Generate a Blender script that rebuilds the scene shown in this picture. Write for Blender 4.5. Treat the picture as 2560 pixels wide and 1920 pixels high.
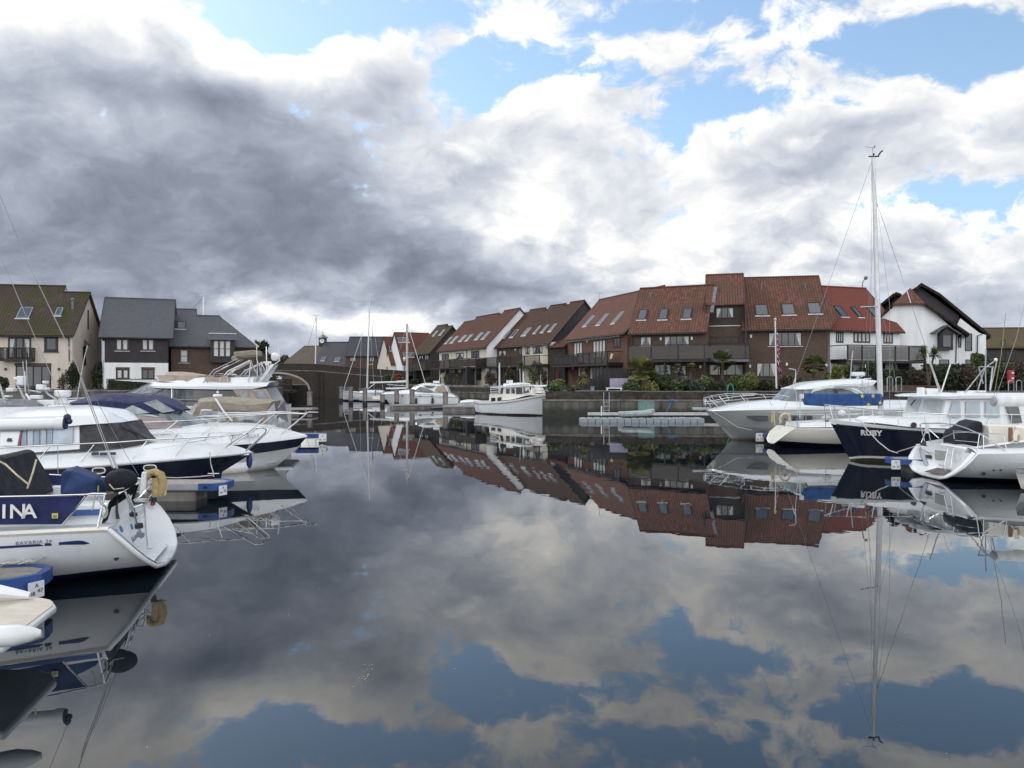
import bpy, bmesh, math, random
from mathutils import Vector, Matrix, noise as mnoise
R = math.radians
random.seed(7)
SC = bpy.context.scene
for _o in list(bpy.data.objects): bpy.data.objects.remove(_o)

# ---------------------------------------------------------------- camera
CAMH = 2.9            # eye height above the water, metres
FPX, VH = 1849.0, 950.0   # focal length and horizon row, in pixels of the 2560 x 1920 photograph
cam_d = bpy.data.cameras.new("camera"); cam = bpy.data.objects.new("camera", cam_d)
SC.collection.objects.link(cam); SC.camera = cam
cam.location = (0, 0, CAMH); cam.rotation_euler = (R(90), 0, 0)
cam_d.sensor_width = 36.0; cam_d.lens = FPX * 36 / 2560
cam_d.shift_y = -(960 - VH) / 2560 
cam_d.clip_start = 0.1; cam_d.clip_end = 4000
SC.render.resolution_x = 1024; SC.render.resolution_y = 768
SC.view_settings.view_transform = 'Standard'; SC.view_settings.look = 'None'
SC.view_settings.gamma = 1.0; SC.view_settings.exposure = 0.06
SC.cycles.max_bounces = 8; SC.cycles.transparent_max_bounces = 12
SC.cycles.glossy_bounces = 4; SC.cycles.transmission_bounces = 4

# ---------------------------------------------------------------- world: Nishita sky under layered procedural clouds
SUN_AZ, SUN_EL = -52.0, 40.0      # sun stands up to the left, ahead of the camera, behind thin cloud
W = bpy.data.worlds.new("World"); SC.world = W; W.use_nodes = True
nt = W.node_tree; nt.nodes.clear()
def N(tp, **kw):
    n = nt.nodes.new(tp)
    for k, v in kw.items(): setattr(n, k, v)
    return n
def L(a, b): nt.links.new(a, b)
def setin(n, i, v):
    if isinstance(v, bpy.types.NodeSocket): L(v, n.inputs[i])
    elif v is not None: n.inputs[i].default_value = v
def M(op, a, b=None, c=None, clamp=False):
    n = N('ShaderNodeMath', operation=op, use_clamp=clamp)
    setin(n, 0, a); setin(n, 1, b); setin(n, 2, c)
    return n.outputs[0]
def VM(op, a, b=None, c=None):
    n = N('ShaderNodeVectorMath', operation=op)
    setin(n, 0, a); setin(n, 1, b); setin(n, 2, c)
    return n.outputs[0]
def smooth(v, a, b, lo=0.0, hi=1.0):
    n = N('ShaderNodeMapRange', interpolation_type='SMOOTHSTEP')
    setin(n, 0, v); n.inputs[1].default_value = a; n.inputs[2].default_value = b
    n.inputs[3].default_value = lo; n.inputs[4].default_value = hi
    return n.outputs[0]
def NZ(vec, scale, detail=6, rough=0.55, dist=0.0):
    n = N('ShaderNodeTexNoise'); L(vec, n.inputs['Vector'])
    n.inputs['Scale'].default_value = scale; n.inputs['Detail'].default_value = detail
    n.inputs['Roughness'].default_value = rough; n.inputs['Distortion'].default_value = dist
    return n
tc = N('ShaderNodeTexCoord'); D = tc.outputs['Generated']
sp = N('ShaderNodeSeparateXYZ'); L(D, sp.inputs[0]); dx, dy, dz = sp.outputs
az = M('ARCTAN2', dx, dy); hyp = M('SQRT', M('ADD', M('MULTIPLY', dx, dx), M('MULTIPLY', dy, dy)))
el = M('ARCTAN2', dz, hyp)
cb = N('ShaderNodeCombineXYZ'); L(az, cb.inputs[0]); L(el, cb.inputs[1]); PQ = cb.outputs[0]
# cloud-sheet coordinates: clouds flatten towards the horizon
zz = M('ADD', M('MAXIMUM', dz, 0.0), 0.50)
cs = N('ShaderNodeCombineXYZ'); L(M('DIVIDE', dx, zz), cs.inputs[0]); L(M('DIVIDE', dy, zz), cs.inputs[1]); SH = cs.outputs[0]
warp = NZ(SH, 2.2, 3, 0.5)
warpv = VM('MULTIPLY', VM('SUBTRACT', warp.outputs['Color'], (0.5, 0.5, 0.5)), (0.10, 0.075, 0.0))
wp2 = NZ(SH, 8.0, 5, 0.6)
warpv2 = VM('MULTIPLY', VM('SUBTRACT', wp2.outputs['Color'], (0.5, 0.5, 0.5)), (0.045, 0.035, 0.0))
PW = VM('ADD', VM('ADD', PQ, warpv), warpv2)
# each cloud bank / gap: centre and half size in photo pixels, tilt, weight on cover, weight on brightness
BANKS = [
 (2000,420,1000,520,0,.25,.24),(1330,560,260,170,0,.1,.12),(1900,760,1200,220,0,.1,.18),(60,230,220,110,0,.9,0),
 # dark bank over the left
 (300,540,1000,430,-6,.9,-.27),(780,560,560,230,-14,.9,-.19),(1260,725,400,85,-14,.7,-.46),(560,240,180,55,-12,.5,-.30),(330,190,420,110,-12,.6,-.16),(60,790,700,150,0,.6,-.26),(500,720,400,60,-6,.4,-.12),
 (880,300,260,70,-8,.5,-.10),(760,480,420,170,-10,.3,-.16),(1440,840,320,60,-6,.3,-.14),
 # bright cumulus and glow
 (1270,470,230,190,0,.2,.13),(1450,640,300,120,0,.1,.14),(1550,70,1250,150,0,-.50,.05),(60,30,300,130,0,.5,.45),(400,40,300,90,-12,.6,.42),(760,190,330,90,-10,.7,.40),(560,120,160,90,-20,.5,.30),(1180,160,260,60,-8,.5,.1),(1330,60,170,70,-10,.6,.1),(1640,90,150,60,20,.6,.1),(1900,110,190,50,12,.6,.1),(2080,60,120,40,10,.5,.1),(930,150,250,90,-6,.5,.4),
 (880,800,420,60,-8,.6,.85),(640,765,200,45,0,.3,.35),(1220,530,260,130,0,.4,.27),(1330,420,260,110,0,.4,.2),
 (1300,60,280,100,-18,.3,.3),(1450,260,260,90,0,.5,.3),(1500,540,420,160,0,.4,.18),(1780,90,200,70,12,.4,.2),
 (1980,420,280,80,-8,.4,-.22),(2180,290,300,70,8,.5,-.10),(2260,230,400,90,-6,.5,.12),(2200,520,300,90,0,.3,.0),
 (1900,560,380,120,0,.4,.1),(2000,700,600,110,0,.5,.16),
 (1160,100,130,30,28,.5,.25),
 # blue gaps
 (700,90,270,120,-12,-1.4,0),(860,60,150,60,20,-.5,.1),(620,60,170,90,0,-.8,0),(1030,70,200,50,12,-.7,0),(1180,140,150,40,20,-.5,0),(1200,270,130,50,0,-.7,0),
 (1500,170,230,60,8,-1.0,0),(980,40,160,60,10,-.6,0),(1700,20,320,60,0,-.6,0),(1820,240,220,70,-8,-1.0,0),(2100,100,360,90,-10,-.9,0),(2450,90,300,110,0,-.8,0),(2100,240,400,40,-8,-.5,0),(1330,200,200,30,20,-.8,0),
 (2330,480,380,70,-4,-1.35,.1),(2530,530,240,70,0,-.7,0),(1900,80,300,50,10,-.4,0),
]
acc = None
for (u, v, ru, rv, ang, wc, wb) in BANKS:
    a = math.atan((u-1280)/FPX); e = math.atan((VH-v)/FPX*math.cos(a))
    k = math.cos(a)
    mp = N('ShaderNodeMapping', vector_type='TEXTURE'); L(PW, mp.inputs[0])
    mp.inputs['Location'].default_value = (a, e, 0); mp.inputs['Rotation'].default_value = (0, 0, R(ang))
    mp.inputs['Scale'].default_value = (1.35*ru/FPX*k, 1.35*rv/FPX*k, 1)
    g = N('ShaderNodeTexGradient', gradient_type='QUADRATIC_SPHERE'); L(mp.outputs[0], g.inputs[0])
    acc = VM('MULTIPLY_ADD', g.outputs['Fac'], (wc, wb, 0), acc if acc is not None else (0.0, 0.0, 0.0))
sa = N('ShaderNodeSeparateXYZ'); L(acc, sa.inputs[0])
wv = VM('ADD', SH, VM('MULTIPLY', VM('SUBTRACT', NZ(SH, 4.0, 4, 0.55).outputs['Color'], (0.5, 0.5, 0.5)), (0.15, 0.15, 0.0)))
fbm = NZ(wv, 5.6, 10, 0.58).outputs['Fac']
SUNOFF = (-0.045, -0.04, 0.0)       # towards the sun on the cloud sheet: sunward edges light up, far sides shade
fbmS = NZ(VM('ADD', wv, SUNOFF), 5.6, 7, 0.56).outputs['Fac']
lit = M('SUBTRACT', fbm, fbmS)
wv2 = VM('ADD', wv, (7.3, 2.1, 0.0))
fbm2 = NZ(wv2, 12.0, 9, 0.62).outputs['Fac']
ridge = NZ(VM('ADD', wv, (1.3, 5.1, 2.0)), 3.2, 8, 0.55).outputs['Fac']
cover = M('ADD', M('ADD', sa.outputs[0], 0.50), M('MULTIPLY', M('SUBTRACT', fbm, 0.5), 4.2))
cover = M('ADD', cover, M('MULTIPLY', M('SUBTRACT', fbm2, 0.5), 2.5))
cover = M('ADD', cover, smooth(el, 0.10, 0.34, 0.60, 0.0))
covf = smooth(cover, 0.0, 0.62)
amp = smooth(sa.outputs[1], -0.45, 0.0, 0.45, 1.0)      # the heavy bank is smoother than the broken cloud
bri = M('ADD', M('ADD', sa.outputs[1], 0.60), M('MULTIPLY', M('MULTIPLY', M('SUBTRACT', fbm2, 0.5), amp), 0.62))
bri = M('ADD', bri, M('MULTIPLY', M('MULTIPLY', M('SUBTRACT', ridge, 0.5), amp), 0.62))
bri = M('ADD', bri, M('MULTIPLY', M('MULTIPLY', lit, amp), 1.25))
# thin cloud edges are bright, cores shade to grey
bri = M('ADD', bri, smooth(cover, 0.30, 1.50, 0.20, -0.12))
bri = M('ADD', bri, smooth(dy, -0.4, 0.25, 0.30, 0.0))  # lifts the unseen clouds behind the viewer as added facade light
cr = N('ShaderNodeValToRGB'); L(bri, cr.inputs[0]); r_ = cr.color_ramp
r_.elements[0].position = 0.0; r_.elements[0].color = (0.178, 0.206, 0.262, 1)
r_.elements[1].position = 1.0; r_.elements[1].color = (1.08, 1.06, 1.02, 1)
for pos, col in ((0.22, (0.268, 0.300, 0.370, 1)), (0.45, (0.405, 0.445, 0.530, 1)), (0.66, (0.585, 0.625, 0.705, 1)), (0.83, (0.80, 0.82, 0.855, 1))):
    e_ = r_.elements.new(pos); e_.color = col
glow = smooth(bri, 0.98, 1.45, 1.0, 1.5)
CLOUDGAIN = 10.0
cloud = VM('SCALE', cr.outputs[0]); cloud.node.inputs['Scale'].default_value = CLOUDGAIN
glow = M('MULTIPLY', glow, smooth(dy, -0.55, -0.05, 1.9, 1.0))      # unseen cloud behind the viewer boosted to light the facades
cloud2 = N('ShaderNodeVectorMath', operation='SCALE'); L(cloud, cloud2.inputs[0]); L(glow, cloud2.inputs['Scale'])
sky = N('ShaderNodeTexSky', sky_type='NISHITA'); sky.sun_disc = False
sky.sun_elevation = R(SUN_EL); sky.sun_rotation = R(SUN_AZ); sky.air_density = 1.0; sky.dust_density = 0.6; sky.ozone_density = 1.5
skyn = VM('MULTIPLY', sky.outputs[0], (2.0, 2.05, 1.95))
low = N('ShaderNodeMix', data_type='RGBA'); L(smooth(el, 0.02, 0.30, 1.0, 0.15), low.inputs['Factor']); L(skyn, low.inputs[6]); low.inputs[7].default_value = (4.6, 6.7, 9.3, 1)
skyc = low.outputs[2]
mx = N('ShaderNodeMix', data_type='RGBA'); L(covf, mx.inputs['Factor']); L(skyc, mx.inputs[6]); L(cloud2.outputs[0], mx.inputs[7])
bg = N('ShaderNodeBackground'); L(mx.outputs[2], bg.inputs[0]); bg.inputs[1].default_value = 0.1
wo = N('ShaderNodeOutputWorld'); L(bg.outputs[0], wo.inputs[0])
W.cycles.sampling_method = 'MANUAL'; W.cycles.sample_map_resolution = 512

# ---------------------------------------------------------------- sun, soft behind cloud
sd = bpy.data.lights.new("sun", 'SUN'); sun = bpy.data.objects.new("sun", sd); SC.collection.objects.link(sun)
sd.energy = 1.3; sd.angle = R(12); sd.color = (1.0, 0.95, 0.86)
_sv = Vector((math.sin(R(SUN_AZ))*math.cos(R(SUN_EL)), math.cos(R(SUN_AZ))*math.cos(R(SUN_EL)), math.sin(R(SUN_EL))))
sun.rotation_euler = _sv.to_track_quat('Z', 'Y').to_euler()
sun.location = _sv*300
# ================================================================ helpers
COL = SC.collection
def P(u, v, Y): return Vector(((u-1280)/FPX*Y, Y, CAMH-(v-VH)/FPX*Y))
def G(u, v, z=0.0):                      # point at height z seen at pixel u, v
    Y = (CAMH-z)*FPX/(v-VH); return Vector(((u-1280)/FPX*Y, Y, z))
class MB:
    """collects shapes, builds ONE mesh object"""
    def __init__(s): s.v = []; s.f = []; s.mi = []; s.T = None
    def add(s, vs, fs, mi=0):
        b = len(s.v)
        for p in vs:
            p = Vector(p); s.v.append(s.T @ p if s.T else p)
        for f in fs: s.f.append([i+b for i in f]); s.mi.append(mi)
        return s
    def box(s, c, d, rz=0, mi=0, taper=1.0, ax=None):
        hx, hy, hz = d[0]/2, d[1]/2, d[2]/2
        m = Matrix.Rotation(rz, 3, 'Z') if ax is None else ax
        vs = []
        for z in (-hz, hz):
            k = taper if z > 0 else 1
            for x, y in ((-hx,-hy),(hx,-hy),(hx,hy),(-hx,hy)): vs.append(Vector(c)+m @ Vector((x*k, y*k, z)))
        return s.add(vs, [(3,2,1,0),(4,5,6,7),(0,1,5,4),(1,2,6,5),(2,3,7,6),(3,0,4,7)], mi)
    def hexa(s, bot, top, mi=0):          # two rings of equal length
        n = len(bot)
        return s.add(list(bot)+list(top), [tuple(range(n))[::-1], tuple(range(n, 2*n))]+[(i,(i+1)%n,n+(i+1)%n,n+i) for i in range(n)], mi)
    def slab(s, poly, th, mi=0):          # planar polygon thickened along -normal by th
        poly = [Vector(p) for p in poly]; n = Vector((0,0,0))
        for i in range(len(poly)):
            a, b = poly[i], poly[(i+1)%len(poly)]; n += a.cross(b)
        n.normalize()
        return s.hexa([p-n*th for p in poly], poly, mi)
    def tube(s, pts, r, n=6, mi=0, cap=True, r2=None):
        pts = [Vector(p) for p in pts]; k = len(pts); rings = []
        prev = None
        for i, p in enumerate(pts):
            t = (pts[min(i+1,k-1)]-pts[max(i-1,0)]).normalized()
            if prev is None:
                a = Vector((0,0,1)) if abs(t.z) < .9 else Vector((1,0,0)); x = t.cross(a).normalized()
            else: x = (prev-t*prev.dot(t)).normalized()
            prev = x; y = t.cross(x)
            rr = r if r2 is None else r+(r2-r)*i/(k-1)
            if isinstance(r, (list, tuple)): rr = r[i]
            rings.append([p+x*(rr*math.cos(2*math.pi*j/n))+y*(rr*math.sin(2*math.pi*j/n)) for j in range(n)])
        vs = [q for rg in rings for q in rg]; fs = []
        for i in range(k-1):
            for j in range(n): fs.append((i*n+j, i*n+(j+1)%n, (i+1)*n+(j+1)%n, (i+1)*n+j))
        if cap: fs += [tuple(range(n))[::-1], tuple(range((k-1)*n, k*n))]
        return s.add(vs, fs, mi)
    def lathe(s, prof, c=(0,0,0), n=16, mi=0, ax=None):   # prof: (r, z)
        vs = []; fs = []; c = Vector(c)
        for r, z in prof:
            for j in range(n):
                p = Vector((r*math.cos(2*math.pi*j/n), r*math.sin(2*math.pi*j/n), z))
                vs.append(c+(ax @ p if ax else p))
        for i in range(len(prof)-1):
            for j in range(n): fs.append((i*n+j, i*n+(j+1)%n, (i+1)*n+(j+1)%n, (i+1)*n+j))
        fs += [tuple(range(n))[::-1], tuple(range((len(prof)-1)*n, len(prof)*n))]
        return s.add(vs, fs, mi)
    def ball(s, c, r, n=10, mi=0, sc=(1,1,1)):
        prof = [(max(r*math.sin(math.pi*i/n), 1e-4)*1, -r*math.cos(math.pi*i/n)) for i in range(n+1)]
        b = len(s.v); s.lathe(prof, (0,0,0), n+2, mi)
        for i in range(b, len(s.v)): 
            p = s.v[i]
            q = Vector((p.x*sc[0], p.y*sc[1], p.z*sc[2]))+Vector(c); s.v[i] = s.T @ q if s.T else q
        return s
    def loft(s, rails, n=24, mirror=True, mis=None, caps=(False, False), flip=False):
        """rails: list of control polylines (stern to bow). Faces between successive rails; mirrored in y."""
        R_ = [resample(r, n) for r in rails]; m = len(R_)
        for sg in ((1, -1) if mirror else (1,)):
            vs = [Vector((p.x, p.y*sg, p.z)) for r in R_ for p in r]; fs = []; ms = []
            for k in range(m-1):
                for i in range(n-1):
                    q = (k*n+i, k*n+i+1, (k+1)*n+i+1, (k+1)*n+i)
                    if (sg < 0) != flip: q = q[::-1]
                    fs.append(q); ms.append(mis[k] if mis else 0)
            b = len(s.v); s.add(vs, fs)
            s.mi[-len(ms):] = ms
        for e, on in enumerate(caps):
            if on:
                idx = 0 if e == 0 else n-1
                ring = [R_[k][idx] for k in range(m)]
                if mirror: ring = ring+[Vector((p.x, -p.y, p.z)) for p in ring[::-1]]
                s.add(ring, [tuple(range(len(ring)))])
        return s
    def strip(s, a, b, mi=0):             # quads between two polylines
        n = len(a); return s.add(list(a)+list(b), [(i, i+1, n+i+1, n+i) for i in range(n-1)], mi)
    def build(s, name, mats, parent=None, loc=None, bevel=0, smooth=35, sub=0, world=False, label=None, weld=True, solid=0):
        if not isinstance(mats, (list, tuple)): mats = [mats]
        o_ = Vector((0,0,0))
        if loc is not None: o_ = Vector(loc)
        if world and parent is not None: o_ = parent.get('_w') and Vector(parent['_w']) or parent.matrix_world.translation
        me = bpy.data.meshes.new(name)
        me.from_pydata([p-o_ for p in s.v], [], s.f)
        for m in mats: me.materials.append(m)
        for p, k in zip(me.polygons, s.mi): p.material_index = min(k, len(mats)-1)
        bm = bmesh.new(); bm.from_mesh(me)
        if weld: bmesh.ops.remove_doubles(bm, verts=bm.verts, dist=1e-4)
        bmesh.ops.recalc_face_normals(bm, faces=bm.faces)
        uv = bm.loops.layers.uv.new("uv")
        for f in bm.faces:
            n = f.normal
            if abs(n.z) > .97: t, w = Vector((1,0,0)), Vector((0,1,0))
            else:
                t = Vector((0,0,1)).cross(n).normalized(); w = n.cross(t)
            for l in f.loops:
                p = l.vert.co+o_; l[uv].uv = (p.dot(t), p.dot(w))
        bm.to_mesh(me); bm.free()
        if smooth:
            for p in me.polygons: p.use_smooth = True
            me.set_sharp_from_angle(angle=R(smooth))
        o = bpy.data.objects.new(name, me); COL.objects.link(o)
        if parent is not None:
            o.parent = parent; o['_w'] = list(o_) if world else [0,0,0]
        elif loc is not None: o.location = loc
        if solid:
            md = o.modifiers.new("solid", 'SOLIDIFY'); md.thickness = solid; md.offset = -1
        if bevel:
            md = o.modifiers.new("bevel", 'BEVEL'); md.width = bevel; md.segments = 2; md.limit_method = 'ANGLE'; md.angle_limit = R(40)
        if sub:
            md = o.modifiers.new("sub", 'SUBSURF'); md.levels = sub; md.render_levels = sub
        if label: o['label'] = label
        return o
def resample(ctrl, n):
    c = [Vector(p) for p in ctrl]
    if len(c) == n: return c
    if len(c) == 2: return [c[0].lerp(c[1], i/(n-1)) for i in range(n)]
    out = []; m = len(c)-1
    for i in range(n):
        t = i/(n-1)*m; k = min(int(t), m-1); f = t-k
        p0 = c[k-1] if k > 0 else c[0]*2-c[1]; p1 = c[k]; p2 = c[k+1]; p3 = c[k+2] if k+2 <= m else c[m]*2-c[m-1]
        out.append(.5*((2*p1)+(p2-p0)*f+(2*p0-5*p1+4*p2-p3)*f*f+(3*p1-p0-3*p2+p3)*f**3))
    return out
def tag(o, label, cat, group=None, kind=None):
    o['label'] = label; o['category'] = cat
    if group: o['group'] = group
    if kind: o['kind'] = kind
    return o
def struct(o): o['kind'] = 'structure'; return o
def empty(name, loc, rz=0, label=None, cat=None, group=None):
    o = bpy.data.objects.new(name, None); COL.objects.link(o); o.location = loc; o.rotation_euler = (0, 0, rz)
    o.empty_display_size = .3; o['_w'] = list(loc)
    if label: tag(o, label, cat, group)
    return o
def copy_tree(o, parent=None, mesh_share=True):
    c = o.copy(); COL.objects.link(c)
    if parent is not None: c.parent = parent
    for ch in [x for x in o.children]: copy_tree(ch, c)
    return c

# ================================================================ materials
MATS = {}
class NG:
    def __init__(s, name):
        s.m = bpy.data.materials.new(name); s.m.use_nodes = True; s.t = s.m.node_tree; s.t.nodes.clear()
        s.out = s.t.nodes.new('ShaderNodeOutputMaterial'); s.p = s.t.nodes.new('ShaderNodeBsdfPrincipled')
        s.t.links.new(s.p.outputs[0], s.out.inputs[0]); s.tc = s.t.nodes.new('ShaderNodeTexCoord')
        MATS[name] = s.m
    def n(s, tp, **kw):
        x = s.t.nodes.new(tp)
        for k, v in kw.items(): setattr(x, k, v)
        return x
    def l(s, a, b): s.t.links.new(a, b)
    def si(s, nd, i, v):
        if isinstance(v, bpy.types.NodeSocket): s.l(v, nd.inputs[i])
        elif v is not None: nd.inputs[i].default_value = v
    def math(s, op, a, b=None, c=None, clamp=False):
        x = s.n('ShaderNodeMath', operation=op, use_clamp=clamp); s.si(x, 0, a); s.si(x, 1, b); s.si(x, 2, c); return x.outputs[0]
    def noise(s, scale, detail=4, rough=.55, vec=None, dist=0):
        x = s.n('ShaderNodeTexNoise'); s.l(vec or s.tc.outputs['Object'], x.inputs['Vector'])
        x.inputs['Scale'].default_value = scale; x.inputs['Detail'].default_value = detail; x.inputs['Roughness'].default_value = rough
        x.inputs['Distortion'].default_value = dist; return x.outputs['Fac']
    def mapr(s, v, a, b, lo, hi):
        x = s.n('ShaderNodeMapRange'); s.si(x, 0, v); x.inputs[1].default_value = a; x.inputs[2].default_value = b
        x.inputs[3].default_value = lo; x.inputs[4].default_value = hi; return x.outputs[0]
    def mix(s, f, a, b, mode='MIX'):
        x = s.n('ShaderNodeMix', data_type='RGBA', blend_type=mode); s.si(x, 'Factor', f)
        for i, c in ((6, a), (7, b)):
            if isinstance(c, bpy.types.NodeSocket): s.l(c, x.inputs[i])
            else: x.inputs[i].default_value = (*c[:3], 1)
        return x.outputs[2]
    def bump(s, h, strength=.3, dist=.02):
        b = s.n('ShaderNodeBump'); b.inputs['Strength'].default_value = strength; b.inputs['Distance'].default_value = dist
        s.l(h, b.inputs['Height']); s.l(b.outputs[0], s.p.inputs['Normal'])
    def col(s, c): s.si(s.p, 'Base Color', c if isinstance(c, bpy.types.NodeSocket) else (*c, 1))
    def set(s, **kw):
        for k, v in kw.items(): s.si(s.p, k.replace('_', ' '), v)
        return s.m
def plain(name, c, rough=.5, metal=0, var=.12, scale=3.0, bump=0, bscale=30, spec=None, coat=0, c2=None, streak=False):
    if name in MATS: return MATS[name]
    g = NG(name); vec = None
    if streak:
        mp = g.n('ShaderNodeMapping'); g.l(g.tc.outputs['Object'], mp.inputs[0]); mp.inputs['Scale'].default_value = (1, 1, .18); vec = mp.outputs[0]
    nz = g.noise(scale, 5, .6, vec)
    d = c2 or tuple(x*(1-2.2*var) for x in c); u = tuple(min(1, x*(1+var)) for x in c)
    g.col(g.mix(g.mapr(nz, .3, .7, 0, 1), d, u))
    g.set(Roughness=g.mapr(nz, .3, .7, min(1, rough*1.15), rough*.85), Metallic=metal)
    if spec is not None: g.set(IOR=spec)
    if coat: g.set(Coat_Weight=coat, Coat_Roughness=.06)
    if name.startswith('gelcoat') or name == 'hull_navy':      # rain streaks and a scummy band just above the waterline
        mp = g.n('ShaderNodeMapping'); g.l(g.tc.outputs['Object'], mp.inputs[0]); mp.inputs['Scale'].default_value = (6, 6, .35)
        sk = g.mapr(g.noise(1.6, 5, .65, mp.outputs[0]), .52, .75, 0, .22); sx = g.n('ShaderNodeSeparateXYZ'); g.l(g.tc.outputs['Object'], sx.inputs[0])
        sc = g.math('MULTIPLY', g.mapr(g.math('ADD', sx.outputs[2], g.math('MULTIPLY', g.noise(5.0, 3), .12)), .08, .24, .75, 0), 1.0, clamp=True)
        c0 = g.p.inputs['Base Color'].links[0].from_socket; c1 = g.mix(sk, c0, tuple(x*.62 for x in c)); g.col(g.mix(sc, c1, (.11,.10,.06)))
    if bump: g.bump(g.noise(bscale, 4, .6), bump)
    return g.m
# --- boat surfaces
gel = plain('gelcoat_white', (.74,.77,.80), .28, var=.03, scale=1.6, coat=.4)
gel_warm = plain('gelcoat_cream', (.74,.72,.66), .30, var=.04, scale=1.6, coat=.3)
gel_grey = plain('gelcoat_grey', (.46,.48,.48), .25, var=.03, scale=1.2, coat=.5)
navy = plain('hull_navy', (.010,.013,.035), .12, var=.15, scale=1.5, coat=.6)
navy_boot = plain('boot_stripe_navy', (.012,.018,.07), .3, var=.2)
antifoul = plain('antifouling_black', (.015,.016,.020), .7, var=.35, scale=6)
green_anti = plain('antifouling_green', (.01,.10,.08), .7, var=.35, scale=6)
steel = plain('stainless_steel', (.66,.67,.69), .22, 1.0, var=.05)
alu = plain('mast_aluminium', (.62,.64,.66), .38, .35, var=.05)
wire = plain('rigging_wire', (.28,.28,.30), .4, .7, var=.05)
black = plain('black_rubber', (.02,.02,.022), .6, var=.3)
grey_trim = plain('grey_trim', (.30,.32,.36), .4, var=.08)
cv_navy = plain('canvas_navy', (.018,.026,.085), .85, var=.18, scale=5, bump=.25, bscale=14)
cv_dark = plain('canvas_dark', (.007,.008,.018), .85, var=.2, scale=5, bump=.25, bscale=14)
cv_blue = plain('canvas_blue', (.018,.075,.24), .8, var=.16, scale=4, bump=.3, bscale=10)
cv_royal = plain('canvas_royal', (.014,.036,.125), .8, var=.16, scale=4, bump=.3, bscale=10)
cv_tan = plain('canvas_tan', (.27,.235,.19), .85, var=.12, scale=4, bump=.25, bscale=10)
cv_beige = plain('canvas_beige', (.36,.29,.24), .85, var=.1, scale=4, bump=.2, bscale=10)
cv_grey = plain('canvas_grey', (.20,.20,.22), .85, var=.12, scale=4, bump=.2, bscale=10)
vinyl = plain('clear_vinyl', (.33,.36,.39), .12, var=.25, scale=3, bump=.15, bscale=5)
bglass = plain('boat_glass_dark', (.035,.042,.05), .05, var=.3, scale=2, spec=1.7)
bglass_l = plain('boat_glass_light', (.16,.19,.20), .05, var=.3, scale=2, spec=1.7)
blind = plain('window_blind', (.52,.56,.58), .35, var=.08, scale=4)
pinkglass = plain('cabin_glass_pink', (.33,.27,.28), .1, var=.15, scale=2, spec=1.6)
teak = plain('teak_deck', (.40,.31,.21), .6, var=.15, scale=8)
teakw = plain('varnished_wood', (.22,.085,.035), .35, var=.2, scale=8)
rope_m = plain('mooring_rope', (.50,.50,.48), .9, var=.2, scale=40)
blue_pl = plain('blue_plastic', (.024,.078,.28), .4, var=.12)
white_pl = plain('white_plastic', (.72,.74,.76), .4, var=.06)
yellow_pl = plain('yellow_cover', (.42,.32,.15), .75, var=.18, scale=9, bump=.3)
cream_pl = plain('cream_cover', (.60,.54,.36), .75, var=.14, scale=9)
red_pl = plain('red_plastic', (.35,.03,.03), .5, var=.1)
sail_m = plain('sailcloth_white', (.70,.73,.76), .7, var=.08, scale=6)
ink_m = plain('dark_lettering', (.02,.025,.06), .5, var=.1)
ink_w = plain('white_lettering', (.75,.75,.72), .5, var=.05)
ink_g = plain('grey_lettering', (.30,.32,.38), .5, var=.05)
# --- shore
conc = plain('concrete', (.20,.19,.175), .9, var=.28, scale=1.4, bump=.4, bscale=8, streak=True)
wetwall = NG('wet_quay_wall'); _g = wetwall      # weed up to the tide line, stained concrete above, vertical bay joints
_x = _g.n('ShaderNodeSeparateXYZ'); _g.l(_g.tc.outputs['Object'], _x.inputs[0]); _u = _g.n('ShaderNodeSeparateXYZ'); _g.l(_g.tc.outputs['UV'], _u.inputs[0])
_m = _g.n('ShaderNodeMapping'); _g.l(_g.tc.outputs['Object'], _m.inputs[0]); _m.inputs['Scale'].default_value = (1, 1, .15)
_s = _g.noise(1.3, 6, .65, _m.outputs[0]); _n = _g.noise(2.2, 5, .6)
_up = _g.mix(_g.mapr(_s, .35, .68, 0, 1), (.040,.038,.034), (.155,.148,.130)); _lo = _g.mix(_g.mapr(_n, .35, .7, 0, 1), (.012,.014,.010), (.030,.034,.020))
_c = _g.mix(_g.mapr(_g.math('ADD', _x.outputs[2], _g.math('MULTIPLY', _s, .8)), .95, 1.25, 0, 1), _lo, _up)
_j = _g.math('FRACT', _g.math('DIVIDE', _u.outputs[0], 3.1)); _g.col(_g.mix(_g.mapr(_j, .0, .035, 1, 0), _c, (.010,.010,.009))); _g.set(Roughness=.6); _g.bump(_g.noise(6, 4), .5); wetwall = _g.m
pont_top = NG('pontoon_decking'); _g = pont_top; _x = _g.n('ShaderNodeSeparateXYZ'); _g.l(_g.tc.outputs['Object'], _x.inputs[0])
_f = _g.math('FRACT', _g.math('DIVIDE', _x.outputs[1], .105)); _g.col(_g.mix(_g.mapr(_f, 0, .09, 0, 1), (.05,.047,.045), _g.mix(_g.mapr(_g.noise(7, 5), .3, .7, 0, 1), (.20,.185,.175), (.33,.31,.29)))); _g.set(Roughness=.85); pont_top = _g.m
pile_m = plain('pile_timber', (.24,.22,.20), .9, var=.3, scale=5, streak=True, bump=.3)
tbr = plain('dark_brown_timber', (.040,.031,.027), .6, var=.3, scale=4)
tbl = plain('black_timber', (.022,.020,.023), .55, var=.3, scale=4)
render_w = plain('white_render', (.78,.80,.82), .9, var=.07, scale=.9, streak=True)
render_c = plain('cream_render', (.66,.62,.52), .9, var=.08, scale=.9, streak=True)
render_p = plain('pale_pink_render', (.62,.55,.49), .9, var=.07, scale=.9, streak=True)
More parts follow.
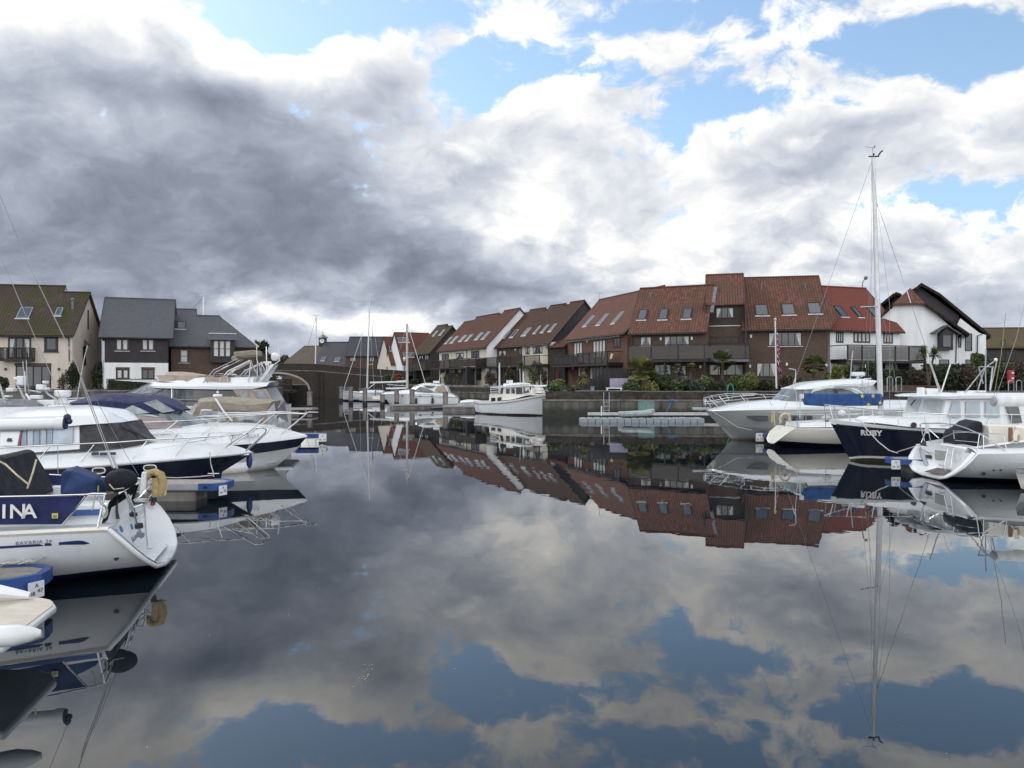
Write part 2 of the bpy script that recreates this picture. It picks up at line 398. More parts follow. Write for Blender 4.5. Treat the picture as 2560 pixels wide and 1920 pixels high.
lead = plain('lead_flashing', (.16,.17,.19), .6, var=.2, scale=6)
ltrim = plain('light_trim', (.50,.51,.53), .5, var=.1)
soil = plain('garden_soil', (.05,.042,.033), .95, var=.4, scale=2, bump=.6, bscale=8)
paving = plain('paving', (.20,.19,.18), .9, var=.2, scale=2)
curtain = plain('curtain_fabric', (.56,.56,.54), .8, var=.08, scale=6)
terracotta = plain('terracotta', (.36,.13,.07), .8, var=.15, scale=8)
tealbox = plain('teal_painted_box', (.13,.23,.22), .6, var=.12)
bark = plain('bark', (.085,.065,.05), .95, var=.3, scale=9, bump=.6, bscale=20)
galv = plain('galvanised_steel', (.36,.40,.43), .4, .6, var=.1)
purple = plain('lilac_panel', (.30,.28,.40), .8, var=.08)
wglass = NG('window_glass')
wglass.col((.022,.026,.032)); wglass.set(Roughness=.04, IOR=1.75); wglass.bump(wglass.noise(.9, 2, .5), .06, .05); wglass = wglass.m
sglass = NG('skylight_glass'); sglass.col((.05,.06,.07)); sglass.set(Roughness=.05, IOR=2.2); sglass = sglass.m
bglazing = NG('balcony_glass')          # tinted balustrade glass
bglazing.col((.06,.05,.045)); bglazing.set(Roughness=.08, IOR=1.5, Alpha=.62); bglazing = bglazing.m
def brick_mat(name, c1, c2, mort):
    g = NG(name); b = g.n('ShaderNodeTexBrick'); g.l(g.tc.outputs['UV'], b.inputs[0])
    b.inputs['Scale'].default_value = 1; b.inputs['Brick Width'].default_value = .225; b.inputs['Row Height'].default_value = .075
    b.inputs['Mortar Size'].default_value = .009; b.inputs['Mortar Smooth'].default_value = .3; b.inputs['Bias'].default_value = 0
    b.inputs['Color1'].default_value = (*c1, 1); b.inputs['Color2'].default_value = (*c2, 1); b.inputs['Mortar'].default_value = (*mort, 1)
    g.col(g.mix(g.mapr(g.noise(.8, 5, .65), .3, .72, 0, .45), b.outputs[0], tuple(x*.45 for x in c1)))
    g.set(Roughness=.9, Specular_IOR_Level=.2); g.bump(g.math('SUBTRACT', 1.0, b.outputs['Fac']), .5, .01); return g.m
brick_r = brick_mat('brick_red_brown', (.185,.098,.072), (.125,.068,.054), (.12,.10,.085))
brick_b = brick_mat('brick_brown', (.135,.090,.068), (.095,.066,.053), (.095,.08,.07))
brick_d = brick_mat('brick_dark', (.062,.053,.048), (.044,.039,.036), (.06,.053,.047))
def tile_mat(name, cols, moss, tw, th, colbump, rowbump, mossamt=.35, rough=.85):
    g = NG(name); sx = g.n('ShaderNodeSeparateXYZ'); g.l(g.tc.outputs['UV'], sx.inputs[0])
    a = g.math('DIVIDE', sx.outputs[0], tw); b = g.math('DIVIDE', sx.outputs[1], th)
    fa, fb = g.math('FLOOR', a), g.math('FLOOR', b); ra, rb = g.math('FRACT', a), g.math('FRACT', b)
    cv = g.n('ShaderNodeCombineXYZ'); g.l(fa, cv.inputs[0]); g.l(fb, cv.inputs[1])
    wn = g.n('ShaderNodeTexWhiteNoise', noise_dimensions='2D'); g.l(cv.outputs[0], wn.inputs['Vector'])
    c = g.mix(wn.outputs['Value'], cols[0], cols[1])
    c = g.mix(g.mapr(g.noise(.35, 5, .6), .35, .7, 0, .8), c, cols[2])
    c = g.mix(g.mapr(g.noise(.5, 8, .7), .48, .68, 0, mossamt), c, moss)
    # open joint under each course and in each pan
    pan = g.math('SINE', g.math('MULTIPLY', ra, math.pi)); 
    joint = g.math('MULTIPLY', g.mapr(rb, 0, .16, .35, 1), g.mapr(pan, 0, .45, 1-.55*colbump, 1))
    c = g.mix(joint, tuple(x*.25 for x in cols[1]), c)
    h = g.math('ADD', g.math('MULTIPLY', pan, colbump), g.math('MULTIPLY', g.math('SUBTRACT', 1.0, rb), rowbump))
    g.col(c); g.set(Roughness=rough, Specular_IOR_Level=.15); g.bump(h, 1.0, .06); return g.m
pantile = tile_mat('clay_pantiles', ((.205,.088,.066), (.112,.054,.045), (.105,.066,.050)), (.085,.075,.032), .24, .33, 1.0, .55, .45)
redtile = tile_mat('plain_red_tiles', ((.185,.060,.046), (.16,.052,.042), (.165,.058,.044)), (.10,.06,.04), .30, .30, .15, .8, .15)
browntile = tile_mat('brown_tiles', ((.085,.045,.034), (.065,.036,.030), (.060,.038,.028)), (.075,.062,.03), .28, .30, .35, .8, .5)
browntile2 = tile_mat('red_brown_tiles', ((.115,.048,.037), (.09,.040,.032), (.08,.040,.030)), (.09,.06,.035), .28, .30, .35, .8, .5)
darktile = tile_mat('dark_brown_tiles', ((.075,.05,.036), (.055,.038,.03), (.06,.044,.03)), (.06,.055,.025), .28, .30, .3, .7, .5)
mosstile = tile_mat('mossy_tiles', ((.082,.062,.050), (.058,.045,.038), (.055,.044,.036)), (.040,.058,.010), .30, .33, .5, .8, .95)
slate = tile_mat('slate_tiles', ((.105,.110,.128), (.085,.090,.108), (.095,.098,.112)), (.11,.11,.105), .25, .20, .08, .35, .25, .6)
slate_d = tile_mat('dark_slate_tiles', ((.060,.062,.078), (.05,.052,.068), (.055,.055,.066)), (.06,.055,.04), .25, .20, .08, .35, .35, .6)
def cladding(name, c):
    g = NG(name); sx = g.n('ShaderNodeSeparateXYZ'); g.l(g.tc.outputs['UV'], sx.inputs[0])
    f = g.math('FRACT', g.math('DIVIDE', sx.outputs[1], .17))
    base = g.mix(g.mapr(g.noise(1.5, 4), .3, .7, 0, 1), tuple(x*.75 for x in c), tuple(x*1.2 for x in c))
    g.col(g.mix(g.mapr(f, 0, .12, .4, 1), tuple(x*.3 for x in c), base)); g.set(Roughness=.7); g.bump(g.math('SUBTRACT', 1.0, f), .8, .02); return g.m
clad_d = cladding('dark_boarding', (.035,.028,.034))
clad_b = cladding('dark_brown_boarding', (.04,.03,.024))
clad_g = cladding('grey_boarding', (.17,.175,.20))
def foliage(name, c, c2):
    g = NG(name); oi = g.n('ShaderNodeNewGeometry')
    nz = g.noise(2.2, 4, .6); wn = g.noise(23.0, 2, .5)
    a = g.mix(g.mapr(nz, .35, .65, 0, 1), c, c2)
    g.col(g.mix(g.mapr(wn, .3, .7, 0, .55), a, tuple(x*.45 for x in c))); g.set(Roughness=.6)
    g.p.inputs['Subsurface Weight'].default_value = 0; return g.m
fol_g = foliage('leaves_green', (.060,.095,.028), (.115,.15,.045))
fol_d = foliage('leaves_dark', (.024,.038,.016), (.045,.060,.024))
fol_y = foliage('leaves_yellow_green', (.13,.155,.035), (.21,.205,.06))
fol_o = foliage('leaves_orange', (.22,.075,.02), (.30,.11,.03))
fol_b = foliage('leaves_brown', (.07,.05,.035), (.10,.075,.05))
fol_gr = foliage('leaves_grey_green', (.05,.06,.05), (.085,.10,.085))
# --- water: dark, almost still
g = NG('harbour_water'); g.col((.006,.010,.014)); g.set(Roughness=.010, IOR=1.70)
mp = g.n('ShaderNodeMapping'); g.l(g.tc.outputs['Object'], mp.inputs[0]); mp.inputs['Scale'].default_value = (1, 1, 1)
h1 = g.noise(.55, 3, .5, mp.outputs[0]); h2 = g.noise(3.2, 2, .5, mp.outputs[0]); patch = g.mapr(g.noise(.035, 3, .5), .45, .65, .35, 1.3)
g.bump(g.math('MULTIPLY', patch, g.math('ADD', h1, g.math('MULTIPLY', h2, .16))), .055, .08); g.set(Roughness=g.mapr(g.noise(.06, 4, .6), .50, .70, .007, .024)); water_m = g.m
# ================================================================ shore: measured picture rows, turned into real places
def reg(u0, v0, k): return lambda x, y: (u0+x*k, v0+y*k)
r1 = reg(0, 660, .22604); r2 = reg(400, 660, .22604); r3 = reg(800, 700, .22604); r4 = reg(1200, 680, .22604)
r5 = reg(1600, 660, .18083); r6 = reg(1960, 660, .27125)
EYE = Vector((0, 0, CAMH))
class Plane:
    def __init__(s, o, t, w):
        s.o = Vector(o); s.t = Vector(t).normalized(); s.w = Vector(w).normalized(); s.n = s.t.cross(s.w)
        if s.n.dot(EYE-s.o) < 0: s.n = -s.n
    def px(s, uv):
        d = Vector(((uv[0]-1280)/FPX, 1, -(uv[1]-VH)/FPX)); k = (s.o-EYE).dot(s.n)/d.dot(s.n)
        q = EYE+d*k-s.o; return q.dot(s.t), q.dot(s.w)
    def pt(s, a, b, off=0): return s.o+s.t*a+s.w*b+s.n*off
    def box(s, m, a0, b0, a1, b1, f0, f1, mi=0):
        bot = [s.pt(a0,b0,f0), s.pt(a1,b0,f0), s.pt(a1,b1,f0), s.pt(a0,b1,f0)]
        top = [s.pt(a0,b0,f1), s.pt(a1,b0,f1), s.pt(a1,b1,f1), s.pt(a0,b1,f1)]
        m.hexa(bot, top, mi)
def win(par, pl, BL, TR, cols=2, rows=1, fr=None, pane=None, fw=.07, sill=None, name='window', curt=0, proud=.05, local=False, lab=None, inner=.55):
    a0, b0 = (BL if local else pl.px(BL)); a1, b1 = (TR if local else pl.px(TR))
    if a1 < a0: a0, a1 = a1, a0
    if not curt and cols >= 2 and name == 'window' and random.random() < .5: curt = 1
    fr = fr or tbl; pane = pane or wglass
    m = MB()
    pl.box(m, a0, b0, a0+fw, b1, -.02, proud); pl.box(m, a1-fw, b0, a1, b1, -.02, proud)
    pl.box(m, a0+fw, b0, a1-fw, b0+fw, -.02, proud-.003); pl.box(m, a0+fw, b1-fw, a1-fw, b1, -.02, proud-.003)
    ww = (a1-a0-fw)/cols; hh = (b1-b0-fw)/rows
    for i in range(1, cols): pl.box(m, a0+ww*i, b0+fw, a0+ww*i+fw*inner*1.6, b1-fw, -.02, proud-.006)
    for j in range(1, rows): pl.box(m, a0+fw, b0+hh*j, a1-fw, b0+hh*j+fw*inner, -.02, proud-.012)
    f = m.build(name, fr, par, world=True, smooth=0, label=lab)
    m = MB(); pl.box(m, a0+fw*.6, b0+fw*.6, a1-fw*.6, b1-fw*.6, -.01, .018); m.build('pane', pane, f, world=True, smooth=0)
    if curt:
        n = cols
        for i in range(n):
            if curt == 2 or i in (0, n-1):
                m = MB()
                x0 = a0+ww*i+fw*1.05; x1 = a0+ww*(i+1)-fw*.1
                if curt == 2: k = (x1-x0)*.12; pl.box(m, x0+k, b0+fw*1.3, x1-k, b1-fw*1.3, .019, .024)
                else:
                    top, bot = (x0, x1) if i == 0 else (x1, x0); s_ = (x1-x0)*(.85 if i == 0 else -.85); s2 = s_*.25
                    m.slab([pl.pt(top, b0+fw*1.2, .024), pl.pt(top+s2, b0+fw*1.2, .024), pl.pt(top+s_*.7, (b0+b1)/2, .024), pl.pt(top+s_, b1-fw*1.2, .024), pl.pt(top, b1-fw*1.2, .024)], .004)
                m.build('curtain', curtain, f, world=True, smooth=0)
    if sill:
        m = MB(); pl.box(m, a0-.08, b0-.07, a1+.08, b0, -.02, proud+.06); m.build('sill', sill, f, world=True, smooth=0)
    return f
def skylight(par, pl, BL, TR, lit=False, k=.06):
    a0, b0 = pl.px(BL); a1, b1 = pl.px(TR)
    if a1 < a0: a0, a1 = a1, a0
    m = MB()
    for q in ((a0,b0,a0+k,b1),(a1-k,b0,a1,b1),(a0+k,b0,a1-k,b0+k),(a0+k,b1-k,a1-k,b1)): pl.box(m, *q, .0, .10)
    f = m.build('roof_window', grey_trim if lit else tbl, par, world=True, smooth=0)
    m = MB(); pl.box(m, a0+k*.5, b0+k*.5, a1-k*.5, b1-k*.5, .02, .075); m.build('pane', sglass, f, world=True, smooth=0)
    m = MB(); pl.box(m, a0-.10, b0-.16, a1+.10, b0-.01, .01, .05); m.build('flashing', ltrim, f, world=True, smooth=0)
    return f
class House:
    def __init__(h, name, label, cat, A, B, z0, ze, units, run, wall, roof, gable=None, barge=(1,1), ov=.4, sov=.15, grp=None, back=None, lower=None, thick=.13, gutter=True, wtop=0):
        """A, B: plan points under the left and right end of the front eave; units: (s0, s1, ridge z)"""
        h.A = Vector((A[0], A[1], 0)); d = Vector((B[0]-A[0], B[1]-A[1], 0)); h.L = d.length; h.e = d.normalized(); h.ni = Vector((-h.e.y, h.e.x, 0))
        h.z0, h.ze, h.run, h.ov = z0, ze, run, ov
        Wp = h.W; h.root = empty(name, Wp(0, 0, z0), 0, label, cat, grp)
        if isinstance(units, (int, float)): units = [(0, h.L, units)]
        zr0 = max(u[2] for u in units); slope = (units[0][2]-ze)/run; h.slope = slope
        dep = 2*run
        m = MB()
        for (s0, s1, zr) in units:
            rn = (zr-ze)/slope; a = max(s0, sov) if s0 == 0 else s0; b = min(s1, h.L-sov) if s1 >= h.L-.01 else s1
            eb = 2*rn-ov
            prof = [(ov, z0), (eb, z0), (eb, ze+slope*ov-.15), (rn, zr-.17), (ov, ze+slope*ov-.15)]
            vs = [Wp(a, q[0], q[1]) for q in prof]+[Wp(b, q[0], q[1]) for q in prof]
            m.add(vs, [(0,5,9,4)], 0)                       # front
            m.add(vs, [(0,4,3,2,1),(5,6,7,8,9)], 1); m.add(vs, [(1,2,7,6)], 1)
        h.wall = m.build('wall', [wall, gable or wall], h.root, world=True, smooth=0, weld=False)
        m = MB()
        for (s0, s1, zr) in units:
            rn = (zr-ze)/slope
            m.slab([Wp(s0,0,ze), Wp(s1,0,ze), Wp(s1,rn,zr), Wp(s0,rn,zr)], thick)
            m.slab([Wp(s1,2*rn,ze), Wp(s0,2*rn,ze), Wp(s0,rn,zr-.002), Wp(s1,rn,zr-.002)], thick)
        h.roof = m.build('roof', roof, h.root, world=True, smooth=0, weld=False)
        m = MB()
        for (s0, s1, zr) in units:
            rn = (zr-ze)/slope; m.tube([Wp(s0-.02, rn, zr+.0), Wp(s1+.02, rn, zr+.0)], .10, 6)
        m.build('ridge_tiles', roof, h.roof, world=True)
        zb = units[-1]; rn = (zb[2]-ze)/slope; za = units[0]; ra = (za[2]-ze)/slope
        for s_, q, zz in ((-.03, ra, za[2]), (h.L+.03, rn, zb[2]))[(0 if barge[0] else 1):(2 if barge[1] else 1)]:
            m = MB()
            for d0, d1 in ((0, q), (2*q, q)):
                a, b = Wp(s_, d0, ze-.20), Wp(s_, d1, zz-.17); t = h.e*.03
                m.hexa([a-t, a+t, b+t, b-t], [p+Vector((0,0,.20)) for p in (a-t, a+t, b+t, b-t)])
            m.build('bargeboard', tbl, h.roof, world=True, smooth=0)
        if gutter:
            m = MB(); m.tube([Wp(0, -.05, ze-.12), Wp(h.L, -.05, ze-.12)], .06, 6); m.build('gutter', tbl, h.root, world=True)
        h.F = Plane(Wp(0, ov, 0), h.e, (0,0,1)); h.Rf = Plane(Wp(0,0,ze), h.e, h.ni*run+Vector((0,0,units[0][2]-ze)))
        h.GR = Plane(Wp(h.L-sov, 0, 0), h.ni, (0,0,1)); h.GL = Plane(Wp(sov, 0, 0), h.ni, (0,0,1))
    def W(h, s, d, z): return h.A+h.e*s+h.ni*d+Vector((0, 0, z))
def ground_pt(u, v, ze):                   # plan point under something seen at u, v known to stand ze high
    Y = (ze-CAMH)*FPX/(VH-v); return ((u-1280)/FPX*Y, Y)
def balcony(par, pl, s0, s1, z0, z1, out, style='board', posts=None, matp=None, sup=None, glassm=None, name='balcony', zb=None, slabm=None, infill=None):
    """deck on the front plane of a house, projecting 'out' metres, with balustrade"""
    matp = matp or tbr
    m = MB(); pl.box(m, s0, z0-.22, s1, z0, .0, out); deck = m.build(name, slabm or matp, par, world=True, smooth=0)
    m = MB(); posts = posts or [s0+(s1-s0)*i/4 for i in range(5)]
    for p in posts: pl.box(m, p-.05, z0, p+.05, z1, out-.11, out-.01)
    pl.box(m, s0, z1-.02, s1, z1+.07, out-.14, out+.02)
    for e_ in (s0, s1): pl.box(m, e_-.03, z1-.01, e_+.03, z1+.06, 0, out-.14); pl.box(m, e_-.03, z0, e_+.03, z0+.1, 0, out-.14)
    m.build('railing', matp, deck, world=True, smooth=0)
    m = MB()
    if style == 'board':
        pl.box(m, s0, z0+.08, s1, z1-.08, out-.08, out-.04)
        for e_ in (s0, s1): pl.box(m, e_-.02, z0+.1, e_+.02, z1-.04, .05, out-.08)
    elif style == 'glass':
        pl.box(m, s0+.03, z0+.06, s1-.03, z1-.05, out-.07, out-.05)
    elif style == 'balusters':
        n = int((s1-s0)/.13)
        for i in range(n): q = s0+(s1-s0)*(i+.5)/n; pl.box(m, q-.02, z0, q+.02, z1-.02, out-.08, out-.05)
        for e_ in (s0, s1):
            for i in range(6): pl.box(m, e_-.015, z0, e_+.015, z1, out*i/6, out*i/6+.04)
    elif style == 'lattice':
        h_ = z1-z0; st = .22; k = int((s1-s0+h_)/st)
        for i in range(-int(h_/st), int((s1-s0)/st)+1):
            for sg in (1, -1):
                a = s0+i*st; b = a+h_
                if sg < 0: a, b = b, a
                za, zb_ = z0, z1
                def clip(x, lo, hi, x0, y0, x1, y1): return y0+(y1-y0)*(x-x0)/(x1-x0)
                lo, hi = min(a, b), max(a, b)
                xa, xb = max(lo, s0), min(hi, s1)
                if xb-xa < .03: continue
                ya = clip(xa, 0, 0, a, za, b, zb_); yb = clip(xb, 0, 0, a, za, b, zb_)
                o_ = out-.08+(.012 if sg > 0 else 0)
                p0, p1 = pl.pt(xa, ya, o_), pl.pt(xb, yb, o_); t = Vector((0,0,.03)); nn = pl.n*.011
                m.hexa([p0-t, p0+t, p1+t, p1-t], [p0-t+nn, p0+t+nn, p1+t+nn, p1-t+nn])
    m.build('balustrade', (glassm or bglazing) if style == 'glass' else (infill or matp), deck, world=True, smooth=0, weld=False)
    if sup:
        for p in sup:
            m = MB(); pl.box(m, p-.07, zb, p+.07, z0-.22, out-.22, out-.08); m.build('post', matp, deck, world=True, smooth=0)
    return deck
def drainpipe(par, pl, pts, r=.045, m_=None):
    m = MB(); m.tube([pl.pt(*pl.px(p), .08) for p in pts], r, 6); m.build('drainpipe', m_ or tbl, par, world=True)
def lampbox(par, pl, uv, w=.16, h=.26):
    a, b = pl.px(uv); m = MB(); pl.box(m, a-w/2, b-h/2, a+w/2, b+h/2, 0, .12); m.build('wall_light', white_pl, par, world=True, smooth=0)

# ---------------------------------------------------------------- ground, water
GZ = 2.0
def poly_land(name, pts, z, mat_, drop=3.0):
    m = MB(); m.hexa([Vector((x, y, z-drop)) for x, y in pts], [Vector((x, y, z)) for x, y in pts]); return struct(m.build(name, mat_, smooth=0))
m = MB(); m.add([(-1500,-300,0),(1500,-300,0),(1500,1500,0),(-1500,1500,0)], [(0,1,2,3)])
water = struct(m.build('water', water_m, smooth=0))
LB = [(-14.5,58.5),(-25,62.5),(-27,80),(-37,118),(-60,124),(-60,160),(-900,160),(-900,55),(-90,55)]
LB = [(-23.5,62),(-26.5,84),(-36.5,118),(-38,121.5),(-38,900),(-900,900),(-900,58),(-80,58)]
poly_land('ground', LB, GZ, soil, 4)
RB = [(2.6,57.4),(3.6,67),(-1.0,80),(-1.6,87),(-9,97.5),(-17.5,113),(-19.8,121.5),(-19.8,900),(900,900),(900,70),(90,62),(46,56.5),(20,55.8)]
poly_land('ground', RB, GZ-.002, soil, 4)
m = MB(); m.hexa([Vector((x,y,-3)) for x,y in ((-38.02,300),(-19.78,300),(-19.78,900),(-38.02,900))], [Vector((x,y,1.5)) for x,y in ((-38.02,300),(-19.78,300),(-19.78,900),(-38.02,900))])
struct(m.build('ground', soil, smooth=0))
def wall_along(name, label, pts, z0, z1, th, mat_, cap=None, capz=.1, inward=1, kind=None, grp=None):
    m = MB(); c = MB()
    for i in range(len(pts)-1):
        a, b = Vector((*pts[i], 0)), Vector((*pts[i+1], 0)); t = (b-a).normalized(); n = Vector((-t.y, t.x, 0))*inward
        a2, b2 = a, b
        q = [a2, b2, b2+n*th, a2+n*th]
        m.hexa([p+Vector((0,0,z0)) for p in q], [p+Vector((0,0,z1)) for p in q])
        if cap:
            q = [a2-n*.06-t*.03, b2-n*.06+t*.03, b2+n*(th+.06)+t*.03, a2+n*(th+.06)-t*.03]
            c.hexa([p+Vector((0,0,z1+.002)) for p in q], [p+Vector((0,0,z1+capz)) for p in q])
    o = m.build(name, mat_, smooth=0); tag(o, label, 'wall', grp, kind)
    if cap: cc = c.build('coping', cap, o, smooth=0)
    return o
q_ = [(44,56.3),(20,55.6),(2.4,57.2)]
wall_along('quay_wall', 'dark wet concrete quay wall behind the floating dock, stained white in places', [(44,56.3),(20,55.6),(2.4,57.2)], -2, 1.28, .6, wetwall, conc, .12, -1)
wall_along('quay_wall', 'weathered quay wall running back beneath the balcony terrace behind the white trawler', [(2.35,57.25),(3.35,67),(-1.25,80),(-1.85,87),(-9.2,97.4),(-17.7,113),(-20,121.3)], -2, 1.3, .6, wetwall, conc, .10, -1)
wall_along('garden_wall', 'grey boarded garden wall standing on the quay beside the ladder', [(45,57.9),(20,57.2),(9.3,57.9)], 1.385, 1.96, .35, clad_g, lead, .08, -1)
wall_along('garden_wall', 'rough grey concrete wall on the quay right of the trawler bow', [(9.25,57.95),(3.2,58.6)], 1.385, 2.02, .35, conc, lead, .06, -1)
wall_along('garden_wall', 'pale concrete garden wall in front of the dark terrace behind the white motor cruiser', [(-1.0,87.8),(-8.5,98),(-16.9,113)], 1.385, 2.25, .3, conc, None, .1, -1)
wall_along('quay_wall', 'stone quay edge behind the motor boats on the left bank', [(-26.7,84),(-23.7,62.0),(-80,58)], -2, 1.95, .6, wetwall, conc, .12, 1)
# brick retaining band under the gardens of the red pantile block
wall_along('garden_wall', 'low brown brick planter wall under the palms of the red pantile block', [(35.5,60.8),(12.4,61.6)], 1.99, 2.45, .3, brick_b, None, .05, -1)

# ---------------------------------------------------------------- the terrace on the right bank
GT = 'terraced houses along the quay'
EV = 7.4
def E(uv, ze=None): return ground_pt(uv[0], uv[1], ze or EV)
A0, B0 = E(r3(1020,825)), (-14.2, 125.2)
hx = House('terraced_house', 'dark brown roofed end house with two roof windows, furthest left in the balcony terrace', 'house', A0, B0, GZ, EV, [(0, 4.2, 12.7), (4.2, 7.05, 12.25)], 4.9, brick_d, darktile, brick_d, grp=GT)
for a, b in (((1245,620),(1312,563)), ((1318,610),(1388,550))): skylight(hx.root, hx.Rf, r3(*a), r3(*b), True)
win(hx.root, hx.F, r3(1100,885), r3(1140,835)); win(hx.root, hx.F, r3(1165,885), r3(1200,830))
L_ = hx.L
balcony(hx.root, hx.F, .2, L_+1.5, 4.75, 5.8, 1.6, 'board', sup=[1, 4, 7], zb=GZ)
A1, B1 = E(r3(1290,790)), E(r3(1820,742))
Lh = (Vector(B1)-Vector(A1)).length
hx = House('terraced_house', 'white rendered terrace house with red brown roof, six roof windows and bright white gable', 'house', A1, B1, GZ, EV, [(0, Lh*.2, 12.2), (Lh*.2, Lh*.66, 12.75), (Lh*.66, Lh*.72, 12.5), (Lh*.72, Lh, 13.0)], 4.75, render_c, browntile2, render_w, grp=GT)
for i, (a, b) in enumerate((((1380,705),(1470,632)), ((1440,698),(1540,622)), ((1535,682),(1630,612)), ((1605,675),(1700,602)), ((1710,662),(1815,582)), ((1785,655),(1890,572)))): skylight(hx.root, hx.Rf, r3(*a), r3(*b), True)
for a, b, c in (((1350,882),(1425,815),2), ((1508,872),(1588,803),2), ((1675,860),(1762,780),3)): win(hx.root, hx.F, r3(*a), r3(*b), c, fw=.12)
for a, b, c in (((1340,1028),(1380,990),1), ((1395,1028),(1440,988),1), ((1490,1026),(1525,985),1), ((1565,1026),(1605,982),1), ((1650,1110),(1695,975),1), ((1730,1110),(1785,972),1)): win(hx.root, hx.F, r3(*a), r3(*b), c, fw=.1)
m = MB()
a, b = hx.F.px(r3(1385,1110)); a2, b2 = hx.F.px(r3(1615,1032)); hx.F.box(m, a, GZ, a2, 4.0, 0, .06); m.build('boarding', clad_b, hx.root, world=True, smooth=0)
z1 = 5.85; zq = 4.72
s = [hx.F.px(r3(x, 900))[0] for x in (1300, 1460, 1640)]
balcony(hx.root, hx.F, .3, Lh*.46, zq, z1-.05, 1.7, 'balusters', sup=[1, 4.4, 8], zb=GZ)
balcony(hx.root, hx.F, Lh*.465, Lh-.2, zq, z1+.05, 1.7, 'board', sup=[Lh*.5, Lh*.75, Lh-.3], zb=GZ)
# patterned end panel seen against the white gable
m = MB(); pe = Plane(hx.F.pt(Lh-.1, 0, 0), -hx.ni if False else hx.F.n, (0,0,1))
for i in range(6):
    for sg in (1, -1):
        x = .1+i*.28; p0 = pe.pt(x, 4.75, .01*sg); p1 = pe.pt(min(1.7, x+.9) if sg > 0 else max(0, x-.9), 5.65, .01*sg); t = Vector((0,0,.035)); nn = pe.n*.02
        m.hexa([p0-t, p0+t, p1+t, p1-t], [p+nn for p in (p0-t, p0+t, p1+t, p1-t)])
m.build('lattice_panel', tbr, hx.root, world=True, smooth=0)
drainpipe(hx.root, hx.F, [r3(1628,770), r3(1628,1100)])
# external timber stair below
m = MB(); 
for i in range(9): hx.F.box(m, Lh-4.4+i*.28, GZ, Lh-4.1+i*.28, GZ+.3*(i+1), 1.0, 2.2)
m.build('stair', tbl, hx.root, world=True, smooth=0)
A2, B2 = E(r3(1900,747)), E(r4(760,790))
Lh = (Vector(B2)-Vector(A2)).length
hx = House('terraced_house', 'terrace house with brown tiled stepped roof, six roof windows and black boarded gable', 'house', A2, B2, GZ, EV, [(0, Lh*.12, 12.35), (Lh*.12, Lh*.40, 12.75), (Lh*.40, Lh*.46, 12.4), (Lh*.46, Lh*.72, 12.95), (Lh*.72, Lh*.78, 12.7), (Lh*.78, Lh, 13.05)], 4.9, brick_b, browntile, clad_d, grp=GT)
for i, (a, b) in enumerate((((245,730),(340,655)), ((330,725),(435,640)), ((460,707),(575,620)), ((590,682),(680,600)), ((672,672),(768,588)), ((757,660),(855,575)))): skylight(hx.root, hx.Rf, r4(*a), r4(*b), True)
a0, _ = hx.F.px(r4(470, 850)); m = MB(); hx.F.box(m, a0, GZ, Lh-.16, EV-.05, 0, .04); m.build('render_panel', render_c, hx.root, world=True, smooth=0)
m = MB(); hx.GR.box(m, .4, GZ, 2.6, EV+.2, 0, .05); hx.GR.box(m, 2.6, GZ, 4.6, 4.8, 0, .05); m.build('render_panel', render_w, hx.root, world=True, smooth=0)
Fp = Plane(hx.F.pt(0,0,.04), hx.F.t, hx.F.w)
for a, b, c, k in (((210,935),(290,865),2,0), ((425,915),(468,840),1,0)): win(hx.root, hx.F, r4(*a), r4(*b), c, fw=.09)
for a, b, c, k in (((505,912),(550,832),2,0), ((590,905),(690,822),3,1)): win(hx.root, Fp, r4(*a), r4(*b), c, fw=.09, curt=k)
win(hx.root, Plane(hx.GR.pt(0,0,.05), hx.GR.t, hx.GR.w), r4(810,960), r4(850,795), 1, fw=.1)
balcony(hx.root, hx.F, .1, Lh-.2, 4.78, 5.9, 1.7, 'lattice', sup=[1.5, 5, 8.5, Lh-.4], zb=GZ)
for x in (285, 300):
    lampbox(hx.root, hx.F, r4(395 if x == 285 else 560, 860))
drainpipe(hx.root, hx.F, [r4(745,800), r4(780,835), r4(785,1080)])
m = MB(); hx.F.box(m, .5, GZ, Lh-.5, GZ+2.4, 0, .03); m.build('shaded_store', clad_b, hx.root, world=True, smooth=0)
# link building, dark with a red door
E3 = 7.72; A3, B3 = E(r4(930,752), E3), E(r4(1598,672), E3)
m = empty('link_building', (5.6, 90, GZ), 0, 'narrow dark recessed entrance block between the boarded gable and the red brick house', 'building')
pl = Plane((4.6, 91.4, 0), Vector((.60,-.80,0)), (0,0,1)); mb = MB(); pl.box(mb, -.3, GZ, 3.0, 6.9, -3, 0); mb.build('wall', brick_d, m, world=True, smooth=0)
mb = MB(); mb.slab([pl.pt(-.3,6.9,.3), pl.pt(3.0,6.9,.3), pl.pt(3.0,8.6,-2.6), pl.pt(-.3,8.6,-2.6)], .12); mb.build('roof', browntile2, m, world=True, smooth=0)
win(m, pl, (.9,GZ+.05), (1.9,GZ+2.1), 1, fr=plain('maroon_door', (.12,.02,.025), .4), pane=plain('maroon_door',(0,0,0)), name='door', local=True)
Lh = (Vector(B3)-Vector(A3)).length
hx = House('terraced_house', 'brick house with orange brown roof, three slanted roof windows and glazed corner balcony', 'house', A3, B3, GZ, E3, 12.75, 4.75, brick_r, tile_mat('orange_brown_tiles', ((.165,.076,.058), (.12,.058,.047), (.11,.062,.048)), (.10,.065,.04), .28, .30, .3, .8, .5), brick_r, grp=GT)
for a, b in (((1140,605),(1275,485)), ((1285,592),(1430,465)), ((1450,575),(1600,442))): skylight(hx.root, hx.Rf, r4(*a), r4(*b), True)
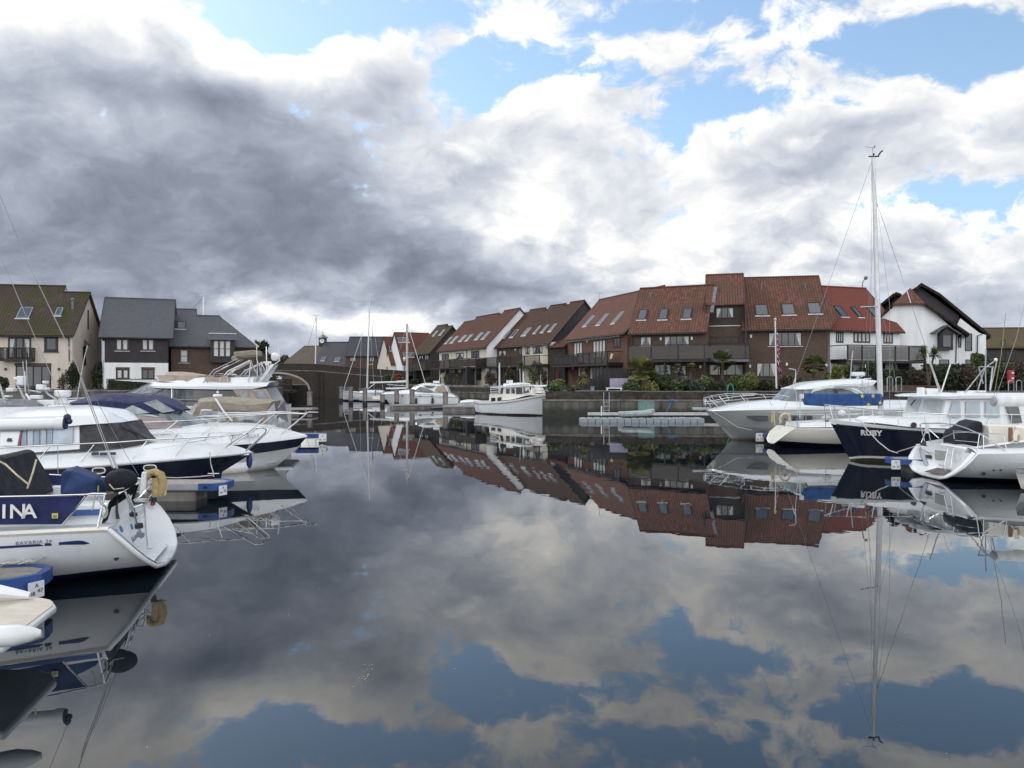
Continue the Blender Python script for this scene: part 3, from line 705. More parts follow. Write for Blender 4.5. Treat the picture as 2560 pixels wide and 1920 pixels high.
for a, b, c, k in (((1040,950),(1135,770),3,2), ((1250,960),(1392,745),4,2), ((1480,835),(1555,720),2,0), ((1085,1160),(1165,1045),3,2), ((1215,1195),(1360,1040),4,2)): win(hx.root, hx.F, r4(*a), r4(*b), c, fw=.1, curt=k)
for uv in ((1190,765), (1030,1065), (1172,1055), (1362,1045)): lampbox(hx.root, hx.F, r4(*uv))
s_ = [hx.F.px(r4(x, 900))[0] for x in (930, 1000, 1080, 1150, 1230, 1330, 1430, 1530)]
zf = 4.62
balcony(hx.root, hx.F, .0, Lh*.45, zf, 5.72, 1.9, 'board', posts=[.1, 1.4, 2.8, 4.2, 5.6], sup=[.2, 3.0], zb=GZ, infill=tbl)
balcony(hx.root, hx.F, Lh*.455, Lh-1.0, zf, 5.80, 1.9, 'glass', posts=[Lh*.46, Lh*.55, Lh*.65, Lh*.75, Lh*.85, Lh-1.05], sup=[Lh*.5, Lh-1.1], zb=GZ)
hT3 = hx
m = MB(); c = hx.W(.3, 4.6, 12.75); m.tube([c, c+Vector((0,0,.9))], .03, 5); m.tube([c+Vector((-.5,0,.8)), c+Vector((.5,0,.8))], .02, 4)
for k_ in range(5): m.tube([c+Vector((-.4+k_*.2,-.2,.8)), c+Vector((-.4+k_*.2,.2,.8))], .012, 4)
m.build('tv_aerial', galv, hx.roof, world=True)
for k_, (sx, lab_) in enumerate(((Lh*.72, 'pale wooden folding chair on the glazed corner balcony, left of two'), (Lh*.85, 'pale canvas backed chair at the right end of the glazed balcony'))):
    bp_ = hx.F.pt(sx, 4.64, 1.0); t = empty('folding_chair', bp_, math.atan2(hx.e.y, hx.e.x), lab_, 'chair', 'chairs on the glazed balcony')
    m = MB(); m.box((0,0,.45), (.48,.46,.05)); m.build('seat', gel_warm, t); m = MB(); m.hexa([Vector((-.24,.2,.5)), Vector((.24,.2,.5)), Vector((.24,.24,.5)), Vector((-.24,.24,.5))], [Vector((-.24,.34,1.02)), Vector((.24,.34,1.02)), Vector((.24,.38,1.02)), Vector((-.24,.38,1.02))]); m.build('backrest', cream_pl, t)
    for x_ in (-.21, .21):
        for y_ in (-.2, .2): m = MB(); m.box((x_, y_, .21), (.04,.04,.43)); m.build('leg', teak, t)
# rafter ends under the eave
m = MB()
for i in range(18): hx.F.box(m, .4+i*.74, E3-.32, .5+i*.74, E3-.18, 0, .38)
m.build('rafter_ends', ltrim, hx.roof, world=True, smooth=0)

# ---- the tall pantiled block: three houses
GP = 'houses of the pantiled block'
E4 = 7.15; A4, B4 = E(r4(1640,684), E4), E(r5(920,938), E4)
hx = House('pantiled_house', 'brick house under red pantiles with three square roof windows, left of the recessed tower', 'house', A4, B4, GZ, E4, 11.85, 4.6, brick_b, pantile, brick_r, grp=GP, ov=.45)
for a, b in ((r4(1740,532),r4(1858,415)), (r5(252,772),r5(398,622)), (r5(580,762),r5(725,612))): skylight(hx.root, hx.Rf, a, b)
win(hx.root, hx.F, r5(5,1130), r5(160,1002), 2, sill=ltrim); win(hx.root, hx.F, r5(335,1145), r5(685,990), 4, curt=1)
win(hx.root, hx.F, r5(200,1540), r5(430,1385), 3, curt=0); win(hx.root, hx.F, r5(500,1545), r5(640,1400), 2)
for uv in ((290,1035), (718,1028), (835,1420)): lampbox(hx.root, hx.F, r5(*uv))
hT4 = hx
for s_ in (1.2, 4.6): m = MB(); q_ = hx.Rf.pt(s_, 5.2, 0); m.lathe([(.07,-.1),(.07,.35),(.11,.36),(.11,.44),(.02,.46)], q_, 8); m.build('vent_pipe', lead, hx.roof, world=True)
m = MB(); hx.Rf.box(m, hx.L+.02, 2.6, hx.L+.32, 6.2, -.1, .05); m.build('lead_valley', lead, hx.roof, world=True, smooth=0)
Lb = hx.L
balcony(hx.root, hx.F, .2, Lb+.3, 4.70, 5.98, 1.7, 'glass', posts=[.3, 2.4, 4.8, Lb], sup=[.4, 3.6, Lb], zb=GZ, matp=tbl)
drainpipe(hx.root, hx.F, [r4(1690,700), r4(1690,1060)])
# tower
Yt = 67.6; At = ((1764-1280)/FPX*Yt, Yt); Bt = ((1862-1280)/FPX*(Yt-.9), Yt-.9)
hx = House('pantiled_house', 'tall narrow tower house between the two pantiled roofs, dark boarded with one square window', 'house', At, Bt, GZ, 9.75, 13.0, 3.7, clad_b, pantile, brick_b, grp=GP, ov=.35, sov=.05, gutter=False)
win(hx.root, hx.F, r5(1045,757), r5(1300,595), 3, fw=.1); win(hx.root, hx.F, r5(945,1105), r5(1375,1000), 4, fw=.12)
m = MB(); a0, b0 = hx.F.px(r5(925,868)); a1, b1 = hx.F.px(r5(1412,845)); hx.F.box(m, a0, b0, a1, b1, 0, .12); m.build('white_fascia', ltrim, hx.root, world=True, smooth=0)
m = MB(); hx.F.box(m, 0, GZ, hx.L, b0, 0, .03); m.build('lower_wall', brick_b, hx.root, world=True, smooth=0)
win(hx.root, Plane(hx.F.pt(0,0,.03), hx.F.t, hx.F.w), r5(850,1540), r5(1440,1385), 5, curt=1)
balcony(hx.root, hx.F, -.1, hx.L+.3, 4.72, 6.02, 2.3, 'glass', posts=[0, hx.L], matp=tbl, slabm=lead)
m = MB(); hx.F.box(m, -.15, GZ, .02, 10, -.5, .9); hx.F.box(m, hx.L-.02, GZ, hx.L+.15, 10, -.5, .9); m.build('side_return', clad_b, hx.root, world=True, smooth=0)
# right house of the block, roof outline flared over the right end
A6, B6 = E(r5(1412,905)), E(r6(432,598))
A6 = ((1855-1280)/FPX*66.3, 66.3); B6 = ((2077-1280)/FPX*64.9, 64.9)
hx = House('pantiled_house', 'brick house under red pantiles with three roof windows, behind the union flag', 'house', A6, B6, GZ, EV, 12.7, 4.9, brick_b, pantile, brick_r, grp=GP, ov=.45)
for a, b in ((r5(1605,715),r5(1755,565)), (r5(1975,705),r5(2120,555)), (r6(230,460),r6(325,360))): skylight(hx.root, hx.Rf, a, b)
# bonnet: tiles flare past the right gable
m = MB(); pr = [hx.Rf.px(q) for q in (r6(275,96), r6(335,195), r6(515,490), r6(432,594))]
m.slab([hx.Rf.pt(hx.L, 0, .0), hx.Rf.pt(pr[3][0], 0.05, .0), hx.Rf.pt(pr[2][0], pr[2][1], .0), hx.Rf.pt(pr[1][0], pr[1][1], .0), hx.Rf.pt(hx.L, hx.Rf.px(r6(275,96))[1], .0)], .12)
m.build('roof_flare', pantile, hx.roof, world=True, smooth=0)
win(hx.root, hx.F, r5(1775,1138), r6(163,628), 5, sill=ltrim, curt=1); win(hx.root, hx.F, r5(1610,1562), r5(1885,1365), 3, curt=1)
win(hx.root, hx.F, (10.0, GZ+.1), (11.0, GZ+2.2), 1, name='door', local=True)
for uv in ((1533,1000), (1520,1412), (2028,1385)): lampbox(hx.root, hx.F, r5(*uv))
lampbox(hx.root, hx.F, r6(388,935))
hT6 = hx
for s_ in (2.2, 6.1): m = MB(); q_ = hx.Rf.pt(s_, 5.6, 0); m.lathe([(.07,-.1),(.07,.35),(.11,.36),(.11,.44),(.02,.46)], q_, 8); m.build('vent_pipe', lead, hx.roof, world=True)
A7 = ((2080-1280)/FPX*66.3, 66.3); B7 = E(r6(1112,625))
Lh = (Vector(B7)-Vector(A7)).length
hx = House('terraced_house', 'white walled house with smooth deep red tiled roof and glass balcony at the block end', 'house', A7, B7, GZ, EV, 12.0, 4.7, render_w, redtile, render_w, grp=GT)
for a, b in ((r6(530,487),r6(512,393)), (r6(688,492),r6(650,400)), (r6(838,497),r6(818,407))): skylight(hx.root, hx.Rf, a, b)
for a, b, c in (((478,724),(545,628),3), ((640,724),(790,630),4), ((915,732),(1000,640),3)): win(hx.root, hx.F, r6(*a), r6(*b), c, fw=.1, curt=2)
win(hx.root, hx.F, r6(850,990), r6(930,890), 2)
balcony(hx.root, hx.F, .2, Lh+.9, 4.65, 5.95, 2.0, 'glass', posts=[.3, 1.9, 3.5, 3.7, 5.7, 7.3, Lh+.8], sup=[5.7, Lh+.8], zb=GZ, matp=tbl)
m = MB(); m.tube([hx.W(Lh-.3, 4.8, 12.0), hx.W(Lh-.25, 4.8, 12.6), hx.W(Lh, 4.7, 13.0)], .05, 5); m.ball(hx.W(Lh+.05, 4.7, 13.05), .2, 6); m.build('roof_cowl', lead, hx.roof, world=True)
m = MB()
for i in range(8): hx.F.box(m, Lh+.9-i*.28, GZ, Lh+1.2-i*.28, GZ+.3*(i+1), .6, 1.9)
m.build('stair', tbl, hx.root, world=True, smooth=0)

# ---- white gabled house on the right
def gable_house():
    darktile = plain('dark_verge_tiles', (.040,.030,.024), .95, var=.35, scale=5, spec=1.2, bump=.5, bscale=12)
    Y = 70.0; root = empty('gabled_house', P(2388, 970, Y)*1, 0, 'white house with half hipped gable and black bay window right of the tall mast', 'house')
    pl = Plane((0, Y, 0), (1,0,0), (0,0,1))
    q = lambda x, y, YY=Y: Plane((0, YY, 0), (1,0,0), (0,0,1)).px(r6(x, y))
    def ext(pts, y0, y1, mat_, nm, par=root, off=0):
        m = MB(); m.hexa([Vector((a+.54*(y1-y0), y1, b)) for a, b in pts], [Vector((a, y0, b)) for a, b in pts]); return m.build(nm, mat_, par, world=True, smooth=0)
    g1 = [q(880,480), q(1010,372), q(1290,362), q(1590,625), q(1590,1010), q(880,1010)]
    w1 = ext(g1, Y, Y+9, render_w, 'wall')
    # right, set-back wall under the second roof
    g2 = [q(1590,400,73), q(1800,640,73), q(1800,1010,73), q(1590,1010,73)]
    ext([q(1560,640,72.0), q(1625,500,72), q(1800,635,72.0), q(1862,655,72), q(1862,1010,72.0), q(1560,1010,72.0)], 72, 80, render_w, 'side_wall')
    def verge(pts, y0, y1, th, mat_, nm, par):     # roof slab following the gable line, going back in depth
        m = MB()
        for i in range(len(pts)-1):
            (a0, b0), (a1, b1) = pts[i], pts[i+1]
            k_ = .54*(y1-y0); s_ = [Vector((a0,y0,b0)), Vector((a1,y0,b1)), Vector((a1+k_,y1,b1)), Vector((a0+k_,y1,b0))]
            m.hexa([p-Vector((0,0,th)) for p in s_], s_)
        return m.build(nm, mat_, par, world=True, smooth=0, weld=False)
    r_ = verge([q(900,445,69.6), q(1165,230,69.6)], 72.6, 79, .3, darktile, 'roof', root)
    verge([q(1010,362,69.6), q(1168,222,70.9)], 69.55, 71.6, .02, darktile, 'roof_edge', r_) if False else None
    # half hip
    m = MB(); ap = Vector((q(1165,220,71.8)[0], 71.8, q(1165,220,71.8)[1])); L2 = q(1002,366,69.6); R2 = q(1294,357,69.6)
    a_, b_ = Vector((L2[0], 69.55, L2[1])), Vector((R2[0], 69.55, R2[1]))
    m.add([a_, b_, ap, a_-Vector((0,0,.15)), b_-Vector((0,0,.15)), ap-Vector((0,0,.15))], [(0,1,2),(5,4,3),(0,3,4,1),(1,4,5,2),(2,5,3,0)])
    m.build('half_hip', pantile, r_, world=True, smooth=0)
    m = MB()
    lo = q(880,478,69.6); ro = q(1706,636,69.6)
    m.hexa([Vector((lo[0],69.55,lo[1]-.3)), Vector((a_.x,69.55,a_.z-.3)), Vector((a_.x+5,79,a_.z-.3)), Vector((lo[0]+5,79,lo[1]-.3))], [Vector((lo[0],69.55,lo[1])), Vector((a_.x,69.55,a_.z)), Vector((a_.x+5,79,a_.z)), Vector((lo[0]+5,79,lo[1]))])
    m.hexa([Vector((b_.x,69.55,b_.z-.26)), Vector((ro[0],69.55,ro[1]-.26)), Vector((ro[0]+5,79,ro[1]-.35)), Vector((b_.x+5,79,b_.z-.35))], [Vector((b_.x,69.55,b_.z)), Vector((ro[0],69.55,ro[1])), Vector((ro[0]+5,79,ro[1])), Vector((b_.x+5,79,b_.z))])
    m.add([b_, Vector((b_.x+5,79,b_.z)), Vector((ap.x+4,79,ap.z)), ap], [(0,1,2,3)]); m.add([a_, ap, Vector((ap.x+4,79,ap.z)), Vector((a_.x+5,79,a_.z))], [(0,1,2,3)])
    m.build('roof_slopes', darktile, r_, world=True, smooth=0, weld=False)
    # taller wing behind
    Yb = 73.0
    p_ap, p_r, p_l = q(1265,172,Yb), q(1905,652,Yb), q(1190,235,Yb)
    ext([p_l, (p_ap[0], p_ap[1]-.25), (q(1640,495,Yb)[0], q(1640,470,Yb)[1]), q(1640,640,Yb), q(1300,640,Yb), q(1200,400,Yb)], Yb+.5, Yb+7, clad_d, 'upper_gable')
    verge([p_l, p_ap, q(1440,270,Yb), p_r], Yb, Yb+8, .32, darktile, 'rear_roof', root)
    verge([q(905,400,75), q(1030,256,75), q(1085,275,75)], 75, 82, .3, darktile, 'left_roof', root)
    ext([q(925,400,75.3), q(1030,270,75.3), q(1100,290,75.3), q(1100,500,75.3), q(925,500,75.3)], 75.4, 80, clad_d, 'left_gable')
    # bay window
    by = MB(); a0, b0 = pl.px(r6(1412,795)); a1, b1 = pl.px(r6(1528,645)); pl.box(by, a0, b0, a1, b1, 0, .55)
    bay = by.build('bay_window', tbl, root, world=True, smooth=0)
    pb = Plane((0, Y-.55, 0), (1,0,0), (0,0,1)); win(bay, pb, (a0+.15, b0+.25), (a1-.15, b1-.1), 1, 1, local=True, name='sash')
    m = MB(); cx = (a0+a1)/2; zt = pl.px(r6(1470,575))[1]
    for sg in (-1, 1):
        m.slab([pb.pt(cx, zt, .25), pb.pt(cx+sg*1.25, b1-.02, .25), pb.pt(cx+sg*1.25, b1-.02, -.6), pb.pt(cx, zt, -.6)], .1)
    m.build('bay_roof', slate, bay, world=True, smooth=0)
    m = MB(); m.slab([pb.pt(a0, b1, .02), pb.pt(a1, b1, .02), pb.pt(cx, zt-.15, .02)], .5); m.build('bay_gablet', tbl, bay, world=True, smooth=0)
    ps = Plane((0, 72.0, 0), (1,0,0), (0,0,1))
    win(root, ps, r6(1668,802), r6(1732,640), 1, 2); win(root, ps, r6(1605,770), r6(1632,650), 1)
    win(root, pl, r6(1430,925), r6(1520,880), 1, fr=clad_b); win(root, ps, r6(1672,925), r6(1745,880), 1, fr=clad_b)
    drainpipe(root, pl, [r6(1635,640), r6(1585,655), r6(1580,910)]); drainpipe(root, ps, [r6(1825,645), r6(1780,660), r6(1776,910)])
gable_house()
A9 = ground_pt(2440, 868, 6.6); Y9 = 82.0
hx = House('cottage', 'low brown house with mossy hipped roof at the far right edge', 'house', ((2462-1280)/FPX*Y9, Y9), ((2640-1280)/FPX*Y9, Y9-1), GZ, 6.5, 8.9, 4.0, clad_b, tile_mat('moss_brown_tiles', ((.10,.075,.05), (.085,.062,.045), (.10,.085,.05)), (.12,.10,.03), .28, .3, .3, .7, .8), clad_b)
win(hx.root, hx.F, r6(2000,760), r6(2040,700), 1); 
balcony(hx.root, hx.F, -1.2, 2.8, 4.9, 6.1, 1.2, 'board', matp=tbl)

# ---------------------------------------------------------------- far houses beyond the bridge
GF = 'houses beyond the bridge'
def HF(name, label, uL, uR, YL, YR, ze, zr, run, wall, roof, gable=None, z0=GZ, **k):
    return House(name, label, 'house', ((uL-1280)/FPX*YL, YL), ((uR-1280)/FPX*YR, YR), z0, ze, zr, run, wall, roof, gable, grp=GF, **k)
Y = 148.0
hx = HF('slate_house', 'dark slate roofed brown house behind the bridge parapet, middle of the far row', 862, 957, Y, Y, 7.7, 11.8, 4.5, brick_b, slate_d, brick_d, ov=.3)
for a, b in (((330,905),(400,850)), ((545,908),(605,850))): win(hx.root, hx.F, r3(*a), r3(*b), 3, fr=tbl, curt=2, fw=.12)
hx = HF('slate_house', 'lower dark slate roof beside the clock tower with two roof windows', 775, 861, Y+3, Y+1, 5.0, 10.9, 6.0, brick_b, slate_d, brick_d, ov=.3)
for a, b in (((8,895),(70,855)), ((160,900),(235,858))): skylight(hx.root, hx.Rf, r3(*a), r3(*b), True)
for a, b in ((-50, -0),): pass
Y = 168.0
hx = HF('boathouse', 'long weathered tiled roof below the clock tower', 702, 818, Y, Y-4, 6.3, 11.0, 9.0, brick_b, tile_mat('weathered_tiles', ((.125,.10,.082), (.10,.082,.068), (.09,.075,.062)), (.07,.06,.04), .3, .35, .3, .7, .8), brick_b, sov=.1)
ct = empty('clock_tower', P(807, 858, 158)*1, 0, 'small white faced clock turret with grey cap on the far roof ridge', 'clock tower')
c0 = P(807, 858, 158); m = MB(); m.box(c0+Vector((0,0,.2)), (1.4,1.4,1.9)); m.build('turret', tbl, ct, world=True, smooth=0)
m = MB(); m.lathe([(1.35,0),(1.2,.08),(.7,.4),(.12,.8),(.02,.84)], c0+Vector((0,0,1.1)), 4); m.build('roof_cap', lead, ct, world=True, smooth=0)
m = MB(); m.lathe([(.05,0),(.04,.5),(.02,.8)], c0+Vector((0,0,1.9)), 5); m.ball(c0+Vector((0,0,2.3)), .11, 6); m.build('finial', lead, ct, world=True)
m = MB(); m.lathe([(.48,0),(.48,.06)], c0+Vector((0,-.71,.45)), 20, ax=Matrix.Rotation(R(90),3,'X')); cf = m.build('clock_face', white_pl, ct, world=True)
m = MB(); m.box(c0+Vector((0,-.79,.6)), (.06,.02,.30)); m.box(c0+Vector((.1,-.79,.47)), (.26,.02,.06)); m.build('clock_hands', tbl, cf, world=True, smooth=0)
# red roofed houses turned towards the channel
def turned(uL, vL, Y, w, zr, ze, label, roofm, wallm, sl, run=5.4, gm=None):
    x = (uL-1280)/FPX*Y; th = R(24); e = Vector((math.cos(th), math.sin(th), 0))
    hx = House('red_roofed_house', label, 'house', (x, Y), (x+e.x*w, Y+e.y*w), GZ, ze, zr, run, wallm, roofm, gm or wallm, grp=GF, ov=.35, sov=.1)
    for a, b in sl: skylight(hx.root, hx.Rf, r3(*a), r3(*b), True)
    return hx
fr = tile_mat('far_red_tiles', ((.135,.055,.042), (.105,.046,.038), (.11,.052,.040)), (.09,.06,.04), .3, .35, .2, .8, .3)
hx = turned(978, 911, 134, 5.8, 11.0, 5.7, 'red roofed house with cream gable wall, left one beside the bridge', fr, render_w, [((775,785),(828,738))], 5.6, render_p)
win(hx.root, hx.F, (1, 3.6), (3.2, 5.2), 2, local=True)
pg = hx.GL
win(hx.root, pg, (3.0, 7.2), (3.5, 9.4), 1, local=True); win(hx.root, pg, (3.0, 3.2), (3.5, 5.4), 1, local=True)
hx = turned(1006, 912, 130, 6.6, 11.6, 5.7, 'red roofed house with four small roof windows, taller one beside the bridge', fr, render_w, [((870,690),(912,640)), ((935,690),(975,640)), ((925,852),(968,803)), ((995,855),(1040,803))], 5.6)
hx = turned(1046, 905, 140, 9, 12.0, 5.7, 'red roofed house half hidden behind the first dark terrace house', fr, render_w, [((1145,680),(1185,645))], 5.6)

# ---------------------------------------------------------------- bridge
def bridge():
    Yb = 122.0; root = empty('bridge', (-30, Yb, 0), 0, 'dark brick road bridge with a pale edged arch over the channel', 'bridge')
    pl = Plane((0, Yb, 0), (1,0,0), (0,0,1)); S = lambda u, v: pl.px((u, v))
    cx, zs = S(690, 976); hw = S(772, 976)[0]-cx; zt = S(690, 934)[1]
    n = 22; arch = [(cx+hw*math.cos(math.pi*i/n), zs+(zt-zs)*math.sin(math.pi*i/n)) for i in range(n+1)]
    top = [(arch[i][0], 0) for i in range(n+1)]
    def tz(x):
        u = 1280+x/Yb*FPX; pts = [(560,914),(690,910),(790,911),(900,921),(1015,929)]
        for (a, b), (c, d) in zip(pts, pts[1:]):
            if a <= u <= c: return CAMH-((b+(d-b)*(u-a)/(c-a))-VH)/FPX*Yb
        return CAMH-((914 if u < 560 else 929)-VH)/FPX*Yb
    m = MB(); mf = m; mq = MB(); xs = [S(560,0)[0], cx-hw-.001]+[p[0] for p in arch[::-1]]+[S(u,0)[0] for u in (800,850,900,950,1015)]
    lowz = [-2, -2]+[p[1] for p in arch[::-1]]+[-2]*5
    xs.insert(2+n+1, cx+hw+.001); lowz.insert(2+n+1, -2)
    for i in range(len(xs)-1):
        if xs[i+1]-xs[i] < 1e-5: continue
        for m, y0, y1 in ((mf, Yb, Yb+.5), (mq, Yb+8, Yb+8.5)):
            m.hexa([Vector((xs[i],y0,lowz[i])), Vector((xs[i+1],y0,lowz[i+1])), Vector((xs[i+1],y1,lowz[i+1])), Vector((xs[i],y1,lowz[i]))],
                   [Vector((xs[i],y0,tz(xs[i]))), Vector((xs[i+1],y0,tz(xs[i+1]))), Vector((xs[i+1],y1,tz(xs[i+1]))), Vector((xs[i],y1,tz(xs[i])))])
    mf.build('side_wall', brick_d, root, world=True, smooth=0, weld=False); mq.build('side_wall', brick_d, root, world=True, smooth=0, weld=False)
    m = MB()
    for i in range(n):
        a, b = arch[i], arch[i+1]
        m.hexa([Vector((a[0],Yb+.5,a[1])), Vector((b[0],Yb+.5,b[1])), Vector((b[0],Yb+8,b[1])), Vector((a[0],Yb+8,a[1]))], [Vector((a[0],Yb+.5,a[1]+.4)), Vector((b[0],Yb+.5,b[1]+.4)), Vector((b[0],Yb+8,b[1]+.4)), Vector((a[0],Yb+8,a[1]+.4))])
    for sx in (cx-hw-.8, cx+hw): m.hexa([Vector((sx,Yb+.5,-2)),Vector((sx+.8,Yb+.5,-2)),Vector((sx+.8,Yb+8,-2)),Vector((sx,Yb+8,-2))],[Vector((sx,Yb+.5,zs)),Vector((sx+.8,Yb+.5,zs)),Vector((sx+.8,Yb+8,zs)),Vector((sx,Yb+8,zs))])
    m.build('arch_vault', conc, root, world=True, smooth=0, weld=False)
    m = MB()
    for i in range(n):
        a, b = arch[i], arch[i+1]; c = Vector((cx, 0, zs)); 
        def o(p, k): v = Vector((p[0]-cx, 0, (p[1]-zs)*1.6)); v.normalize(); return Vector((p[0]+v.x*k, 0, p[1]+abs(v.z)*k))
        q = [o(a,-.04), o(b,-.04), o(b,.30), o(a,.30)]
        m.hexa([p+Vector((0,Yb+.02,0)) for p in q], [p+Vector((0,Yb-.06,0)) for p in q])
    mp_ = MB()
    for u_ in (795, 806): a_ = S(u_, 960); mp_.box((a_[0], Yb-.12, (tz(a_[0])-1.2)/2-.6), (.25, .2, tz(a_[0])-.1))
    mp_.build('pilaster', brick_d, root, world=True, smooth=0)
    mp_ = MB(); xa, xb = S(640,0)[0], S(1010,0)[0]
    for i in range(12):
        p_, q_ = xa+(xb-xa)*i/12, xa+(xb-xa)*(i+1)/12; mp_.hexa([Vector((p_,Yb-.07,tz(p_)-1.15)), Vector((q_,Yb-.07,tz(q_)-1.15)), Vector((q_,Yb-.01,tz(q_)-1.15)), Vector((p_,Yb-.01,tz(p_)-1.15))], [Vector((p_,Yb-.07,tz(p_)-1.0)), Vector((q_,Yb-.07,tz(q_)-1.0)), Vector((q_,Yb-.01,tz(q_)-1.0)), Vector((p_,Yb-.01,tz(p_)-1.0))])
    mp_.build('string_course', conc, root, world=True, smooth=0, weld=False)
    m.build('arch_ring', plain('pale_stone', (.34,.33,.30), .9, var=.15), root, world=True, smooth=0, weld=False)
    m = MB()
    for i in range(len(xs)-1):
        if xs[i+1]-xs[i] < 1e-5: continue
        z0, z1 = tz(xs[i]), tz(xs[i+1]); m.hexa([Vector((xs[i],Yb-.06,z0)), Vector((xs[i+1],Yb-.06,z1)), Vector((xs[i+1],Yb+.56,z1)), Vector((xs[i],Yb+.56,z0))], [Vector((xs[i],Yb-.06,z0+.12)), Vector((xs[i+1],Yb-.06,z1+.12)), Vector((xs[i+1],Yb+.56,z1+.12)), Vector((xs[i],Yb+.56,z0+.12))])
    m.build('coping', brick_b, root, world=True, smooth=0, weld=False)
    m = MB(); m.hexa([Vector((xs[0],Yb+.52,3.6)), Vector((xs[-1],Yb+.52,3.6)), Vector((xs[-1],Yb+7.98,3.6)), Vector((xs[0],Yb+7.98,3.6))], [Vector((xs[0],Yb+.52,4.3)), Vector((xs[-1],Yb+.52,4.0)), Vector((xs[-1],Yb+7.98,4.0)), Vector((xs[0],Yb+7.98,4.3))])
    m.build('deck', paving, root, world=True, smooth=0)
bridge()

# ---------------------------------------------------------------- left bank houses
GL_ = 'houses on the left bank'
Y1 = 72.0
def X_(u, Y): return (u-1280)/FPX*Y
hx = House('waterside_house', 'cream house with mossy brown roof, two roof windows and small black balcony at far left', 'house', (X_(-75,71.6),71.6), (X_(180,73.1),73.1), GZ, 7.3, [(0, 6.6, 12.75), (6.6, 9.25, 12.05)], 4.9, render_p, mosstile, render_p, grp=GL_, ov=.45)
skylight(hx.root, hx.Rf, r1(178,600), r1(372,485), True); skylight(hx.root, hx.Rf, r1(602,572), r1(705,490), True)
win(hx.root, hx.F, r1(92,1048), r1(345,812), 3, fw=.14); win(hx.root, hx.F, r1(490,970), r1(645,800), 1, fw=.24, sill=tbl)
win(hx.root, hx.F, r1(175,1372), r1(565,1125), 4, fw=.12)
a0 = hx.F.px(r1(38,1050)); a1 = hx.F.px(r1(388,935)); balcony(hx.root, hx.F, a0[0], a1[0], a0[1]-.0, a1[1], .8, 'balusters', matp=tbl)
m = MB(); a0 = hx.F.px(r1(165,1125)); a1 = hx.F.px(r1(568,1108)); hx.F.box(m, a0[0], a0[1], a1[0], a1[1]+.1, 0, .1); m.build('lintel', brick_b, hx.root, world=True, smooth=0)
drainpipe(hx.root, hx.F, [r1(745,795), r1(765,830), r1(770,1080)])
win(hx.root, hx.GR, (3.0, 4.4), (3.75, 6.4), 1, fw=.14, local=True); 
win(hx.root, hx.GR, (4.2, 8.2), (4.45, 10.2), 1, fw=.08, local=True)
m = MB(); m.slab([hx.GR.pt(2.9,6.5,.45), hx.GR.pt(3.9,6.5,.45), hx.GR.pt(3.4,7.1,0.02)], .05); m.build('window_hood', slate, hx.root, world=True, smooth=0)
m = MB(); q = hx.Rf.px(r1(805,490)); c = hx.Rf.pt(*q, 0); m.lathe([(.12,-.1),(.12,.85),(.22,.87),(.22,1.0),(.05,1.05)], c, 8); m.build('flue', lead, hx.roof, world=True)
for uv in ((65,1162), (655,1162)): 
    a, b = hx.F.px(r1(*uv)); m = MB(); hx.F.box(m, a-.08, b-.12, a+.08, b+.12, 0, .15); m.build('wall_light', tbl, hx.root, world=True, smooth=0)
hx = House('waterside_house', 'cream gable end glimpsed between the mossy roofed house and the slate house', 'house', (X_(222,86),86), (X_(252,92),92), GZ, 6.2, 10.0, 4.5, render_c, darktile, render_c, grp=GL_)
Y2 = 75.0
hx = House('waterside_house', 'slate roofed house with black boarded upper floor and white ground floor', 'house', (X_(246,Y2),Y2), (X_(432,Y2+2.5),Y2+2.5), GZ, 7.3, 11.75, 4.6, clad_d, slate, clad_d, grp=GL_, ov=.4, sov=.5)
m = MB(); zb = hx.F.px(r1(1400,1092))[1]; hx.F.box(m, .47, GZ-.3, hx.L-.47, zb, -.3, .07); m.build('ground_floor_wall', render_w, hx.root, world=True, smooth=0)
Fp = Plane(hx.F.pt(0,0,.07), hx.F.t, hx.F.w)
for a, b in (((1275,960),(1428,828)), ((1562,960),(1712,828))): win(hx.root, hx.F, r1(*a), r1(*b), 2, fw=.13, sill=ltrim, curt=2)
win(hx.root, Fp, r1(1282,1275), r1(1432,1160), 2, fw=.13, curt=2); win(hx.root, Fp, r1(1565,1275), r1(1710,1160), 2, fw=.13, fr=clad_b)
for a, b in (((1280,1165),(1434,1148)), ((1562,1165),(1713,1148))):
    p, q = Fp.px(r1(*a)), Fp.px(r1(*b)); m = MB(); Fp.box(m, p[0], p[1], q[0], q[1]+.06, 0, .08); m.build('brick_lintel', brick_b, hx.root, world=True, smooth=0)
drainpipe(hx.root, hx.F, [r1(1128,815), r1(1150,1370)], m_=ltrim)
Y3 = 79.0
hx = House('waterside_house', 'brown brick house with stepped slate roof and black oriel window beside the bridge', 'house', (X_(423,Y3),Y3), (X_(647,Y3+3),Y3+3), GZ, 6.55, [(0, 2.4, 10.95), (2.4, 4.9, 10.2)], 4.9, brick_b, slate, brick_b, barge=(1,0), grp=GL_, ov=.4)
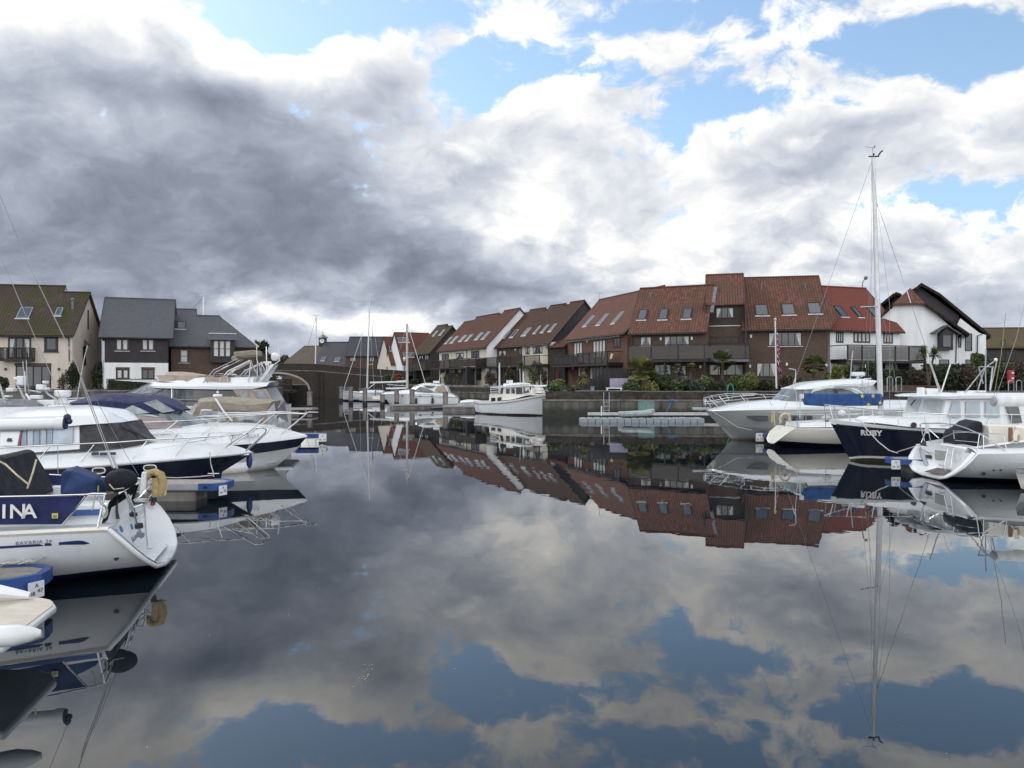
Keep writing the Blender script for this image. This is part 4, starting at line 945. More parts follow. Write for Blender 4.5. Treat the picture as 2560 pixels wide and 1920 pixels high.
# hipped right end
m = MB(); Wp = hx.W; sl = hx.slope; rn = (10.2-6.55)/sl; Lh = hx.L
m.slab([Wp(4.9,0,6.55), Wp(Lh,0,6.55), Wp(4.92,rn,10.2)], .12); m.slab([Wp(Lh,0,6.55), Wp(Lh,2*rn,6.55), Wp(4.92,rn,10.2)], .12); m.slab([Wp(Lh,2*rn,6.55), Wp(4.9,2*rn,6.55), Wp(4.92,rn,10.2)], .12)
m.build('hip_roof', slate, hx.roof, world=True, smooth=0, weld=False)
m = MB(); m.hexa([Wp(4.9,.4,GZ), Wp(Lh-.4,.4,GZ), Wp(Lh-.4,7.6,GZ), Wp(4.9,7.6,GZ)], [Wp(4.9,.4,6.5), Wp(Lh-.4,.4,6.5), Wp(Lh-.4,7.6,6.5), Wp(4.9,7.6,6.5)]); m.build('side_wall', brick_b, hx.root, world=True, smooth=0)
m = MB(); m.tube([Wp(4.92,rn,10.22), Wp(Lh,0,6.57)], .09, 5); m.build('hip_tiles', ltrim, hx.roof, world=True)
skylight(hx.root, hx.Rf, r2(150,717), r2(288,642)); win(hx.root, hx.F, r2(215,1092), r2(318,945), 1, 2, fw=.1, sill=ltrim, curt=2)
a0, b0 = hx.F.px(r2(562,1090)); a1, b1 = hx.F.px(r2(830,840)); m = MB(); hx.F.box(m, a0, b0, a1, b1, 0, .7); ori = m.build('oriel', tbl, hx.root, world=True, smooth=0)
po = Plane(hx.F.pt(0,0,.7), hx.F.t, hx.F.w); win(ori, po, (a0+.2, b0+.55), (a1-.35, b1-.05), 3, 2, local=True, fw=.12, curt=2, name='casement')
m = MB(); m.slab([po.pt(a0-.3, b1-.05, .35), po.pt(a1+.25, b1-.05, .35), po.pt(a1+.15, b1+.62, -.5), po.pt(a0-.2, b1+.62, -.5)], .08); m.build('oriel_roof', slate, ori, world=True, smooth=0)
m = MB(); m.tube([po.pt(a1+.15, b1+.66, -.5), po.pt(a0-.2, b1+.66, -.5)], .07, 5); m.build('oriel_ridge', ltrim, ori, world=True)
win(hx.root, hx.F, (1.3, GZ+.1), (2.6, GZ+1.8), 2, local=True); win(hx.root, hx.F, (7.4, GZ+.1), (9.8, GZ+2.2), 3, local=True, name='door')
hy = House('waterside_house', 'low brown extension with sloping roof between the brick house and the bridge', 'house', (X_(645,84),84), (X_(690,86),86), GZ, 4.2, 6.4, 3.0, brick_d, darktile, brick_d, grp=GL_, ov=.3)
# ================================================================ boats
ra = reg(0, 900, .21699); rb = reg(300, 860, .24412); rc = reg(0, 1180, .21699); re_ = reg(1700, 900, .22604); rf = reg(2060, 900, .22604); rg = reg(820, 900, .18083)
class Boat:
    def __init__(s, name, label, cat, O, deg, region, grp=None):
        s.O = Vector((O[0], O[1], 0)); s.th = R(deg); s.h = Vector((math.cos(s.th), math.sin(s.th), 0)); s.l = Vector((-s.h.y, s.h.x, 0))
        s.sg = 1 if s.l.dot(Vector((0,0,0))-s.O) > 0 else -1          # side facing the eye
        s.root = empty(name, s.O, s.th, label, cat, grp); s.r = region
    def q(s, x, y, k=0.0, side=None, r=None):
        """place something seen at x, y of the region on the fore-and-aft plane k metres off the centreline"""
        u, v = (r or s.r)(x, y); sd = s.sg if side is None else side
        d = Vector(((u-1280)/FPX, 1, -(v-VH)/FPX)); o = s.O+s.l*(k*s.sg)
        t = (o-EYE).dot(s.l)/d.dot(s.l); w = EYE+d*t-s.O
        return Vector((w.dot(s.h), k*s.sg, w.z))
    def a(s, pts, r=None):      # for mirrored lofts: lateral value positive
        out = []
        for p in pts:
            if isinstance(p, Vector): out.append(p); continue
            g = s.q(*p, r=r); out.append(Vector((g.x, abs(p[2]), g.z)))
        return out
    def n(s, pts, r=None): return [p if isinstance(p, Vector) else s.q(*p, r=r) for p in pts]
    def loft(s, name, rails, mats, n=20, par=None, mis=None, caps=(True, False), smooth=35, mirror=True, sub=0):
        m = MB(); m.loft([s.a(r_) for r_ in rails], n, mirror, mis, caps)
        return m.build(name, mats, par or s.root, smooth=smooth, sub=sub)
    def tubes(s, name, lists, r, mat_, par=None, both=False, n=6, r2=None):
        m = MB()
        for l_ in lists:
            p = s.n(l_); m.tube(p, r, n, r2=r2)
            o = m.build(name, mat_, par or s.root)
        if both:
            m = MB()
            for l_ in lists: m.tube([Vector((a.x, -a.y, a.z)) for a in s.n(l_)], r, n, r2=r2)
            m.build(name, mat_, par or s.root)
        return o
    def panel(s, name, pts, th, mat_, par=None, mirror=True, label=None):
        m = MB(); p = s.n(pts); off = Vector((0, th*s.sg, 0))
        m.hexa([a-off*.3 for a in p], [a+off for a in p])
        o = m.build(name, mat_, par or s.root, smooth=0, label=label)
        if mirror: m = MB(); m.hexa([Vector((a.x, -a.y, a.z))+off*.3 for a in p], [Vector((a.x, -a.y, a.z))-off for a in p]); m.build(name, mat_, par or s.root, smooth=0)
        return o
def text(body, size, mat_, par, loc, xdir, up, name='lettering', ext=.002, italic=0, spacing=1, bold=0):
    cu = bpy.data.curves.new(name, 'FONT'); cu.body = body; cu.size = size; cu.extrude = ext; cu.shear = italic; cu.space_character = spacing; cu.offset = bold
    cu.align_x = 'LEFT'; cu.resolution_u = 3
    t = bpy.data.objects.new(name, cu); COL.objects.link(t)
    dg = bpy.context.evaluated_depsgraph_get(); me = bpy.data.meshes.new_from_object(t.evaluated_get(dg))
    bpy.data.objects.remove(t); o = bpy.data.objects.new(name, me); COL.objects.link(o); me.materials.clear(); me.materials.append(mat_)
    x = Vector(xdir).normalized(); y = Vector(up); y = (y-x*y.dot(x)).normalized(); z = x.cross(y)
    mt = Matrix((x, y, z)).transposed().to_4x4(); mt.translation = Vector(loc); me.transform(mt)
    o.parent = par; return o
def fender(name, label, loc, r, h, mat_, top=None, group=None):
    t = empty(name, loc, 0, label, 'fender', group)
    m = MB(); m.lathe([(.02,-h/2-.03),(r*.5,-h/2),(r*.9,-h/2+.07),(r,-h/2+.18),(r,h/2-.15),(r*.7,h/2-.03),(.03,h/2+.05)], (0,0,0), 12); m.build('body', mat_, t)
    if top: m = MB(); m.tube([(0,0,h/2), Vector(top)-Vector(loc)], .008, 5); m.build('line', rope_m, t)
    return t

# ---------------------------------------------------------------- navy hulled cruiser with blinds, nearest on the left
B = Boat('motor_cruiser', 'white motor cruiser with navy topsides and dark windscreen cover, bow over the finger pontoon', 'motor boat', (-9.5, 20.3), 8, ra, 'motor boats on the left')
XB = -1.3
V = Vector
sheer = [(-700,1262,1.9),(200,1262,1.9),(900,1236,1.86),(1600,1190,1.5),(2300,1130,.95),(2650,1098,.45),(2920,1066,0)]
hull_lo = [V((-6.5,1.55,0)), V((-2,1.5,0)), V((0,1.1,0)), V((1.0,.45,.0)), V((1.42,0,0))]
keel = [V((-6.5,0,-.5)), V((0,0,-.5)), V((1.3,0,-.15))]
B.loft('hull', [keel, hull_lo, [(-700,1410,1.85),(200,1410,1.85),(900,1400,1.75),(1600,1370,1.3),(2200,1330,.7),(2560,1290,0)], sheer], [navy], 28)
deck = [sheer, [(-700,1238,1.88),(200,1238,1.88),(900,1212,1.84),(1600,1166,1.5),(2300,1108,.93),(2650,1080,.42),(2900,1056,0)],
        [(-700,1130,1.55),(200,1125,1.55),(900,1085,1.5),(1500,1030,1.2),(2200,985,.7),(2650,1010,.3),(2880,1045,0)],
        [V((-6.5,0,1.15)), V((-1.4,0,1.2)), V((.2,0,1.22)), V((1.6,0,1.10)), (2870,1040,0)]]
B.loft('deck', deck, [gel, gel, gel], 28)
B.loft('rubbing_strake', [[(p[0],p[1]+9,p[2]+.03) for p in sheer], [(p[0],p[1]-6,p[2]+.03) for p in sheer]], [grey_trim], 28, caps=(False,False))
base = [(-700,1120,1.42),(0,1090,1.42),(900,1028,1.36),(1100,1015,1.3),(1400,990,1.05),(1600,950,.6),(1762,905,0)]
topw = [(-700,830,1.22),(0,800,1.22),(895,742,1.16),(1100,735,1.10),(1330,724,.85),(1420,716,.45),(1440,708,0)]
cabin = B.loft('cabin_side', [base, topw], [gel], 30, caps=(False,False))
# blinds in the side windows, dark cover on the windscreen
def sub_rail(rail, a, b, n=12, out=.012):
    p = resample(B.a(rail), 61); k0, k1 = int(a*60), int(b*60)
    pts = p[k0:k1+1]; pts = [pts[int(round(i*(len(pts)-1)/(n-1)))] for i in range(n)]
    return [V((q.x+.05, q.y+out*2.2 if q.y > .01 else 0, q.z)) for q in pts]
def lerp_r(r1_, r2_, t): return [a.lerp(b, t) for a, b in zip(r1_, r2_)]
a_, b_ = sub_rail(base, .335, 1.0), sub_rail(topw, .335, 1.0)
m = MB(); m.loft([lerp_r(a_, b_, -.02), b_], 12, True, None, (False, False)); m.build('windscreen_cover', plain('mesh_cover', (.045,.042,.05), .75, var=.3, scale=4, bump=.3, bscale=9), cabin)
for i in range(5):
    x0 = 240+i*75; B.panel('side_window', [(x0+8,980-i*3,1.41),(x0+66,977-i*3,1.41),(x0+66,790-i*5,1.235),(x0+8,795-i*5,1.235)], .015, plain('blind_stripe_a', (.38,.44,.51), .4) if i % 2 else plain('blind_stripe_b', (.24,.31,.39), .4), cabin)
B.panel('side_window', [(612,965,1.40),(835,955,1.38),(845,765,1.21),(618,785,1.22)], .02, plain('blind_stripe_a', (0,0,0)), cabin)
B.panel('side_door', [(5,990,1.42),(205,985,1.42),(235,828,1.26),(20,828,1.27)], .02, gel, cabin)
B.panel('pennant_sticker', [(80,935,1.40),(140,935,1.40),(130,900,1.37),(95,900,1.37)], .03, ink_m, cabin, mirror=False)
B.panel('door_frame', [(208,990,1.43),(235,990,1.43),(262,815,1.26),(240,815,1.26)], .03, plain('wine_trim', (.20,.06,.08), .5), cabin)
edge = [(-700,815,1.36),(0,808,1.36),(400,800,1.34),(900,752,1.28),(1250,728,1.05),(1430,712,.5),(1490,704,0)]
roof = B.loft('roof', [edge, [(-700,700,1.30),(0,665,1.30),(400,650,1.28),(900,640,1.2),(1200,650,.98),(1400,680,.45),(1480,698,0)],
    [(-700,655,.9),(0,655,.9),(250,610,.9),(700,592,.85),(1200,588,.7),(1330,630,.3),(1440,675,0)], [V((-6.5,0,2.16)), V((-3.6,0,2.18)), V((-2.2,0,2.22)), V((-1.9,0,2.2)), V((-1.35,0,1.98))]], [gel], 28)
B.tubes('wiper', [[(1390,770,.98),(1560,860,.72),(1600,915,.62)],[(1480,800,.68),(1690,900,.3)]], .010, black)
# guard rail
rail = [(-200,1040,1.8),(60,1008,1.8),(700,975,1.76),(1330,950,1.55),(1700,922,1.25),(2212,895,.95),(2600,872,.6),(2860,850,.35)]
m = MB(); p = B.n(rail); m.tube(p, .018, 6); m.tube([V((a.x,-a.y,a.z)) for a in p], .018, 6)
rb_ = lambda x, y, k: B.q(x, y, k, r=rb)
for sg_ in (1, -1):
    f_ = lambda p: V((p.x, p.y*sg_, p.z))
    m.tube([f_(rb_(1080,1055,.45)), f_(rb_(1380,858,.38)), f_(rb_(1460,857,.33)), f_(rb_(1500,875,.25)), f_(rb_(1485,910,.2)), f_(rb_(1290,1095,.12))], .022, 6)
    for a, b in (((455,1135,1.82),(575,995,1.78)), ((930,1170,1.78),(1085,975,1.68)), ((1500,1158,1.5),(1690,935,1.28)), ((1995,1130,1.15),(2190,905,.98)), ((2490,1120,.7),(2560,900,.62))): m.tube([f_(B.q(*a)), f_(B.q(*b))], .014, 6)
    m.tube([f_(rb_(330,1075,1.35)), f_(rb_(720,1010,.9)), f_(rb_(1290,905,.5))], .01, 5)
m.build('guard_rail', steel, B.root)
for x, y in ((1135,1275), (1725,1243)):
    pts = [(x-72,y,1.94),(x-60,y-24,1.94),(x-30,y-30,1.94),(x+35,y-32,1.93),(x+65,y-26,1.93),(x+78,y-2,1.93),(x+66,y+22,1.92),(x+30,y+32,1.92),(x-35,y+34,1.93),(x-62,y+24,1.93)]
    if x > 1500: pts = [(a,b,k-.50) for a,b,k in pts]
    f = B.panel('porthole', pts, .03, bglass, mirror=False)
    B.tubes('rim', [[(a,b,k+.04) for a,b,k in pts+[pts[0]]]], .016, gel_warm, f)
for x0, x1 in ((1060,1138),(1155,1335)): B.panel('deck_vent', [(x0,1100,1.62),(x1,1093,1.6),(x1,1060,1.55),(x0,1066,1.57)], .03, ink_m, mirror=False)
B.tubes('handrail', [[(-50,712,1.3),(950,720,1.22)],[(0,760,1.36),(600,770,1.34)]], .018, grey_trim)
# anchor line cleat
B.tubes('mooring_cleat', [[(2780,1100,.15),(2870,1090,.15)]], .03, steel)

# ---------------------------------------------------------------- second cruiser: navy band over white bottom
B = Boat('sports_cruiser', 'sports cruiser with navy canopy, navy band over white lower hull and long pointed bow', 'motor boat', (-9.0, 24.0), 9, rb, 'motor boats on the left')
sh = [(-2400,1150,1.75),(-600,1130,1.75),(500,1080,1.6),(1000,1045,1.3),(1400,1018,.85),(1700,985,.35),(1912,955,0)]
nb = [(-2400,1250,1.72),(-600,1230,1.72),(500,1190,1.5),(1000,1155,1.15),(1390,1120,.75),(1640,1085,.35),(1825,1052,0)]
wl = [V((-7.5,1.5,0)), V((-2,1.5,0)), V((0,1.05,0)), V((.7,.5,0)), (1560,1290,0)]
B.loft('hull', [[V((-7.5,0,-.5)), V((0,0,-.5)), (1540,1300,0)], wl, [(-2400,1330,1.68),(-600,1310,1.68),(500,1270,1.4),(1000,1235,1.0),(1390,1200,.55),(1600,1160,.22),(1760,1115,0)], nb], [gel], 26)
B.loft('topside_band', [nb, sh], [navy], 26)
B.loft('spray_rail', [[(600,1275,1.36),(1000,1275,.85),(1300,1262,.55),(1640,1215,.12)], [(600,1262,1.40),(1000,1262,.9),(1300,1250,.6),(1640,1205,.16)]], [gel], 16, caps=(False,False))
dk = B.loft('deck', [sh, [(-2400,1120,1.74),(-600,1100,1.74),(500,1055,1.6),(1000,1022,1.3),(1400,992,.85),(1700,960,.35),(1918,938,0)],
   [(-2400,930,1.5),(-600,900,1.5),(500,862,1.25),(900,845,1.0),(1300,835,.65),(1650,875,.25),(1900,928,0)], [V((-7.5,0,1.35)), V((-3.2,0,1.45)), V((-1.8,0,1.50)), V((0,0,1.52)), (1300,822,0), (1600,862,0), (1895,922,0)]], [gel], 26)
# white side arch with pink tinted windows
B.loft('cabin_side', [[(-800,860,1.4),(-300,870,1.4),(200,872,1.35),(500,868,1.2),(760,850,.8),(900,800,0)], [(-800,760,1.3),(-300,740,1.3),(100,715,1.22),(260,712,1.1),(500,760,.85),(720,790,.3)]], [gel], 22, caps=(False,False))
B.panel('side_window', [(170,862,1.40),(650,862,1.17),(540,800,1.2),(460,762,1.2),(300,735,1.27),(170,732,1.3),(80,750,1.33),(60,770,1.36)], .03, pinkglass, mirror=True)
B.loft('windscreen', [[(400,780,1.2),(560,832,1.1),(720,832,.8),(900,795,0)], [(400,710,1.1),(500,722,.95),(560,705,.6),(650,690,0)]], [bglass_l], 16, caps=(False,False))
# canopy
rA = lambda L: [B.q(x, y, k, r=ra) for x, y, k in L]
def AM(L): return [V((p.x, abs(p.y), p.z)) for p in rA(L)]
cn = MB(); cn.loft([AM([(800,505,1.25),(900,560,1.3),(1100,585,1.3),(1350,612,1.25),(1850,622,1.0),(2110,592,.4)]), AM([(800,498,1.25),(950,490,1.3),(1200,470,1.3),(1500,500,1.2),(1780,470,1.0),(2118,580,.4)]),
   AM([(800,492,.8),(960,450,.85),(1200,392,.9),(1500,410,.85),(1780,425,.6),(2116,575,.3)]), AM([(800,490,0),(960,440,0),(1200,386,0),(1500,400,0),(1780,418,0),(2118,570,0)])], 24, True, None, (True, False))
cn = cn.build('canopy', cv_navy, B.root)
for pts in ([(1350,608,1.29),(1430,640,1.32),(1730,608,1.15),(1530,520,1.2)], [(1650,490,1.13),(1800,455,1.03),(2020,585,.75),(1870,608,1.0)]):
    m = MB(); p = rA(pts); off = V((0,.03*B.sg,0)); m.hexa([a for a in p], [a+off for a in p]); m.build('canopy_window', vinyl, cn, smooth=0); m = MB(); m.hexa([V((a.x,-a.y,a.z)) for a in p], [V((a.x,-a.y,a.z))-off for a in p]); m.build('canopy_window', vinyl, cn, smooth=0)
m = MB()
for sg_ in (1, -1):
    f_ = lambda p: V((p.x, p.y*sg_, p.z))
    top = [(-300,840,1.7),(100,805,1.6),(580,790,1.35),(870,775,1.1),(1600,712,.55),(1900,718,.2)]
    m.tube([f_(B.q(*p)) for p in top], .016, 6)
    m.tube([f_(B.q(*p)) for p in [(840,740,1.05),(1230,722,.8),(1600,708,.55),(1860,722,.22),(1925,700,.12),(2030,700,0)]], .016, 6)
    m.tube([f_(B.q(*p)) for p in [(300,930,1.5),(900,905,1.1),(1300,895,.75)]], .012, 5)
    for a, b in (((390,945,1.58),(590,790,1.35)), ((640,940,1.5),(480,875,1.5)), ((830,930,1.25),(1020,780,1.0)), ((1330,880,.8),(1470,760,.65)), ((1440,835,.75),(1590,715,.55)), ((1640,925,.35),(1910,715,.2))): m.tube([f_(B.q(*a)), f_(B.q(*b))], .013, 6)
m.build('guard_rail', steel, B.root)
text('CRYSTAL', .17, ink_g, B.root, B.q(1115,977,1.15)+V((0,-.02,0)), (1,.30,.05), (0,.25,1), 'lettering', italic=.2); text('CLEAR', .17, ink_g, B.root, B.q(1262,968,1.02)+V((0,-.03,0)), (1,.42,.05), (0,.25,1), 'lettering', italic=.2)

# blue fender between the two bows
fender('fender', 'long blue fender hanging at the tip of the navy cruiser bow', rb(1325,1190) and P(300+1325*.24412, 860+1190*.24412, 20.9), .085, .40, plain('fender_blue', (.03,.05,.22), .5), P(300+1322*.24412, 860+930*.24412, 21.0))

# ---------------------------------------------------------------- third: tan hooded boat
B = Boat('cabin_cruiser', 'white cabin cruiser under a taut tan cockpit hood, stern towards the channel', 'motor boat', (-10.5, 27.6), 189.5, rb, 'motor boats on the left')
B.loft('hull', [[V((-1.75,0,-.3)), V((4,0,-.4)), V((6.6,0,-.1))], [V((-1.75,1.3,0)), V((3,1.35,0)), V((6.9,0,0))], [(1600,880,1.45),(1450,860,1.5),(400,830,1.3),(-900,820,0)], [(1595,832,1.45),(1450,822,1.5),(400,780,1.3),(-900,740,0)]], [gel], 20)
B.loft('deck', [[(1595,832,1.45),(1450,822,1.5),(400,780,1.3),(-900,740,0)], [V((-1.75,0,1.15)), V((3,0,1.4)), V((7,0,1.6))]], [gel], 12, caps=(False,False))
pf = MB(); pf.hexa([V((-2.35,-1.1,.22)), V((-1.7,-1.25,.22)), V((-1.7,1.25,.22)), V((-2.35,1.1,.22))], [V((-2.4,-1.1,.36)), V((-1.7,-1.25,.36)), V((-1.7,1.25,.36)), V((-2.4,1.1,.36))]); pf = pf.build('swim_platform', gel, B.root, bevel=.05)
m = MB(); m.hexa([V((-2.3,-1.0,.362)), V((-1.8,-1.15,.362)), V((-1.8,1.15,.362)), V((-2.3,1.0,.362))], [V((-2.3,-1.0,.372)), V((-1.8,-1.15,.372)), V((-1.8,1.15,.372)), V((-2.3,1.0,.372))]); m.build('teak', teak, pf, smooth=0)
hd = B.loft('hood', [[(1500,690,1.35),(1300,685,1.4),(1090,680,1.4),(900,670,1.4),(800,668,1.3),(790,640,.9)], [(1545,600,1.3),(1300,625,1.38),(1090,600,1.38),(900,590,1.36),(810,600,1.2),(795,600,.9)], [(1560,590,.9),(1300,570,.95),(1090,555,.95),(950,552,.95),(840,558,.9),(800,580,.6)], [(1565,588,0),(1300,565,0),(1090,550,0),(950,546,0),(840,553,0),(800,575,0)]], [cv_tan], 20, caps=(True,False))
B.panel('front_window', [(690,692,1.3),(740,700,1.34),(800,640,1.2),(782,603,1.15)], .03, pinkglass, hd)
B.panel('side_window', [(800,760,1.45),(1080,770,1.46),(1060,690,1.42),(840,680,1.42)], .02, vinyl, hd)
B.panel('side_window', [(1180,775,1.46),(1440,775,1.46),(1440,700,1.42),(1160,692,1.42)], .02, vinyl, hd)
B.panel('stern_screen', [(1500,790,1.45),(1620,850,1.4),(1580,600,1.3),(1500,690,1.38)], .02, plain('grey_vinyl', (.26,.27,.31), .3, var=.2), hd)
for a in ([(700,790),(790,780),(830,680),(790,640)], [(1030,690),(1160,690),(1220,800),(1100,800)], [(1440,690),(1500,690),(1500,820),(1440,820)]):
    B.panel('hood_flap', [(x, y, 1.43+(y-690)*.0003) for x, y in a], .03, cv_tan, hd)
B.tubes('radar_arch', [[(975,560,1.42),(990,580,1.44),(1060,690,1.5),(1150,790,1.55)]], .035, gel, both=True)
m = MB(); c = B.q(1000, 520, 0); m.lathe([(.02,-.06),(.17,-.05),(.18,0),(.14,.05),(.02,.06)], c+V((0,0,-.03)), 14); m.lathe([(.02,-.02),(.12,-.015),(.12,.015),(.02,.02)], c+V((0,0,-.14)), 12); m.box(c+V((0,0,.10)), (.08,.08,.06)); m.tube([c, c+V((0,0,.18))], .01); m.tube([c+V((0,0,-.1)), B.q(975,560,0)], .03); m.build('radar', white_pl, B.root)

# ---------------------------------------------------------------- fourth: flybridge motor yacht
B = Boat('flybridge_yacht', 'large white flybridge motor yacht with folded bimini frame and slanting radar mast', 'motor boat', (-14.5, 36.0), 189.5, rb, 'motor boats on the left')
sh = [(1640,640,2.0),(1200,640,2.05),(500,635,2.05),(0,625,1.8),(-400,600,1.2),(-900,560,0)]
B.loft('hull', [[V((-3.4,0,-.4)), V((3,0,-.5)), V((8,0,-.2))], [V((-3.4,1.8,0)), V((3,1.8,0)), V((6,1.0,0)), V((8.6,0,0))], sh], [gel], 20)
B.loft('deck', [sh, [V((-3.4,0,1.7)), V((0,0,1.75)), V((5,0,1.9)), V((9.5,0,2.0))]], [gel], 14, caps=(False,False))
B.loft('saloon_side', [[(1610,650,1.75),(1200,650,1.8),(500,640,1.8),(20,560,1.3),(-60,520,0)], [(1500,455,1.6),(1200,460,1.65),(500,460,1.65),(250,438,1.2),(230,436,0)]], [bglass], 20, caps=(True,False))
B.loft('windscreen', [[(430,470,1.68),(300,520,1.6),(60,530,1.25),(10,520,0)], [(440,450,1.66),(330,440,1.5),(250,432,1.2),(225,430,0)]], [plain('windscreen_glass', (.22,.24,.26), .05, spec=1.8)], 14, caps=(False,False))
B.panel('windscreen_blind', [(90,520,1.42),(330,500,1.62),(430,460,1.68),(260,440,1.35)], .03, plain('windscreen_shade', (.24,.25,.27), .2, var=.35, scale=8))
B.panel('aft_canvas', [(1290,655,1.84),(1600,640,1.84),(1500,462,1.72),(1150,465,1.74),(1230,560,1.8)], .03, cv_beige)
B.panel('canvas_window', [(1250,560,1.88),(1330,560,1.88),(1300,480,1.80),(1200,485,1.80)], .02, plain('grey_vinyl', (0,0,0)))
B.panel('canvas_window', [(1440,570,1.88),(1520,580,1.88),(1470,480,1.80),(1360,482,1.80)], .02, plain('grey_vinyl', (0,0,0)))
B.tubes('side_rail', [[(360,572,1.95),(700,572,1.98),(1100,580,1.98)], [(530,460,1.9),(530,650,2.0)]], .02, steel, both=True)
fb = B.loft('flybridge_deck', [[(1350,462,1.8),(1000,465,1.85),(500,455,1.8),(330,445,1.5),(228,437,0)], [(1500,432,1.8),(1000,435,1.88),(500,432,1.83),(330,425,1.55),(222,430,0)], [(1530,395,1.7),(1000,400,1.8),(500,398,1.75),(330,395,1.3),(300,392,0)], [V((-2.9,0,2.85)), V((1,0,2.9)), V((4.5,0,2.9)), (330,395,0)]], [gel], 22)
B.loft('flybridge_coaming', [[(1360,400,1.5),(1100,400,1.6),(700,400,1.6),(420,385,1.4),(380,380,0)], [(1370,335,1.45),(1100,345,1.55),(870,340,1.55),(560,375,1.4),(500,380,0)]], [gel], 16, par=fb, caps=(True,False))
B.panel('wind_deflector', [(370,320,1.3),(570,320,1.45),(560,382,1.45),(410,372,1.35)], .04, cv_beige, fb)
B.panel('coaming_cover', [(570,325,1.5),(830,322,1.5),(690,385,1.55),(565,380,1.5)], .04, cv_beige, fb)
B.loft('console_cover', [[(850,325,1.2),(700,325,1.3),(450,325,1.2)], [(730,300,.7),(640,288,.7),(480,290,.7)], [(720,296,0),(640,284,0),(490,286,0)]], [cv_beige], 10, par=fb, caps=(True,True))
B.panel('seat_cover', [(870,335,1.6),(1130,340,1.6),(1130,385,1.62),(870,380,1.62)], .04, cv_beige, fb)
B.tubes('top_rail', [[(870,320,1.5),(1460,330,1.5)], [(1020,385,1.7),(1030,335,1.6),(1100,335,1.6),(1105,385,1.7)]], .02, steel, fb, both=True)
arch = B.loft('radar_mast', [[(1440,395,1.0),(1580,205,.7)], [(1400,398,.85),(1540,210,.55)], [(1400,398,0),(1540,210,0)]], [gel], 6, caps=(True,True))
m = MB(); c = B.q(1590,130,0); m.lathe([(.02,-.20),(.14,-.19),(.20,-.1),(.215,.02),(.19,.12),(.12,.19),(.02,.21)], c, 18); m.build('satellite_dome', white_pl, arch)
m = MB(); c = B.q(1508,190,.2); m.box(c, (.40,.18,.11), 0); m.box(c+V((0,0,-.1)), (.2,.2,.12)); m.build('radar_scanner', white_pl, arch, bevel=.04)
B.tubes('antenna', [[(1585,205,.1),(1635,170,.1),(1625,30,.1),(1618,0,.1)]], .03, white_pl, arch)
bf = B.tubes('bimini_frame', [[(850,400,1.6),(960,270,1.55),(1210,150,1.5)], [(890,400,1.6),(980,290,1.55),(1230,170,1.5)], [(1095,315,1.6),(1150,265,1.55),(1350,170,1.5)], [(1140,310,1.6),(1200,250,1.55),(1355,185,1.5)], [(1300,560,1.75),(1340,180,1.5)], [(1405,330,1.4),(1400,0,1.4)], [(1340,190,1.5),(1400,300,1.5)], [(1405,165,1.3),(1450,315,1.4)], [(960,300,1.5),(1060,310,1.5)], [(975,295,1.5),(1110,215,1.5)]], .028, steel, both=True)
m = MB(); p = [B.q(1205,150,0), B.q(1290,118,0), B.q(1430,130,0)]
m.tube([V((a.x, y, a.z)) for a, y in ((p[0],.9),(p[0],-.9))], .13, 8); m.slab([V((p[0].x,-.9,p[0].z+.05)), V((p[2].x,-.9,p[2].z+.05)), V((p[2].x,.9,p[2].z+.05)), V((p[0].x,.9,p[0].z+.05))], .25)
m.build('folded_bimini', cv_tan, bf, bevel=.1)

# ---------------------------------------------------------------- fifth: boat crowded with radar gear, far left
B = Boat('motor_yacht', 'white motor yacht with grey cockpit hood and a crowd of white radars at far left', 'motor boat', (-20.5, 31.0), 8, ra, 'motor boats on the left')
B.loft('hull', [[V((-4,0,-.4)), V((6,0,-.2))], [V((-4,1.7,0)), V((2,1.7,0)), V((7,0,0))], [V((-4,1.8,1.3)), V((2,1.8,1.4)), V((5,.9,1.5)), V((7.6,0,1.6))]], [gel], 16)
B.loft('deck', [[V((-4,1.8,1.3)), V((2,1.8,1.4)), V((5,.9,1.5)), V((7.6,0,1.6))], [V((-4,0,1.45)), V((2,0,1.55)), V((7.4,0,1.65))]], [gel], 12)
B.loft('cockpit_hood', [[(-300,660,1.3),(100,650,1.3),(440,620,1.25)], [(-300,500,1.2),(95,520,1.2),(440,520,1.1)], [(-300,455,.6),(110,460,.6),(420,455,.6)], [(-300,445,0),(110,450,0),(410,445,0)]], [cv_grey], 12, caps=(True,True))
B.loft('wheelhouse', [[(440,640,1.4),(900,640,1.35),(1000,600,0)], [(560,520,1.2),(760,520,1.1),(830,520,0)], [(560,510,0),(700,505,0),(820,515,0)]], [gel], 12, caps=(True,False))
gear = B.tubes('mast_arch', [[(-40,200,.9),(10,330,.95),(100,630,1.0)], [(180,250,.5),(240,360,.5),(330,560,.5),(430,600,.6)], [(340,350,.5),(470,372,.5)], [(520,350,.3),(560,400,.3),(650,450,.3)], [(300,390,.5),(440,600,.6)]], .042, gel)
def bx(x0, y0, x1, y1, k, d, nm, mat_=white_pl):
    a, b = B.q(x0, y1, k), B.q(x1, y0, k); m = MB(); m.box((a+b)/2, (abs(b.x-a.x), d, abs(b.z-a.z))); return m.build(nm, mat_, gear, bevel=.04)
for q_ in ((88,322,175,366), (210,185,285,290), (432,282,520,345), (505,240,545,272), (525,315,560,345), (360,405,480,450), (62,408,130,430)): bx(*q_, .4, .35, 'radar')
o = bx(445,460,650,548,.4,.5,'liferaft_case'); text('CLAR', .22, ink_g, o, B.q(575,545,.4)+V((0,-.27,0)), (1,0,0), (0,0,1))
m = MB(); a, b = B.q(628,420,0), B.q(815,355,0); cx_ = (a+b)/2; w_ = (b.x-a.x)/2
